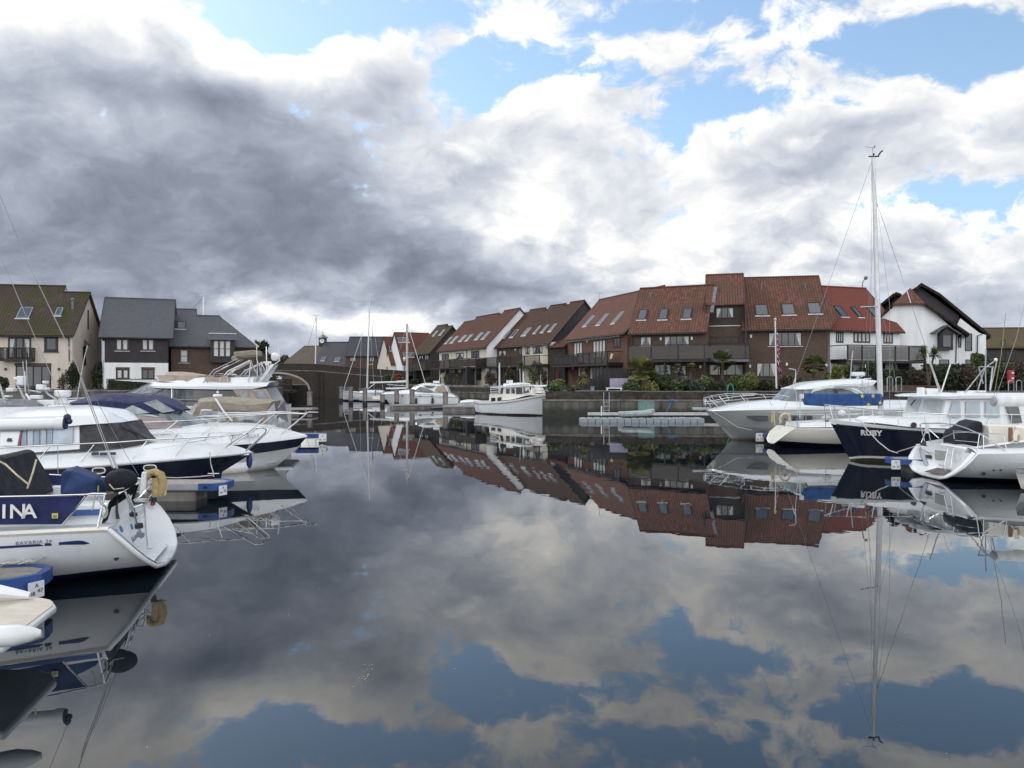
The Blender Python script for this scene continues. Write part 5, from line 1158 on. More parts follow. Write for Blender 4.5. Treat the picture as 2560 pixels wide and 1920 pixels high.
m.lathe([(w_*.62,-.16),(w_*.95,-.09),(w_,.0),(w_*.98,.11),(w_*.85,.14),(.02,.15)], V((cx_.x, 0, cx_.z)), 20); m.lathe([(.20,-.42),(.16,-.15)], V((cx_.x,0,cx_.z)), 12); o = m.build('radar_dome', white_pl, gear)
text('RADAR', .2, ink_m, o, V((cx_.x-.75, -w_-.02, cx_.z-.02)), (1,0,0), (0,0,1)) if False else None
B.tubes('horn', [[(165,215,.4),(205,215,.4)]], .07, white_pl, gear, n=10)
B.tubes('whip_antenna', [[(300,610,.3),(292,300,.3),(262,10,.3)], [(335,380,.2),(310,200,.2),(303,0,.2)], [(882,475,.2),(965,0,.2),(1010,-170,.2)], [(290,360,.5),(285,130,.5)]], .018, white_pl, gear)
B.tubes('hand_rail', [[(-100,455,1.2),(80,450,1.2)], [(780,445,1.2),(1060,435,1.2)], [(800,470,1.2),(1050,458,1.2)]], .03, gel)

# ---------------------------------------------------------------- foreground yacht, stern towards us
B = Boat('sailing_yacht', 'white sailing yacht with navy weather cloth and rounded scooped stern in the left foreground', 'sailing boat', (-5.95, 11.57), 195, rc, 'sailing yachts')
def yacht_hull(B, L, bw, zs, out, mat_, stripe=None, boot=navy_boot, dm=gel, zb=.13, cap=True):
    """out: transom outline (x, k, z) from bottom centre to sheer"""
    n = len(out); rails = []
    bot, o1, o2, o3, o4 = out
    def rl(p, k1, z1, k2, z2, xe, ze): return [V(p), V((L*.3, k1, z1)), V((L*.7, k2, z2)), V((xe, 0, ze))]
    rails = [rl(bot, 0, -.45, 0, -.5, L*.88, -.2), rl(o1, bw*.62, -.06, bw*.40, -.08, L*.93, -.05), rl(o2, bw*.80, zb, bw*.52, zb, L*.955, zb), rl(o3, bw*.97, zs*.55, bw*.74, zs*.6, L*.98, zs*.7), rl(o4, bw, zs, bw*.82, zs*1.12, L, zs*1.3)]
    m = MB(); m.loft(rails, 30, True, [1, 1, 0, 0], (cap, False)); return m.build('hull', [mat_, boot], B.root, smooth=40), rails
hl, rails = yacht_hull(B, 9.6, 1.66, .90, [(-.50,0,.055),(-.50,.50,.06),(-.46,.92,.20),(-.28,1.27,.50),(0,1.37,.83)], gel, cap=False)
# rounded lip round the transom and the scoop inside it
lip = [V((0,1.37,.83)), V((-.16,1.34,.66)), V((-.30,1.26,.48)), V((-.42,1.08,.30)), V((-.50,.80,.15)), V((-.54,.40,.085)), V((-.55,0,.07))]
lp = lip+[V((p.x,-p.y,p.z)) for p in lip[::-1][1:]]
m = MB(); m.tube(lp, .035, 8); m.build('transom_lip', gel, hl)
m = MB(); ins = [V((p.x-.015, p.y*.93, p.z+.03)) for p in lp]; deep = [V((max(p.x*.15+.28, .18), p.y*.80, max(p.z*.9+.04, .20))) for p in lp]
m.strip(ins, deep); m.add(deep, [tuple(range(len(deep)))]); m.build('transom_scoop', gel, hl, smooth=50)
m = MB(); m.hexa([V((-.42,-.55,.16)), V((.20,-.7,.16)), V((.20,.7,.16)), V((-.42,.55,.16))], [V((-.44,-.55,.20)), V((.20,-.7,.21)), V((.20,.7,.21)), V((-.44,.55,.20))]); m.build('bathing_step', gel, hl, bevel=.015)
m = MB(); m.hexa([V((.03,-1.30,.74)), V((1.1,-1.42,.76)), V((1.1,1.42,.76)), V((.03,1.30,.74))], [V((.0,-1.30,.80)), V((1.1,-1.42,.82)), V((1.1,1.42,.82)), V((.0,1.30,.80))]); m.build('aft_deck', gel, hl, smooth=0)
m = MB(); rr = resample(rails[4], 30); m.loft([[p+V((0,.0,-.035)) for p in rr], [V((p.x,p.y+.025 if p.y > .01 else 0,p.z)) for p in rr], [V((p.x,max(p.y-.05,0),p.z+.03)) for p in rr]], 30, True, None, (False, False)); m.build('toe_rail', gel_warm, hl)
# deck, cockpit coaming, cabin
m = MB(); m.loft([[V((p.x,max(p.y-.04,0),p.z+.02)) for p in rr], [V((0,.95,.84)), V((3,1.0,.93)), V((6,.8,1.0)), V((9.4,0,1.15))]], 30, True, None, (False, False)); m.build('side_deck', plain('deck_nonslip', (.50,.52,.52), .8), hl)
m = MB()
m.loft([[V((.18,1.0,.84)), V((1.2,1.12,.88)), V((3.2,1.2,.92))], [V((.10,.92,1.12)), V((1.2,1.02,1.16)), V((3.2,1.08,1.22))], [V((.10,.70,1.14)), V((1.2,.78,1.18)), V((3.2,.85,1.24))], [V((.22,.62,.62)), V((1.2,.66,.62)), V((3.2,.7,.62))], [V((.22,0,.60)), V((3.2,0,.60))]], 14, True, None, (True, True)); cc = m.build('cockpit_coaming', gel, B.root, bevel=.03)
m = MB(); m.loft([[V((.16,1.04,.98)), V((1.2,1.12,1.00)), V((3.0,1.19,1.05))], [V((.16,1.01,1.06)), V((1.2,1.095,1.08)), V((3.0,1.16,1.13))]], 8, True, None, (False, False)); m.build('coaming_stripe', plain('stripe_blue', (.03,.10,.32), .4), cc)
m = MB(); m.loft([[V((3.2,1.1,.95)), V((6,1.0,1.0)), V((7.6,.3,1.05))], [V((3.2,.95,1.45)), V((6,.8,1.35)), V((7.4,.2,1.2))], [V((3.2,0,1.52)), V((7.3,0,1.25))]], 12, True, None, (True, False)); m.build('coachroof', gel, B.root)
# wheel pedestal seat, small white tender bow shape behind
m = MB(); m.lathe([(.30,0),(.34,.10),(.36,.25),(.30,.30),(.25,.26),(.2,.06)], V((.55,-.45,.78)), 18); m.build('helm_seat', gel, B.root)
# hull graphics on the near side
def hullpt(x, z):      # point on the near side surface of the hull at length x, height z
    k = [resample(r_, 30) for r_ in rails]; best = None
    pr = []
    for r_ in k:
        for a, b in zip(r_, r_[1:]):
            if a.x <= x <= b.x or b.x <= x <= a.x: t = (x-a.x)/(b.x-a.x+1e-9); pr.append(a.lerp(b, t)); break
    for a, b in zip(pr, pr[1:]):
        if a.z <= z <= b.z: t = (z-a.z)/(b.z-a.z+1e-9); return a.lerp(b, t).y
    return pr[-1].y
def decal(name, poly, mat_, par, off=.006):
    # poly in (x, z) strips: list of (x, zlow, zhigh)
    m = MB(); lo = [V((x, (hullpt(x, a)+off)*B.sg, a)) for x, a, b in poly]; hi = [V((x, (hullpt(x, b)+off)*B.sg, b)) for x, a, b in poly]
    m.strip(lo, hi); return m.build(name, mat_, par, smooth=0)
def xz(x, y, k): p = B.q(x, y, k); return p.x, p.z
st = plain('stripe_navy', (.015,.025,.11), .35)
x_, z_ = xz(1000, 850, 1.5)
def seg(pts): 
    out = []
    for (xa, ya, yb) in pts: a = xz(xa, ya, 1.5); b = xz(xa, yb, 1.5); out.append((a[0], a[1], b[1]))
    return out
decal('stripe', seg([(1000,850,845),(930,860,815),(870,858,808),(700,855,820),(655,858,824)]), st, hl)
decal('stripe', seg([(580,860,858),(560,862,830),(500,864,832),(497,862,833)]), st, hl); decal('stripe', seg([(490,862,860),(440,866,838),(0,882,852),(-300,890,862)]), st, hl)
decal('boot_line', seg([(1850,1075,1062),(1500,1125,1100),(1200,1165,1140),(600,1240,1190),(0,1290,1240),(-300,1310,1260)]), st, hl, .004) if False else None
def on_hull(x, y, off=.012):
    a = xz(x, y, 1.5); return V((a[0], (hullpt(a[0], a[1])+off)*B.sg, a[1]))
ta, tb = on_hull(178, 842), on_hull(560, 826)
text('BAVARIA 34', .068, plain('lettering_blue_grey', (.16,.19,.30), .5), hl, ta, tb-ta, (0,0,1), ext=.003, spacing=1.18)
m = MB(); c = on_hull(1270,1060); m.lathe([(.001,0),(.032,0),(.032,.02),(.001,.02)], c, 12, ax=Matrix.Rotation(R(90), 3, 'X')); m.build('outlet', black, hl)
# name on the transom
ta = B.q(1400, 778, 1.02)+V((-.02,.0,0)); tb = B.q(1508, 700, .86)+V((-.02,0,0))
text('Alcina', .115, plain('lettering_blue_grey', (0,0,0)), hl, V((-.245,1.06,.56)), V((-.02,-1,.10)), V((.5,0,1)), ext=.003, italic=.25)
m = MB(); 
for (x, y, r_) in ((1362,668,.05),(1485,640,.045),(1310,685,.018)): c = B.q(x, y, 1.12); m.lathe([(.001,0),(r_,0),(r_,.012),(.001,.012)], V((c.x-.02, c.y-.05, c.z)), 12, ax=Matrix.Rotation(R(-70), 3, 'Y'))
m.build('badge', plain('badge_blue', (.05,.14,.38), .4), hl)
# weather cloth with the name, near and far side
R_ = lambda x, y, k: B.q(x, y, k, r=ra)
clothm = plain('cloth_navy', (.012,.020,.095), .8, var=.15, scale=4, bump=.2, bscale=8)
def cloth(top, bot):
    m = MB(); off = V((0,.012,0)); m.loft([[p for p in bot], [p for p in top]], 10, False, None, (False, False)); o = m.build('weather_cloth', clothm, B.root, smooth=0, solid=.012); return o
wcn = cloth([B.q(1010,270,1.39), B.q(600,284,1.44), B.q(0,300,1.48), B.q(-500,312,1.52)], [B.q(705,603,1.42), B.q(400,604,1.45), B.q(0,608,1.49), B.q(-500,615,1.54)])
cloth([R_(1570,1345,-1.36), R_(1100,1345,-1.4), R_(570,1325,-1.45), R_(200,1318,-1.5)], [R_(1440,1580,-1.34), R_(1100,1590,-1.4), R_(570,1600,-1.45), R_(200,1610,-1.5)])
wc = [wcn, wcn]
ny = B.sg
# measured lettering: right end of the A at u = 83
pa, pb = B.q(15, 535, 1.60), B.q(380, 528, 1.56)
xd = (pb-pa)
for ch, x0, x1 in (('I', 12, 55), ('N', 102, 218), ('A', 250, 385), ('C', -190, -5), ('L', -290, -160), ('A', -440, -260)):
    a = B.q(x0, 532, 1.53); b = B.q(x0, 370, 1.53); 
    text(ch, abs(b.z-a.z)*1.40, ink_w, wc[0 if ny > 0 else 1], a, V((-1,0,-.01)), (0,0,1), ext=.003, bold=.004)
a, b = B.q(590,540,1.5), B.q(660,478,1.5)
yy = lambda x: ny*1.475
m = MB(); m.slab([V((a.x,yy(a.x),a.z)), V((b.x,yy(b.x),a.z)), V((b.x,yy(b.x),b.z)), V((a.x,yy(a.x),b.z))], .01); bd = m.build('yellow_badge', plain('badge_yellow', (.55,.48,.05), .5), wc[0 if ny > 0 else 1], smooth=0)
m = MB(); m.slab([V((a.x-.015,yy(a.x)+ny*.006,a.z+.012)), V((b.x+.015,yy(b.x)+ny*.006,a.z+.012)), V((b.x+.015,yy(b.x)+ny*.006,a.z+.045)), V((a.x-.015,yy(a.x)+ny*.006,a.z+.045))], .006); m.build('badge_strip', tealbox, bd, smooth=0)
# push-pit rails
m = MB(); nr = []
def T(*pts, r=.014): m.tube([B.q(*p) if not isinstance(p, V.__class__) else p for p in pts], r, 6)
m.tube(B.n([(725,600,1.40),(1000,260,1.38),(1060,250,1.36),(1210,250,1.30)]), .015, 8)
m.tube(B.n([(1125,640,1.36),(1205,262,1.32)]), .015, 8)
m.tube(B.n([(1210,250,1.30),(1260,240,1.0),(1300,236,.7)]), .015, 8)
m.tube(B.n([(-300,300,1.68),(0,285,1.62),(600,272,1.5),(1000,258,1.40)]), .011, 6)
m.tube(B.n([(1710,395,-1.25),(1790,80,-1.22)]), .015, 8); m.tube(B.n([(1790,80,-1.22),(1640,85,-1.26),(1560,60,-1.3),(1250,60,-1.35),(570,30,-1.45)]), .013, 6)
m.tube(B.n([(1790,85,-1.22),(1620,285,-1.0),(1480,350,-.8)]), .009, 6); m.tube(B.n([(1755,260,-1.22),(1660,340,-1.0)]), .009, 6); m.tube(B.n([(1640,70,-1.3),(1480,240,-1.1)]), .009, 6)
m.tube(B.n([(1500,228,-1.3),(1620,228,-1.3)]), .012, 6)
m.build('stern_rail', steel, B.root)
m = MB(); m.tube(B.n([(1540,410,.1),(1640,372,.05),(1665,420,.0),(1680,700,-.12),(1700,860,-.2)]), .012, 6); m.tube(B.n([(1545,410,.35),(1570,600,.25)]), .012, 6)
for y0 in (520, 640, 470): m.tube(B.n([(1580,y0+20,.2),(1670,y0-20,-.05)]), .011, 6)
m.tube(B.n([(1700,880,-.1),(1800,880,-.35),(1838,915,-.45),(1830,935,-.45)]), .012, 6); m.build('boarding_ladder', steel, B.root)
# canvas: blue cockpit cover, black sprayhood, backstay, boom
m = MB(); R_ = lambda x, y, k: B.q(x, y, k, r=ra)
near = [R_(690,1555,.45), R_(1110,1545,.35), R_(1115,1378,.35), R_(830,1262,.3), R_(700,1295,.45)]; far = [V((p.x+.03, p.y-.40*ny, p.z+.02)) for p in near]
m.hexa(near, far); o = m.build('cockpit_cover', cv_royal, B.root, bevel=.03, smooth=0)
near = [R_(1110,1545,.30), R_(1290,1560,.1), R_(1160,1370,.2), R_(1110,1378,.33)]; far = [V((p.x+.03, p.y-.3*ny, p.z)) for p in near]; m = MB(); m.hexa(near, far); m.build('wheel_cover', cv_royal, B.root, bevel=.03, smooth=0)
m = MB(); c = R_(1132,1478,.26); m.box(c+V((0,.02*ny,0)), (.03,.03,.09)); m.build('light_stick', plain('hi_vis_yellow', (.6,.55,.03), .5), o)
hp = [R_(-500,1130,-.9), R_(0,1095,-.9), R_(340,1022,-.85), R_(400,1050,-.85), R_(670,1500,-.95), R_(330,1498,-.95), R_(0,1440,-.95), R_(-500,1440,-.95)]
m = MB(); m.hexa(hp, [V((p.x, p.y+1.9*ny, p.z)) for p in hp]); sh_ = m.build('sprayhood', cv_dark, B.root, smooth=0, bevel=.04)
m = MB(); m.tube([R_(-100,1120,1.08), R_(60,1200,1.08), R_(200,1330,1.08), R_(325,1430,1.08)], .012); m.tube([R_(420,1145,1.0), R_(380,1290,1.03), R_(315,1480,1.06)], .012); m.build('hood_piping', cream_pl, sh_)
m = MB(); m.tube([R_(-900,775,0), R_(640,735,0)], [.10,.085], 12); bm_ = m.build('boom', gel, B.root)
m = MB(); m.tube([R_(640,735,0), R_(740,735,0)], .10, 12); m.build('boom_end', white_pl, bm_); m = MB(); m.tube([R_(735,735,0), R_(765,732,0)], .085, 12); m.ball(R_(775,660,0), .055, 8); m.ball(R_(795,705,0), .05, 8); m.build('boom_blocks', ink_m, bm_)
rg_ = MB(); B2 = B
def far_up(r0, x, y, k): return B.q(x, y, k, r=r0)
full = reg(0, 0, 1.0)
rg_.tube([R_(1330,1245,.05), B.q(187,900,0,r=full), B.q(72,660,.0,r=full), B.q(0,488,0,r=full), B.q(-60,350,0,r=full)], .007, 5)
rg_.tube([R_(1290,1235,.25), R_(1245,1080,.1), R_(1020,480,.0), R_(930,215,0)], .007, 5)
rg_.tube([R_(785,640,0), B.q(60,778,0,r=full), B.q(11,662,0,r=full), B.q(-60,500,0,r=full)], .005, 5)
rg_.tube([R_(1600,1335,-1.3), R_(1400,1000,-.9), R_(1100,440,-.4), R_(1040,380,-.3)], .004, 5)
rg_.tube([R_(670,1320,-1.4), R_(665,990,-1.4)], .006, 5)
rg_.build('rigging', plain('rigging_grey', (.34,.36,.37), .5, .2), B.root)
m = MB(); m.tube([R_(1320,1245,.06), R_(1245,1060,.03)], .022, 8); m.tube([R_(1350,1250,-.05), R_(1290,1100,-.02)], .018, 8); m.build('backstay_tensioner', alu, B.root)
def outboard():
    t = empty('outboard_motor', B.O+B.h*0+V((0,0,0)), B.th, 'small outboard motor under a dark navy cover, clamped to the stern rail of the yacht', 'outboard motor')
    c = R_(1395,1375,.30); m = MB(); m.ball(c, .215, 14, sc=(1.08,.85,.74)); m.ball(c+V((.06,0,-.07)), .175, 12, sc=(1,.85,.72)); o = m.build('cover', cv_dark, t)
    m = MB(); m.tube([R_(1260,1430,.5), R_(1310,1490,.52), R_(1430,1475,.45)], .008); m.build('drawstring', cream_pl, o)
    m = MB(); m.box(R_(1290,1570,.3), (.17,.12,.16), .3); m.build('clamp_block', plain('clamp_brown', (.07,.06,.055), .7), t, bevel=.01)
    m = MB(); m.tube([B.q(1440,230,.25), B.q(1510,420,.2), B.q(1580,600,.12), B.q(1620,700,.08)], [.018,.018,.022,.02], 8); m.tube([B.q(1480,260,.3), B.q(1560,470,.25)], .013, 8); m.build('shaft', steel, t); m = MB(); m.box(B.q(1535,490,.2), (.10,.09,.06), .4); m.build('upper_clamp', black, t, bevel=.01); m = MB(); m.box(B.q(1600,620,.12), (.11,.09,.08), .4); m.build('lower_clamp', black, t, bevel=.01)
    m = MB(); p = [B.q(1590,690,.12), B.q(1670,700,.02), B.q(1665,745,.02), B.q(1630,770,.06), B.q(1585,745,.12)]; m.hexa(p, [a+V((.03,-.05,0)) for a in p]); m.build('propeller_shroud', galv, t, bevel=.005); m = MB(); m.tube([B.q(1350,330,.4), B.q(1345,450,.38), B.q(1360,560,.36)], [.012,.02,.03], 8); m.build('bracket', plain('bracket_dark', (.07,.07,.09), .5, .3), t)
outboard()
t = empty('horseshoe_lifebuoy', B.O, B.th, 'mustard yellow horseshoe lifebuoy on the far stern rail of the foreground yacht', 'lifebuoy')
m = MB(); m.tube([R_(1700,1350,-1.25), R_(1730,1300,-1.25), R_(1790,1290,-1.22), R_(1850,1320,-1.2), R_(1872,1400,-1.18), R_(1860,1480,-1.16), R_(1835,1570,-1.14)], [.05,.06,.065,.075,.08,.08,.06], 8); m.tube([R_(1790,1360,-1.15), R_(1800,1580,-1.12)], [.06,.065], 8); m.build('buoy', yellow_pl, t)
m = MB(); m.tube([R_(1870,1330,-1.22), R_(1900,1430,-1.2), R_(1895,1560,-1.18)], [.04,.045,.03], 6); m.build('bag', cream_pl, t)
m = MB(); m.tube([R_(1775,1580,-1.12), R_(1770,1640,-1.12)], .045, 8); m.build('lamp_body', ink_m, t); m = MB(); m.ball(R_(1760,1655,-1.12), .04, 8); m.build('lamp', red_pl, t)
t = empty('rescue_sling', B.O, B.th, 'white rescue sling case strapped beside the yellow lifebuoy', 'rescue case')
m = MB(); p = [R_(1615,1545,-1.3), R_(1700,1540,-1.3), R_(1705,1285,-1.3), R_(1650,1280,-1.3)]; m.hexa(p, [a+V((0,.12,0)) for a in p]); m.build('case', white_pl, t, bevel=.02); m = MB(); m.tube([R_(1630,1350,-1.31), R_(1710,1352,-1.31)], .02, 6); m.build('strap', grey_trim, t)
# coiled rope by the rail
m = MB()
for i in range(4): m.tube([B.q(1190+i*9+10*math.cos(a*.5), 450+70*math.sin(a*.5), 1.2+.02*i) if False else B.q(1195+(28+6*i)*math.cos(a*.52), 455+(62+5*i)*math.sin(a*.52), 1.28+.01*i) for a in range(13)], .007, 5)
m.tube(B.n([(1090,265,1.36),(1075,380,1.37),(1060,440,1.37)]), .012, 5); m.tube(B.n([(1130,270,1.36),(1160,370,1.35),(1200,390,1.33)]), .012, 5)
o = m.build('coiled_rope', rope_m, smooth=0); o.location = B.O; o.rotation_euler.z = B.th; tag(o, 'grey rope coils hung on the stern rail of the foreground yacht', 'rope')
YB = B

# ---------------------------------------------------------------- swim platform of the nearest boat
t = empty('moored_boat', (-8.2, 7.6, 0), 0, 'white boat stern with teak bathing platform and round edge at the bottom left corner', 'motor boat', 'motor boats on the left')
def PZ(u, v, z): return G(u, v, z)
out_ = [PZ(-160,1600,.45), PZ(-160,1492,.45), PZ(50,1492,.45), PZ(104,1494,.45), PZ(133,1500,.45), PZ(141,1513,.45), PZ(80,1560,.45), PZ(10,1612,.45)]
q_ = [p-V((-8.2,7.6,0)) for p in out_]
m = MB(); m.hexa([V((p.x,p.y,.36)) for p in q_], q_); pl_ = m.build('bathing_platform', gel, t, bevel=.03)
cx_ = sum((p for p in q_), V((0,0,0)))/len(q_); m = MB(); ti = [cx_+(p-cx_)*.93+V((0,0,.003)) for p in q_]; m.hexa(ti, [p+V((0,0,.008)) for p in ti])
g_ = NG('teak_planks'); sx = g_.n('ShaderNodeSeparateXYZ'); g_.l(g_.tc.outputs['Object'], sx.inputs[0]); f_ = g_.math('FRACT', g_.math('DIVIDE', sx.outputs[1], .06))
g_.col(g_.mix(g_.mapr(f_, 0, .10, 0, 1), (.12,.09,.07), g_.mix(g_.mapr(g_.noise(6, 5), .3, .7, 0, 1), (.44,.40,.34), (.56,.52,.45)))); g_.set(Roughness=.6)
m.build('teak', g_.m, pl_, smooth=0)
m = MB(); m.loft([[V((-7,-2.2,.0)), V((-2.2,-1.1,0))], [V((-7,-2.4,.9)), V((-2.4,-1.15,.75))]], 4, False, None, (False, False)) if False else m.hexa([V((-6,-1.6,-.2)), V((-1.9,-.8,-.2)), V((-1.9,.8,-.2)), V((-6,1.4,-.2))], [V((-6,-1.7,.5)), V((-1.7,-.7,.35)), V((-1.7,.85,.35)), V((-6,1.5,.5))]); m.build('hull', gel, t, bevel=.05)
p0 = PZ(60,1507,.45)-V((-8.2,7.6,0)); p1 = PZ(-60,1470,.62)-V((-8.2,7.6,0)); m = MB(); m.tube([V((-2.5,.95,.55)), p1, V((p0.x,p0.y+.1,.50))], [.12,.10,.04], 8); m.build('gunwale', gel, t)
f = fender('fender', 'fat white fender lying against the bathing platform at the bottom left', P(14,1590,6.72), .098, .46, white_pl)
f.rotation_euler = (0, R(92), R(20))

# ---------------------------------------------------------------- right side: big white hardtop cruiser
B = Boat('hardtop_cruiser', 'large grey hulled motor cruiser with white curved hardtop and long bow rail', 'motor boat', (17.0, 36.0), 180, re_, 'motor boats on the right')
sh = [(2900,556,1.9),(2250,552,2.0),(1500,547,2.0),(1000,551,1.8),(600,558,1.25),(400,565,.65),(278,562,0)]
ch = [(2900,800,1.8),(2250,790,1.85),(1500,775,1.8),(1000,757,1.45),(650,738,.75),(500,727,.35),(428,716,0)]
B.loft('hull', [[V((-5,0,-.5)), V((3,0,-.5)), (575,890,0)], [V((-5,1.6,0)), V((0,1.6,0)), V((4.2,.9,0)), (562,868,0)], ch, sh], [gel_grey], 30)
B.loft('spray_rail', [[(p[0],p[1]+9,p[2]+.02) for p in ch[:-1]]+[(440,728,.03)], [(p[0],p[1]-3,p[2]+.05) for p in ch[:-1]]+[(432,718,.05)]], [grey_trim], 24, caps=(False,False))
B.loft('deck', [sh, [(2900,530,1.95),(2250,525,1.98),(1500,520,1.98),(1000,525,1.75),(600,540,1.2),(400,552,.6),(275,555,0)], [(2900,470,1.6),(2250,465,1.6),(1500,462,1.6),(1000,470,1.3),(700,487,.8),(450,525,.35),(300,545,0)], [V((-5,0,1.9)), V((0,0,1.95)), (1090,436,0), (900,442,0), (600,488,0), (420,530,0), (310,543,0)]], [gel], 30)
B.panel('hull_window', [(728,618,1.52),(970,618,1.80),(968,672,1.78),(850,672,1.64),(765,650,1.55)], .03, bglass)
for x0, x1 in ((1240,1310),(1370,1462)): B.panel('hull_window', [(x0,672,1.97),(x1,662,1.98),(x1,618,1.99),(x0,622,1.99)], .03, bglass)
B.loft('windscreen', [[(1470,470,1.5),(1340,462,1.45),(1230,460,1.2),(1110,440,.6),(1090,435,0)], [(1480,325,1.4),(1400,325,1.3),(1300,325,1.05),(1225,318,.5),(1210,314,0)]], [bglass_l], 16, caps=(False,False))
B.loft('cabin_side', [[(2300,480,1.5),(1900,475,1.55),(1400,470,1.55)], [(2080,335,1.4),(1900,300,1.45),(1470,325,1.45)], [(2080,335,0),(1900,300,0),(1470,325,0)]], [gel], 10, caps=(False,False))
B.panel('side_window', [(1395,430,1.56),(1425,392,1.54),(1480,348,1.50),(1620,320,1.48),(1790,318,1.48),(1880,335,1.50),(1985,395,1.54),(1985,430,1.57)], .03, bglass)
rf_ = B.loft('hardtop', [[(2130,285,1.2),(2000,305,1.45),(1850,296,1.52),(1600,312,1.5),(1400,325,1.35),(1280,325,1.0),(1210,320,0)], [(2178,236,1.1),(2000,262,1.5),(1850,265,1.55),(1600,285,1.5),(1400,310,1.32),(1280,315,.95),(1208,314,0)], [(2178,230,.8),(1980,212,1.0),(1700,228,1.0),(1500,248,.95),(1350,280,.7),(1270,300,.5),(1212,310,0)], [(2170,226,0),(1980,205,0),(1700,221,0),(1500,241,0),(1350,272,0),(1270,294,0),(1214,308,0)]], [gel], 26)
B.panel('hardtop_vent', [(1700,300,1.56),(1990,312,1.54),(1960,290,1.54),(1720,290,1.56)], .02, grey_trim, rf_)
B.loft('side_arch', [[(2060,395,1.56),(1960,345,1.56),(1850,312,1.55),(1640,312,1.53),(1480,338,1.52)], [(2040,375,1.56),(1950,318,1.56),(1840,296,1.56),(1640,298,1.54),(1470,328,1.52)]], [gel], 14, caps=(False,False), par=rf_)
B.panel('aft_screen', [(2215,392,1.5),(2050,382,1.52),(1965,322,1.5),(2135,278,1.35)], .02, vinyl)
m = MB(); c = B.q(1965,160,0); m.box(c+V((0,0,.02)), (.55,.42,.20)); m.box(c+V((0,0,-.14)), (.16,.2,.12)); rd_ = m.build('radar', white_pl, rf_, bevel=.06)
text('RADAR', .11, ink_g, rd_, c+V((.25,.235,-.05)), (-1,0,0), (0,0,1)) if False else None
B.tubes('antenna', [[(1885,215,0),(1895,40,0),(1912,-100,0)], [(2050,140,.2),(2045,170,.2),(1990,190,.2)], [(2050,45,.2),(2050,90,.2)], [(2020,350,1.6),(2022,230,1.6)], [(2035,208,.5),(2115,202,.5)]], .022, white_pl, rf_)
m = MB()
for sg_ in (1, -1):
    f_ = lambda p: V((p.x, p.y*sg_, p.z))
    m.tube([f_(B.q(*p)) for p in [(345,520,.5),(320,490,.35),(275,430,.12),(290,418,.2),(440,400,.7),(660,385,1.2),(900,380,1.55),(1090,385,1.75),(1200,405,1.8)]], .015, 6)
    m.tube([f_(B.q(*p)) for p in [(310,465,.35),(500,455,.85),(700,430,1.25),(940,410,1.6),(1100,405,1.75)]], .018, 6)
    m.tube([f_(B.q(*p)) for p in [(330,490,.4),(510,485,.85),(720,455,1.25)]], .014, 6)
    for a, b in (((415,512,.75),(320,425,.35)), ((510,490,.95),(435,402,.7)), ((720,455,1.3),(665,388,1.2)), ((950,425,1.6),(915,380,1.55)), ((718,522,1.3),(712,490,1.28)), ((1020,505,1.7),(985,440,1.65)), ((285,500,.15),(275,430,.12))): m.tube([f_(B.q(*a)), f_(B.q(*b))], .018, 6)
m.build('bow_rail', steel, B.root)
m = MB(); m.box(B.q(240,540,0)+V((0,0,0)), (.9,.3,.14), 0); m.tube([B.q(190,545,0), B.q(215,560,0), B.q(340,545,0)], .06, 6); m.build('anchor', galv, B.root, bevel=.03)
# mooring line
m = MB(); m.tube(B.n([(345,560,.5),(480,640,1.2),(640,745,1.7),(800,775,2.4)]), .014, 5); m.build('mooring_line', rope_m, B.root)

# ---------------------------------------------------------------- small yacht with the tall mast
B = Boat('sailing_yacht', 'small white sailing yacht with tall mast and blue boom cover with yellow stars', 'sailing boat', (11.35, 32.3), 0, re_, 'sailing yachts')
hl, rails = yacht_hull(B, 8.2, 1.32, .84, [(-.0,0,.12),(-.02,.35,.15),(.02,.7,.30),(.25,1.0,.58),(.62,1.08,.86)], gel_warm, zb=.20, boot=plain('hull_dark_blue', (.008,.010,.035), .25))
m = MB(); lip = [V((.62,1.08,.86)), V((.25,1.0,.58)), V((.02,.7,.30)), V((-.03,.35,.155)), V((-.02,0,.12))]; lp = lip+[V((p.x,-p.y,p.z)) for p in lip[::-1][1:]]; top_ = [V((.62,0,.93))]
m.add([p+V((-.02,0,0)) for p in lp], [tuple(range(len(lp)))]); m.build('transom', plain('transom_cream', (.72,.72,.66), .4), hl, smooth=0)
for i, (ch_, x, y, rot) in enumerate((('L',1010,768,.5),('E',1024,764,.3),('O',1040,762,.1),('N',1056,764,-.1),('E',1074,770,-.3),('D',1088,778,-.55),('A',1103,790,-.75))):
    p = B.q(x, y+10, 0); n_ = V((-.78,-.0,.62)); 
    k_ = (1060-x)*.0055; c_ = V((.30+.15*0, k_*-1, .60)) 
m = MB(); text('LEONEDA', .19, plain('lettering_blue', (.12,.26,.50), .5), hl, V((.335,.75,.60)), (-.0,-1,.0), (.65,0,.62), ext=.004)
rr = resample(rails[4], 30)
m = MB(); m.loft([rr, [V((.62,.0,.86)), V((4,0,.98)), V((8,0,1.08))]], 30, True, None, (False, False)); m.build('deck', gel_warm, hl)
m = MB(); m.loft([[V((.9,.85,.88)), V((2.4,.9,.9)), V((5.6,.7,.95)), V((6.6,.2,1.0))], [V((.9,.75,1.05)), V((2.4,.75,1.12)), V((5.4,.55,1.22)), V((6.4,.1,1.08))], [V((.9,0,1.02)), V((2.4,0,1.2)), V((5.3,0,1.28)), V((6.3,0,1.1))]], 16, True, None, (True, False)); m.build('coachroof', gel, B.root)
m = MB()
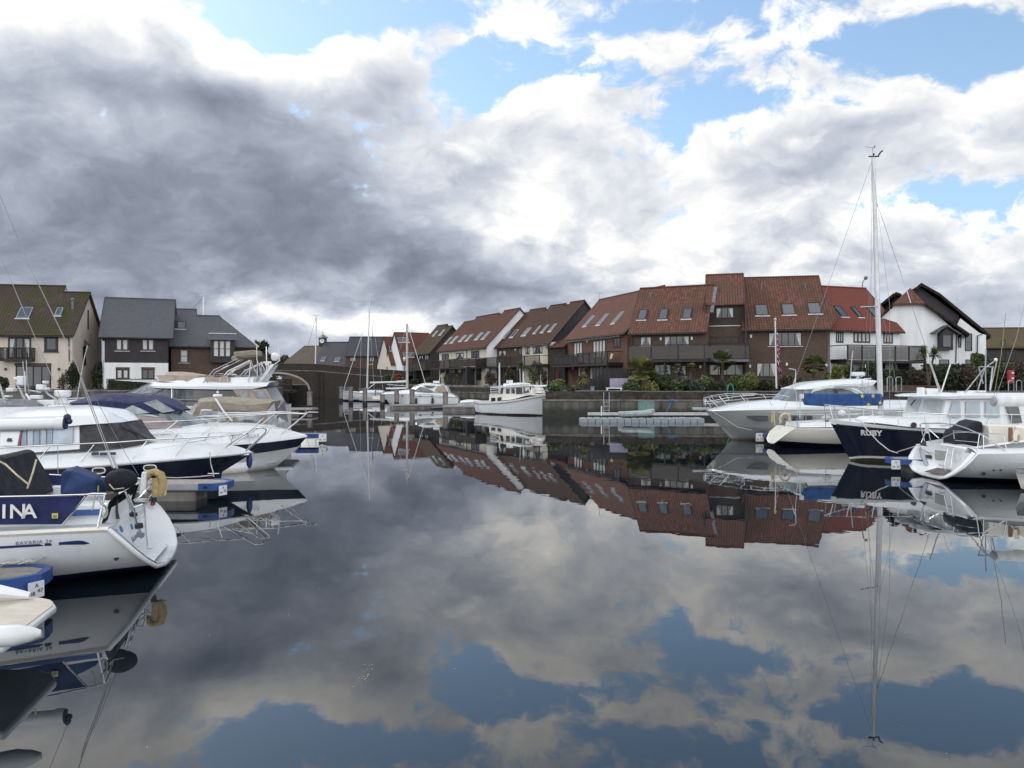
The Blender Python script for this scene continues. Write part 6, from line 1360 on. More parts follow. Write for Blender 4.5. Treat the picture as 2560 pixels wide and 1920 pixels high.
for sg_ in (1, -1):
    k_ = 1.0*sg_
    for x, z0, z1 in ((.7,.86,1.45),(1.9,.88,1.45),(3.3,.9,1.48),(4.8,.95,1.55),(6.3,1.0,1.6)): m.tube([V((x, k_*(1.05 if x < 4 else .8), z0)), V((x, k_*(1.05 if x < 4 else .8), z1))], .012, 5)
    m.tube([V((.35,.5*sg_,1.45)), V((.7,1.02*sg_,1.45)), V((1.9,1.05*sg_,1.45)), V((3.3,1.05*sg_,1.48)), V((4.8,.84*sg_,1.55)), V((6.3,.8*sg_*.9,1.6)), V((7.8,0,1.65))], .009, 5)
    m.tube([V((.35,.5*sg_,.86)), V((.35,.5*sg_,1.45))], .012, 5)
m.build('guard_rail', steel, B.root)
mast = MB(); b0 = V(((2203-1280)/FPX*32.3-11.35, 0, .95)); t0 = V(((2183-1280)/FPX*32.3-11.35, 0, CAMH+556/FPX*32.3))
mast.tube([b0, b0.lerp(t0, .5), t0], [.115,.105,.075], 12); mst = mast.build('mast', alu, B.root)
sp_ = B.q(0,0,0)
full = reg(0,0,1)
s1 = B.q(2200,766,0,r=full)
m = MB(); m.tube([B.q(2152,767,.8,r=full), s1], .022, 6); m.tube([s1, V((s1.x+.3, -.85*B.sg, s1.z+.15))], .022, 6); m.build('spreader', alu, mst)
m = MB(); tt = t0; m.tube([tt+V((-.2,0,.05)), tt+V((.25,0,.05))], .03, 6); m.tube([tt+V((.2,0,.05)), tt+V((.33,0,.25)), tt+V((.42,0,.3))], .035, 6); m.tube([tt, tt+V((-.03,0,.45))], .008, 4); m.tube([tt+V((-.35,0,.48)), tt+V((.06,0,.42))], .008, 4); m.tube([tt+V((.03,0,.42)), tt+V((.08,0,.52))], .02, 5); m.ball(tt+V((.02,0,.14)), .05, 6); m.build('masthead_gear', ink_m, mst)
m = MB(); e1 = V(((2377-1280)/FPX*32.3-11.35, 0, 1.1)); f0 = B.q(2193,509,0,r=full)
m.tube([f0, e1], .010, 4); m.tube([tt, B.q(1975,985,.0,r=full), V((.4,.3,.95))], .008, 4)
lo_ = V((b0.x, 1.05*B.sg, .95)); 
for sg_ in (1, -1):
    m.tube([t0*.985+V((0,0,.1)), V((s1.x-.0, .82*sg_, s1.z)), V((b0.x-.15, 1.02*sg_, .95))], .007, 4); m.tube([b0.lerp(t0,.52), V((b0.x-.45, .98*sg_, .95))], .006, 4); m.tube([b0.lerp(t0,.52), V((b0.x+.5, .98*sg_, .95))], .006, 4)
m.tube([B.q(2193,509,0,r=full), B.q(2168,800,.0,r=full), B.q(2150,985,0,r=full)], .005, 4)
m.build('rigging', wire, mst)
m = MB(); m.tube([B.q(2318,884,0,r=full), B.q(2352,985,0,r=full), B.q(2366,1025,0,r=full)], [.03,.05,.04], 8); m.tube([B.q(2277,757,0,r=full), B.q(2245,660,0,r=full)], .018, 6); m.build('furled_jib', sail_m, mst)
bp = [B.q(2010,983,.18,r=full), B.q(2012,995,.2,r=full), B.q(2016,1013,.16,r=full), B.q(2060,1016,.16,r=full), B.q(2208,1014,.16,r=full), B.q(2212,998,.2,r=full), B.q(2205,984,.15,r=full), B.q(2080,984,.17,r=full)]
m = MB(); m.hexa(bp, [V((p.x,-p.y,p.z)) for p in bp]); bc = m.build('boom_cover', cv_blue, B.root, bevel=.06)
for (x, y) in ((720,1218),(820,1216),(885,1280),(778,1296)):
    c = B.q(x, y, .22, r=r6); m = MB(); pts = []
    for i in range(10): a_ = math.pi*i/5+.3; r_ = .10 if i % 2 == 0 else .045; pts.append(c+V((r_*math.cos(a_), 0, r_*math.sin(a_))))
    m.hexa(pts, [p+V((0,.02*B.sg,0)) for p in pts]); m.build('star', plain('star_yellow', (.62,.50,.14), .6), bc, smooth=0)
# stern clutter: horseshoe lifebuoy, danbuoy, outboard on the rail
t = empty('horseshoe_lifebuoy', B.O, 0, 'cream horseshoe lifebuoy on the stern rail of the small starry yacht', 'lifebuoy')
m = MB(); pts = [B.q(1115+45*0, 700, .5)]; m.tube([B.q(1112,700,.55), B.q(1108,640,.55), B.q(1130,605,.55), B.q(1165,595,.55), B.q(1200,610,.55), B.q(1215,650,.55), B.q(1210,690,.55)], .05, 8); m.build('buoy', cream_pl, t); m = MB(); m.ball(B.q(1165,655,.55), .045, 8); m.build('lamp', red_pl, t)
t = empty('danbuoy', B.O, 0, 'slim yellow danbuoy standing at the stern of the small starry yacht', 'danbuoy')
m = MB(); m.tube([B.q(1022,690,.3), B.q(1025,600,.3)], .06, 8); m.build('float', plain('danbuoy_yellow', (.5,.4,.15), .6), t); m = MB(); m.tube([B.q(1045,720,.3), B.q(1040,572,.3), B.q(1012,575,.3)], .03, 6); m.build('pole', cream_pl, t)
m = MB(); m.tube(B.n([(1275,290,.3),(1280,120,.3),(1275,108,.3),(1205,95,.3)]), .02, 6); m.tube(B.n([(1245,300,.3),(1275,200,.3)]), .015, 5); m.tube(B.n([(1325,640,.3),(1330,380,.3)]), .02, 6); m.tube(B.n([(1290,720,.3),(1300,560,.3),(1275,290,.3)]), .012, 6); m.box(B.q(1345,400,.3), (.16,.1,.2)); m.build('instrument_pole', alu, B.root)
t = empty('outboard_motor', B.O, 0, 'grey and white outboard motor on the stern of the small starry yacht', 'outboard motor')
m = MB(); m.ball(B.q(1620,640,.6), .17, 8, sc=(1.3,.8,.7)); m.build('cowl', gel_grey, t); m = MB(); m.ball(B.q(1790,585,.5), .16, 8, sc=(1.1,.7,.8)); m.tube([B.q(1810,600,.5), B.q(1980,600,.5)], .03, 6); m.build('tiller', white_pl, t); m = MB(); m.tube([B.q(1620,655,.5), B.q(1640,720,.5)], .07, 6); m.build('leg', bracket := plain('bracket_dark', (0,0,0)), t)
# ---------------------------------------------------------------- RUBY, navy trawler yacht
B = Boat('trawler_yacht', 'navy hulled white trawler yacht RUBY with wheelhouse, white boot line and roof antennas', 'motor boat', (18.0, 26.7), 180, rf, 'motor boats on the right')
sh = [(3600,850,1.65),(2600,845,1.7),(1500,830,1.68),(1100,797,1.5),(700,770,1.15),(300,735,.55),(150,718,.22),(80,708,0)]
B.loft('hull', [[V((-5,0,-.5)), V((3,0,-.5)), V((5.8,0,-.1))], [V((-5,1.4,0)), V((0,1.4,0)), V((3.5,1.0,0)), V((5.2,.35,0)), (292,1112,0)], [V((-5,1.5,.12)), V((0,1.5,.12)), V((3.5,1.05,.12)), V((5.3,.38,.12)), (283,1095,0)], [V((-5,1.52,.2)), V((0,1.52,.2)), V((3.5,1.08,.2)), V((5.35,.4,.2)), (272,1075,0)], sh], [navy, ink_w], 30, mis=[0,0,1,0])
bw_ = B.loft('bulwark', [sh, [(3600,790,1.7),(2600,790,1.75),(1500,778,1.72),(1100,765,1.55),(700,728,1.2),(300,682,.58),(150,662,.25),(72,652,0)], [(3600,790,1.6),(2600,790,1.65),(1500,778,1.62),(1100,765,1.45),(700,728,1.1),(300,682,.48),(150,662,.15),(90,655,0)]], [gel], 30, caps=(False,False))
B.loft('rubbing_strake', [[(p[0],p[1]+6,p[2]+.03) for p in sh[:-1]]+[(140,712,.25)], [(p[0],p[1]-10,p[2]+.05) for p in sh[:-1]]+[(150,700,.28)]], [ink_m], 24, caps=(False,False))
B.loft('deck', [[(3600,795,1.6),(2600,800,1.6),(1500,790,1.6),(700,745,1.05),(100,665,0)], [V((-5,0,1.2)), V((0,0,1.3)), V((5.8,0,1.5))]], [gel], 14, caps=(True,False))
B.loft('cabin_trunk', [[(1450,760,1.35),(1000,745,1.2),(620,700,.85),(450,690,.5),(445,688,0)], [(1450,660,1.25),(1000,650,1.1),(620,640,.7),(520,635,.4),(510,630,0)], [(1400,640,0),(1000,622,0),(600,618,0),(510,628,0)]], [gel], 16, caps=(True,False))
# wheelhouse: raked front, side windows
wz0, wz1 = 1.35, 2.30
fx0 = B.q(1290,650,1.3).x; fx1 = B.q(1370,430,1.3).x
m = MB(); x_a = -5.0
def WH(x, y, z): return V((x, y, z))
bot = [WH(fx0,1.35,wz0), WH(x_a,1.4,wz0), WH(x_a,-1.4,wz0), WH(fx0,-1.35,wz0), WH(fx0+.12,0,wz0)]
top = [WH(fx1,1.22,wz1), WH(x_a,1.25,wz1), WH(x_a,-1.25,wz1), WH(fx1,-1.22,wz1), WH(fx1+.1,0,wz1)]
m.hexa(bot, top); wh = m.build('wheelhouse', gel, B.root, smooth=0)
def fpane(ya, yb, za, zb, nm, mt):      # pane on the raked front
    def fp(y, z, o=.02): t = (z-wz0)/(wz1-wz0); b_ = V((fx0+.12*(1-abs(y)/1.35), y, wz0)); c_ = V((fx1+.1*(1-abs(y)/1.22), y*.9, wz1)); return b_.lerp(c_, t)+V((o,0,0))
    m = MB(); p = [fp(ya,za), fp(yb,za), fp(yb,zb), fp(ya,zb)]; m.hexa([q-V((.03,0,0)) for q in p], p); m.build(nm, mt, wh, smooth=0)
fpane(1.22, .12, 1.72, 2.20, 'windscreen', blind); fpane(-.12, -1.22, 1.72, 2.20, 'windscreen', blind)
zq = lambda y, k: B.q(1450, y, k).z
for x0, x1, sl_ in ((1375,1512,45),(1570,1727,0),(1785,1942,0)):
    B.panel('side_window', [(x0,628,1.365),(x1,632,1.365),(x1-8,458,1.275),(x0+sl_,460,1.275)], .02, plain('window_blue_grey', (.38,.44,.49), .15, var=.06), wh)
B.panel('side_door', [(2080,695,1.42),(2190,695,1.42),(2140,485,1.30),(2000,485,1.30)], .02, bglass, wh)
rfm = MB(); rfm.loft([B.a([(3600,425,1.42),(1800,425,1.45),(1400,432,1.42),(1200,420,1.2),(1000,410,.5),(980,405,0)]), B.a([(3600,395,1.45),(1800,392,1.47),(1400,402,1.45),(1200,400,1.25),(960,400,.5),(945,400,0)]), B.a([(3600,375,1.2),(1800,372,1.2),(1400,378,1.2),(1200,382,1.0),(1000,390,.4),(955,396,0)]), B.a([(3600,362,0),(1800,362,0),(1400,368,0),(1200,374,0),(1000,386,0),(958,394,0)])], 24, True, None, (True, False))
rff = rfm.build('wheelhouse_roof', gel, wh)
for (x, y, w_, h_) in ((1070,350,.10,.3), (1170,352,.42,.24), (1585,368,.55,.14), (1690,350,.45,.08), (1290,375,.6,.1)):
    m = MB(); m.box(B.q(x, y, 0), (w_, .4, h_)); m.build('roof_box', white_pl, rff, bevel=.03)
B.tubes('wiper', [[(1225,430,.6),(1245,470,.62),(1240,580,.65)], [(1010,440,-.3),(960,500,-.3)]], .02, black, wh)
m = MB(); m.lathe([(.001,0),(.10,0),(.10,.03),(.001,.03)], B.q(990,720,1.22), 14, ax=Matrix.Rotation(R(-90*B.sg),3,'X')); m.build('porthole', plain('porthole_purple', (.05,.03,.06), .2), B.root)
m = MB()
for sg_ in (1, -1):
    f_ = lambda p: V((p.x, p.y*sg_, p.z))
    m.tube([f_(B.q(*p)) for p in [(18,498,.05),(300,520,.55),(560,545,.95),(870,578,1.3),(1400,602,1.6),(2212,604,1.7),(3000,604,1.7)]], .018, 6)
    for a, b in (((100,650,.3),(60,502,.2)), ((290,678,.55),(245,515,.5)), ((560,705,.95),(530,540,.9)), ((820,735,1.25),(820,575,1.25)), ((1112,690,1.45),(1112,590,1.45)), ((1395,760,1.6),(1392,602,1.6)), ((2075,690,1.7),(2075,604,1.7))): m.tube([f_(B.q(*a)), f_(B.q(*b))], .014, 6)
    m.tube([f_(B.q(*p)) for p in [(780,640,.9),(960,628,.95),(1140,628,1.1),(1170,642,1.15)]], .012, 6)
m.build('guard_rail', steel, B.root)
tp = B.tubes('signal_mast', [[(1790,370,0),(1785,60,0),(1792,-120,0)], [(1560,358,.3),(1770,95,0),(1900,0,0)], [(1690,370,.3),(1775,100,0)], [(1835,355,-.2),(1915,-10,0)], [(1705,75,.3),(1870,75,.3)], [(1712,80,.3),(1760,260,.1)], [(1865,80,.3),(1835,330,.1)]], .022, alu, rff)
m = MB(); m.ball(B.q(1900,-5,0), .06, 6); m.build('mast_lamp', white_pl, tp)
B.tubes('whip_antenna', [[(1290,365,0),(1175,20,0)], [(1295,360,0),(1400,40,0)]], .022, white_pl, rff)
ta, tb = B.q(385,828,.80), B.q(512,850,.98)
text('RUBY', .27, ink_w, B.root, ta+V((0,.14,0)), V((tb.x-ta.x, tb.y-ta.y+.02, tb.z-ta.z+.06)), (0,.45,1), ext=.004, bold=.01)
m = MB(); m.tube([p for p in [B.q(345,660,.55), B.q(405,675,.7), B.q(455,745,1.0), B.q(600,905,1.7), B.q(720,1000,2.3), B.q(815,1030,2.7)]], .018, 6); m.build('mooring_line', rope_m, B.root)

# ---------------------------------------------------------------- white yacht with open stern, right foreground
B = Boat('sailing_yacht', 'white sailing yacht with rounded open stern, boarding ladder and navy wheel cover at right', 'sailing boat', (12.78, 21.8), 0, rf, 'sailing yachts')
hl, rails = yacht_hull(B, 10.4, 1.78, .95, [(-.38,0,.03),(-.42,.55,.05),(-.46,.98,.18),(-.30,1.40,.52),(0,1.50,.87)], plain('gelcoat_pale_grey', (.55,.58,.60), .3, var=.03, coat=.4), zb=.12, cap=False)
lip = [V((0,1.50,.87)), V((-.14,1.49,.70)), V((-.30,1.42,.50)), V((-.44,1.18,.28)), V((-.48,.85,.13)), V((-.44,.45,.05)), V((-.42,0,.04))]
lp = lip+[V((p.x,-p.y,p.z)) for p in lip[::-1][1:]]
m = MB(); m.tube(lp, .03, 8); m.build('transom_lip', gel, hl)
bk = [V((-.04, p.y*.86, max(p.z*.99, .20))) for p in lp]
m = MB(); m.strip([V((p.x-.02,p.y*.97,p.z+.01)) for p in lp], [V((p.x*.9-.03,p.y*.86,p.z+.04)) for p in lp]); m.strip([V((p.x*.9-.03,p.y*.86,p.z+.04)) for p in lp], bk); m.add(bk, [tuple(range(len(bk)))]); tr = m.build('transom', gel, hl, smooth=45)
def tp_(x, y, off=0):      # point on the upright inner transom face
    u, v = rf(x, y); d = V(((u-1280)/FPX, 1, -(v-VH)/FPX)); xw = 12.78-.035-off; t = xw/d.x; w = EYE+d*t-B.O; return V((w.x, w.y, w.z))
def tpanel(nm, pts, mt, off=.02, th=.015):
    p = [tp_(x, y, off) for x, y in pts]; m = MB(); m.hexa([q+V((th,0,0)) for q in p], p); return m.build(nm, mt, tr, smooth=0)
tpanel('walkthrough', [(1225,995),(1350,1010),(1335,1105),(1225,1100)], plain('recess_grey', (.33,.34,.33), .7), .03)
tpanel('locker_hatch', [(1122,1045),(1185,1055),(1180,1093),(1122,1085)], plain('hatch_plum', (.03,.022,.04), .3), .04)
tpanel('shadow_panel', [(1065,960),(1110,1040),(1150,1165),(1060,1170),(1000,1150),(990,1100),(1020,1030)], plain('shadow_grey', (.42,.44,.48), .6), .03)  # flat grey panel painted in as shade on the stern moulding
text('Ecume', .10, ink_g, tr, tp_(1105,1010,.05), (0,-1,-.16), (0,0,1), ext=.003, italic=.2)
tpanel('name_line', [(1103,1016),(1205,1028),(1205,1023),(1103,1011)], ink_g, .045, .008)
m = MB(); p = [V((-.42,.35,.17)), V((-.15,.15,.30)), V((-.10,-.45,.31)), V((-.34,-.55,.19))]; m.hexa([q-V((0,0,.02)) for q in p], p); m.build('step_tread', plain('tread_brown', (.12,.10,.10), .7), tr)
m = MB(); 
for a, b in (((1375,955),(1330,1165)), ((1432,962),(1400,1195))): m.tube([tp_(*a, .12), tp_(*b, .25)], .018, 6)
for a, b in (((1350,955),(1435,962)), ((1340,1042),(1418,1050)), ((1270,1160),(1335,1168))): m.tube([tp_(*a, .16), tp_(*b, .16)], .012, 6)
m.tube([tp_(1275,1190,.2), tp_(1272,1150,.2), tp_(1300,1165,.2), tp_(1345,1222,.3)], .01, 6); m.build('boarding_ladder', steel, tr)
rr = resample(rails[4], 30)
m = MB(); m.loft([rr, [V((.02,1.2,.98)), V((3,1.35,1.08)), V((7,1.0,1.2)), V((10.3,0,1.3))]], 30, True, None, (False, False)); m.build('side_deck', gel, hl)
m = MB(); m.loft([[V((.02,1.2,.98)), V((1.2,1.28,1.15)), V((2.6,1.3,1.28)), V((4,1.25,1.35))], [V((.0,1.05,1.0)), V((1.2,1.1,1.18)), V((2.6,1.1,1.32)), V((4,1.05,1.38))], [V((.05,.95,.6)), V((4,.95,.6))], [V((.05,0,.6)), V((4,0,.6))]], 14, True, None, (True, True)); m.build('cockpit_coaming', gel, B.root)
m = MB(); m.hexa([V((-.02,-1.0,.8)), V((.35,-1.0,.8)), V((.35,.3,.8)), V((-.02,.3,.8))], [V((-.05,-1.05,1.0)), V((.38,-1.05,1.02)), V((.38,.25,1.05)), V((-.05,.25,1.02))]); m.build('helm_seat', gel, B.root, bevel=.05)
wcv = [B.q(1460,965,.3), B.q(1455,850,.3), B.q(1480,800,.3), B.q(1560,760,.3), B.q(1640,695,.3), B.q(1710,675,.3), B.q(1760,690,.3), B.q(1755,820,.3), B.q(1720,965,.3), B.q(1580,975,.3)]
m = MB(); m.hexa(wcv, [V((p.x+.08, p.y+.8, p.z+.02)) for p in wcv]); m.build('wheel_cover', cv_dark, B.root, bevel=.05, smooth=40)
m = MB(); m.box(B.q(1935,850,.2)+V((0,.3,0)), (.95,1.2,.75)); m.box(B.q(2200,880,.4)+V((.5,.2,0)), (1.6,1.6,.8)); m.build('cabin_bulkhead', gel_warm, B.root, bevel=.04)
m = MB(); p = [B.q(2035,905,.85), B.q(2082,905,.85), B.q(2082,745,.85), B.q(2038,745,.85)]; m.hexa(p, [q-V((0,.02,0)) for q in p]); m.build('companionway_board', teakw, B.root, smooth=0)
m = MB()
m.tube(B.n([(1180,950,1.1),(1170,870,1.1),(1065,715,1.3)][:1]+[(1165,860,1.15),(1125,725,1.25)]), .014, 6) if False else None
m.tube(B.n([(1110,895,-1.35),(1062,710,-1.35),(1100,700,-1.2),(1300,700,-.6),(1450,715,0),(1560,750,.5),(1760,835,1.2),(2000,1000,1.45)]), .020, 8)
m.tube(B.n([(1075,915,-1.4),(1130,770,-1.35),(1145,720,-1.3)]), .016, 6); m.tube(B.n([(1185,945,-.9),(1165,835,-.9),(1150,760,-1.1)]), .014, 6); m.tube(B.n([(1270,865,-.6),(1165,770,-1.0)]), .016, 6)
m.tube(B.n([(1690,1020,1.40),(1720,810,1.35)]), .014, 6); m.tube(B.n([(1765,1010,1.48),(1762,830,1.40)]), .014, 6); m.tube(B.n([(1440,870,.9),(1430,785,.9),(1530,790,1.1),(1760,815,1.4),(1960,818,1.5),(1990,850,1.52),(2020,1005,1.55)]), .014, 6)
m.tube(B.n([(1450,890,.9),(1600,902,1.2),(1720,915,1.4)]), .010, 6); m.tube(B.n([(1310,862,-.3),(1440,805,.4),(1640,800,1.2)]), .010, 6)
m.build('stern_rail', steel, B.root)
m = MB(); m.box(B.q(1140,755,-1.3), (.10,.08,.32)); m.build('danbuoy_light', white_pl, B.root, bevel=.02)
t = empty('winch', B.O, 0, 'chrome sheet winch on the cockpit coaming of the right foreground yacht', 'winch'); m = MB(); m.lathe([(.09,-.07),(.10,-.04),(.06,.0),(.06,.07),(.08,.10),(.02,.11)], B.q(2112,905,1.25)+V((0,0,.04)), 12); m.build('drum', steel, t)
t = empty('rope_bag', B.O, 0, 'cream rope bag with yellow line by the cockpit of the right foreground yacht', 'rope bag'); m = MB(); m.tube([B.q(2120,890,1.3), B.q(2125,830,1.3), B.q(2135,775,1.3)], .06, 8); m.build('bag', gel_warm, t); m = MB(); m.ball(B.q(2150,860,1.35), .06, 8, sc=(.7,.7,1.5)); m.build('line', yellow_pl, t)
bm = MB(); bm.tube([B.q(1880,455,0), B.q(3200,450,0)], .16, 12); bo = bm.build('boom', sail_m, B.root); m = MB(); m.tube([B.q(1855,452,0), B.q(1885,456,0)], [.10,.165], 12); m.build('boom_end', grey_trim, bo)
m = MB(); m.tube([B.q(1870,455,0), B.q(1960,-60,0), B.q(2010,-520,0)], .009, 4); m.build('topping_lift', plain('yellow_line', (.35,.33,.08), .6), bo)
m = MB(); m.tube([B.q(1690,1020,.6), B.q(2130,-250,.0), B.q(2240,-700,0)], .007, 4); m.build('backstay', wire, B.root)
for (x, y, r_) in ((1722,1250,.05),(1805,1208,.022),(1884,1206,.022)): 
    c = B.q(x, y, 1.2); m = MB(); kk = 1.25; m.lathe([(.001,0),(r_,0),(r_,.03),(.001,.03)], V((c.x, B.sg*(1.36 if y > 1230 else 1.46), c.z)), 10, ax=Matrix.Rotation(R(-90*B.sg),3,'X')); m.build('outlet', black, hl)

m = MB(); p = [B.q(1765,1158,1.66), B.q(2300,1138,1.76), B.q(2300,1143,1.76), B.q(1765,1163,1.66)]; m.hexa(p, [q-V((0,.012,0)) for q in p]); m.build('hull_line', grey_trim, hl)
# boat bow at the right frame edge
t = empty('small_boat', (15.6, 19.2, 0), 0, 'cream bow corner of a small boat cut off by the right frame edge', 'motor boat', 'motor boats on the right')
B = Boat.__new__(Boat); B.O = V((15.6,19.2,0)); B.th = 0; B.h = V((1,0,0)); B.l = V((0,1,0)); B.sg = 1; B.root = t; B.r = rf
B.loft('hull', [[(2250,1445,0),(3000,1480,0)], [(2180,1420,.15),(2300,1440,.5),(3000,1470,.9)], [(2120,1240,.3),(2250,1265,.7),(3000,1300,1.1)]], [gel_warm], 12, mirror=False, caps=(False,False))
B.loft('rub_band', [[(2120,1240,.32),(2250,1265,.72),(3000,1300,1.12)], [(2118,1232,.32),(2250,1252,.74),(3000,1286,1.14)]], [grey_trim], 12, caps=(False,False), mirror=False); B.loft('gunwale', [[(2118,1232,.32),(2250,1252,.74),(3000,1286,1.14)], [(2130,1190,.28),(2250,1185,.6),(3000,1180,.9)], [(2140,1190,0),(3000,1180,0)]], [gel], 12, mirror=False, caps=(False,False))
# ================================================================ middle distance: boats, pontoons, piles
V = Vector
# trawler style motor boat against the quay
B = Boat('wheelhouse_boat', 'white displacement motor boat with tall wheelhouse moored by the quay corner', 'motor boat', (0.0, 62.8), -48, r4, 'motor boats across the water')
L0 = B.q(-445*0+0,1440,0)
L_st, L_bw = -4.4, 4.2
sh = [V((-3.6,1.25,1.08)), (0,1440,1.6), (230,1430,1.65), (420,1405,1.35), (600,1372,.7), (742,1352,0)]
B.loft('hull', [[V((-3.5,0,-.4)), V((0,0,-.5)), V((3.0,0,-.3))], [V((-3.4,1.15,0)), V((-1.5,1.5,0)), V((1.2,1.25,0)), V((2.6,.6,0)), (690,1592,0)], [V((-3.55,1.2,.55)), (0,1490,1.6), (230,1490,1.62), (430,1470,1.25), (600,1450,.6), (712,1450,0)], sh], [gel], 26)
B.loft('antifouling', [[V((-3.4,1.17,-.02)), V((-1.5,1.52,-.02)), V((1.2,1.27,-.02)), V((2.6,.62,-.02)), (688,1596,.02)], [V((-3.42,1.18,.13)), V((-1.5,1.53,.13)), V((1.25,1.29,.13)), V((2.7,.64,.13)), (693,1578,.02)]], [antifoul], 20, caps=(False,False))
B.loft('rubbing_strake', [[V((-3.6,1.28,.86)), (0,1465,1.64), (230,1458,1.68), (420,1432,1.38), (600,1398,.73), (735,1380,.03)], [V((-3.62,1.28,.93)), (0,1457,1.65), (230,1450,1.69), (420,1424,1.39), (600,1390,.74), (737,1372,.03)]], [plain('strake_brown', (.22,.17,.13), .5)], 20, caps=(False,False))
B.loft('deck', [[V((-3.6,1.2,1.0)), (0,1440,1.5), (230,1430,1.55), (420,1405,1.25), (600,1380,.6), (735,1362,0)], [V((-3.5,0,1.0)), V((0,0,1.0)), V((3.9,0,1.3))]], [gel_warm], 14)
cabin_s = [(100,1430,1.2),(350,1410,1.2),(520,1365,1.0),(650,1365,.4),(655,1362,0)]
B.loft('lower_cabin', [cabin_s, [(105,1355,1.15),(350,1345,1.12),(520,1330,.9),(640,1355,.35),(645,1355,0)], [(110,1350,0),(350,1340,0),(600,1345,0)]], [gel_warm], 16, caps=(True,False))
wh = B.loft('wheelhouse', [[(240,1420,1.05),(350,1400,1.05),(520,1355,1.0),(605,1345,.5),(612,1340,0)], [(265,1260,1.0),(350,1265,1.0),(520,1258,.95),(585,1256,.4),(590,1255,0)]], [gel_warm], 16, caps=(True,False))
for p in ([(290,1375,1.09),(325,1372,1.09),(325,1290,1.05),(290,1292,1.05)], [(350,1365,1.09),(385,1360,1.09),(378,1285,1.05),(350,1288,1.05)], [(402,1355,1.08),(470,1345,1.06),(462,1278,1.02),(400,1282,1.04)], [(482,1345,1.05),(545,1335,.92),(535,1272,.88),(480,1276,1.02)], [(555,1333,.86),(592,1328,.55),(580,1270,.5),(552,1272,.85)]):
    B.panel('window', p, .03, bglass, wh)
for p in ([(125,1432,1.24),(168,1430,1.24),(168,1390,1.22),(125,1392,1.22)], [(195,1428,1.24),(235,1424,1.24),(235,1384,1.22),(195,1387,1.22)]): B.panel('window', p, .03, bglass, B.root)
B.loft('wheelhouse_roof', [[(115,1282,1.1),(350,1275,1.12),(520,1262,1.1),(598,1268,.5),(602,1268,0)], [(115,1270,1.1),(350,1262,1.12),(520,1248,1.1),(592,1254,.5),(596,1254,0)], [(120,1268,0),(350,1255,0),(590,1246,0)]], [gel], 14, par=wh, caps=(True,False))
B.loft('roof_hatch', [[(250,1262,.6),(450,1245,.6)], [(260,1238,.55),(440,1228,.55)], [(260,1232,0),(440,1222,0)]], [gel], 8, par=wh, caps=(True,True))
B.tubes('stern_rails', [[(118,1278,1.1),(120,1350,1.15)],[(118,1300,1.12),(215,1290,1.12)],[(118,1325,1.14),(215,1318,1.14)],[(118,1345,1.15),(215,1338,1.15)],[(235,1250,1.1),(215,1340,1.15)]], .04, gel, both=True)
B.tubes('bow_rail', [[(600,1330,.6),(605,1315,.6),(740,1300,.1)],[(690,1345,.3),(690,1305,.3)],[(740,1355,.05),(740,1300,.05)]], .022, steel, both=True)
B.tubes('antenna', [[(447,1240,.2),(440,1070,.2)],[(483,1240,-.2),(478,1105,-.2)]], .03, white_pl); m = MB()
for x in (310, 345): m.box(B.q(x,1212,0), (.2,.2,.25))
m.build('roof_light', white_pl, wh)

# white express cruiser with hardtop
B = Boat('express_cruiser', 'white express cruiser with curved hardtop and beige cockpit screens behind the piles', 'motor boat', (-10.5, 85.0), 180, r3, 'motor boats across the water')
sh = [(1530,1335,1.4),(1450,1290,1.5),(1250,1262,1.55),(950,1258,1.3),(800,1258,.8),(680,1262,0)]
B.loft('hull', [[V((-4.3,0,-.4)), V((1,0,-.4)), V((3,0,-.1))], [V((-4.3,1.3,0)), V((0,1.4,0)), V((2,.9,0)), (770,1372,0)], [(1530,1350,1.4),(1250,1345,1.5),(950,1340,1.1),(820,1330,.5),(735,1318,0)], sh], [gel], 22)
B.loft('deck', [sh, [(1530,1325,1.3),(1450,1262,1.4),(1250,1250,1.4),(950,1240,1.1),(800,1248,.6),(685,1256,0)], [V((-4.4,0,.9)), V((-3,0,1.6)), V((0,0,1.7)), (1000,1210,0), (850,1228,0), (690,1254,0)]], [gel], 20)
ht = B.loft('hardtop', [[(1430,1255,1.2),(1300,1245,1.35),(1150,1235,1.3),(1060,1220,.9),(1005,1202,0)], [(1400,1175,1.1),(1300,1160,1.2),(1180,1160,1.1),(1080,1175,.7),(1030,1185,0)], [(1370,1155,0),(1300,1145,0),(1180,1138,0),(1090,1155,0),(1035,1180,0)]], [gel], 20, caps=(True,False))
B.panel('side_window', [(1065,1215,1.2),(1110,1182,1.25),(1160,1190,1.35),(1262,1232,1.42),(1200,1240,1.42)], .05, bglass_l, ht); B.panel('side_window', [(1140,1165,1.22),(1280,1168,1.28),(1250,1192,1.35),(1190,1190,1.35)], .05, bglass, ht)
B.panel('cockpit_screen', [(1268,1228,1.45),(1300,1175,1.28),(1375,1160,1.2),(1425,1262,1.42)], .05, cv_beige, ht); B.panel('windscreen', [(1010,1205,.5),(1080,1160,.7),(1100,1172,.95),(1050,1215,1.1)], .05, bglass_l, ht)
for x in (910, 1108, 1240): B.panel('porthole', [(x-12,1286,1.58 if x > 1000 else 1.3),(x+12,1286,1.58 if x > 1000 else 1.3),(x+12,1278,1.58 if x > 1000 else 1.3),(x-12,1278,1.58 if x > 1000 else 1.3)], .04, bglass)
m = MB(); m.box(B.q(1288,1128,0), (.7,.5,.25)); m.tube([B.q(1312,1130,0), B.q(1335,1050,0)], .03); m.build('radar', white_pl, ht)
B.tubes('rub_line', [[(1530,1300,1.5),(1250,1290,1.62),(1000,1285,1.4)]], .03, grey_trim)
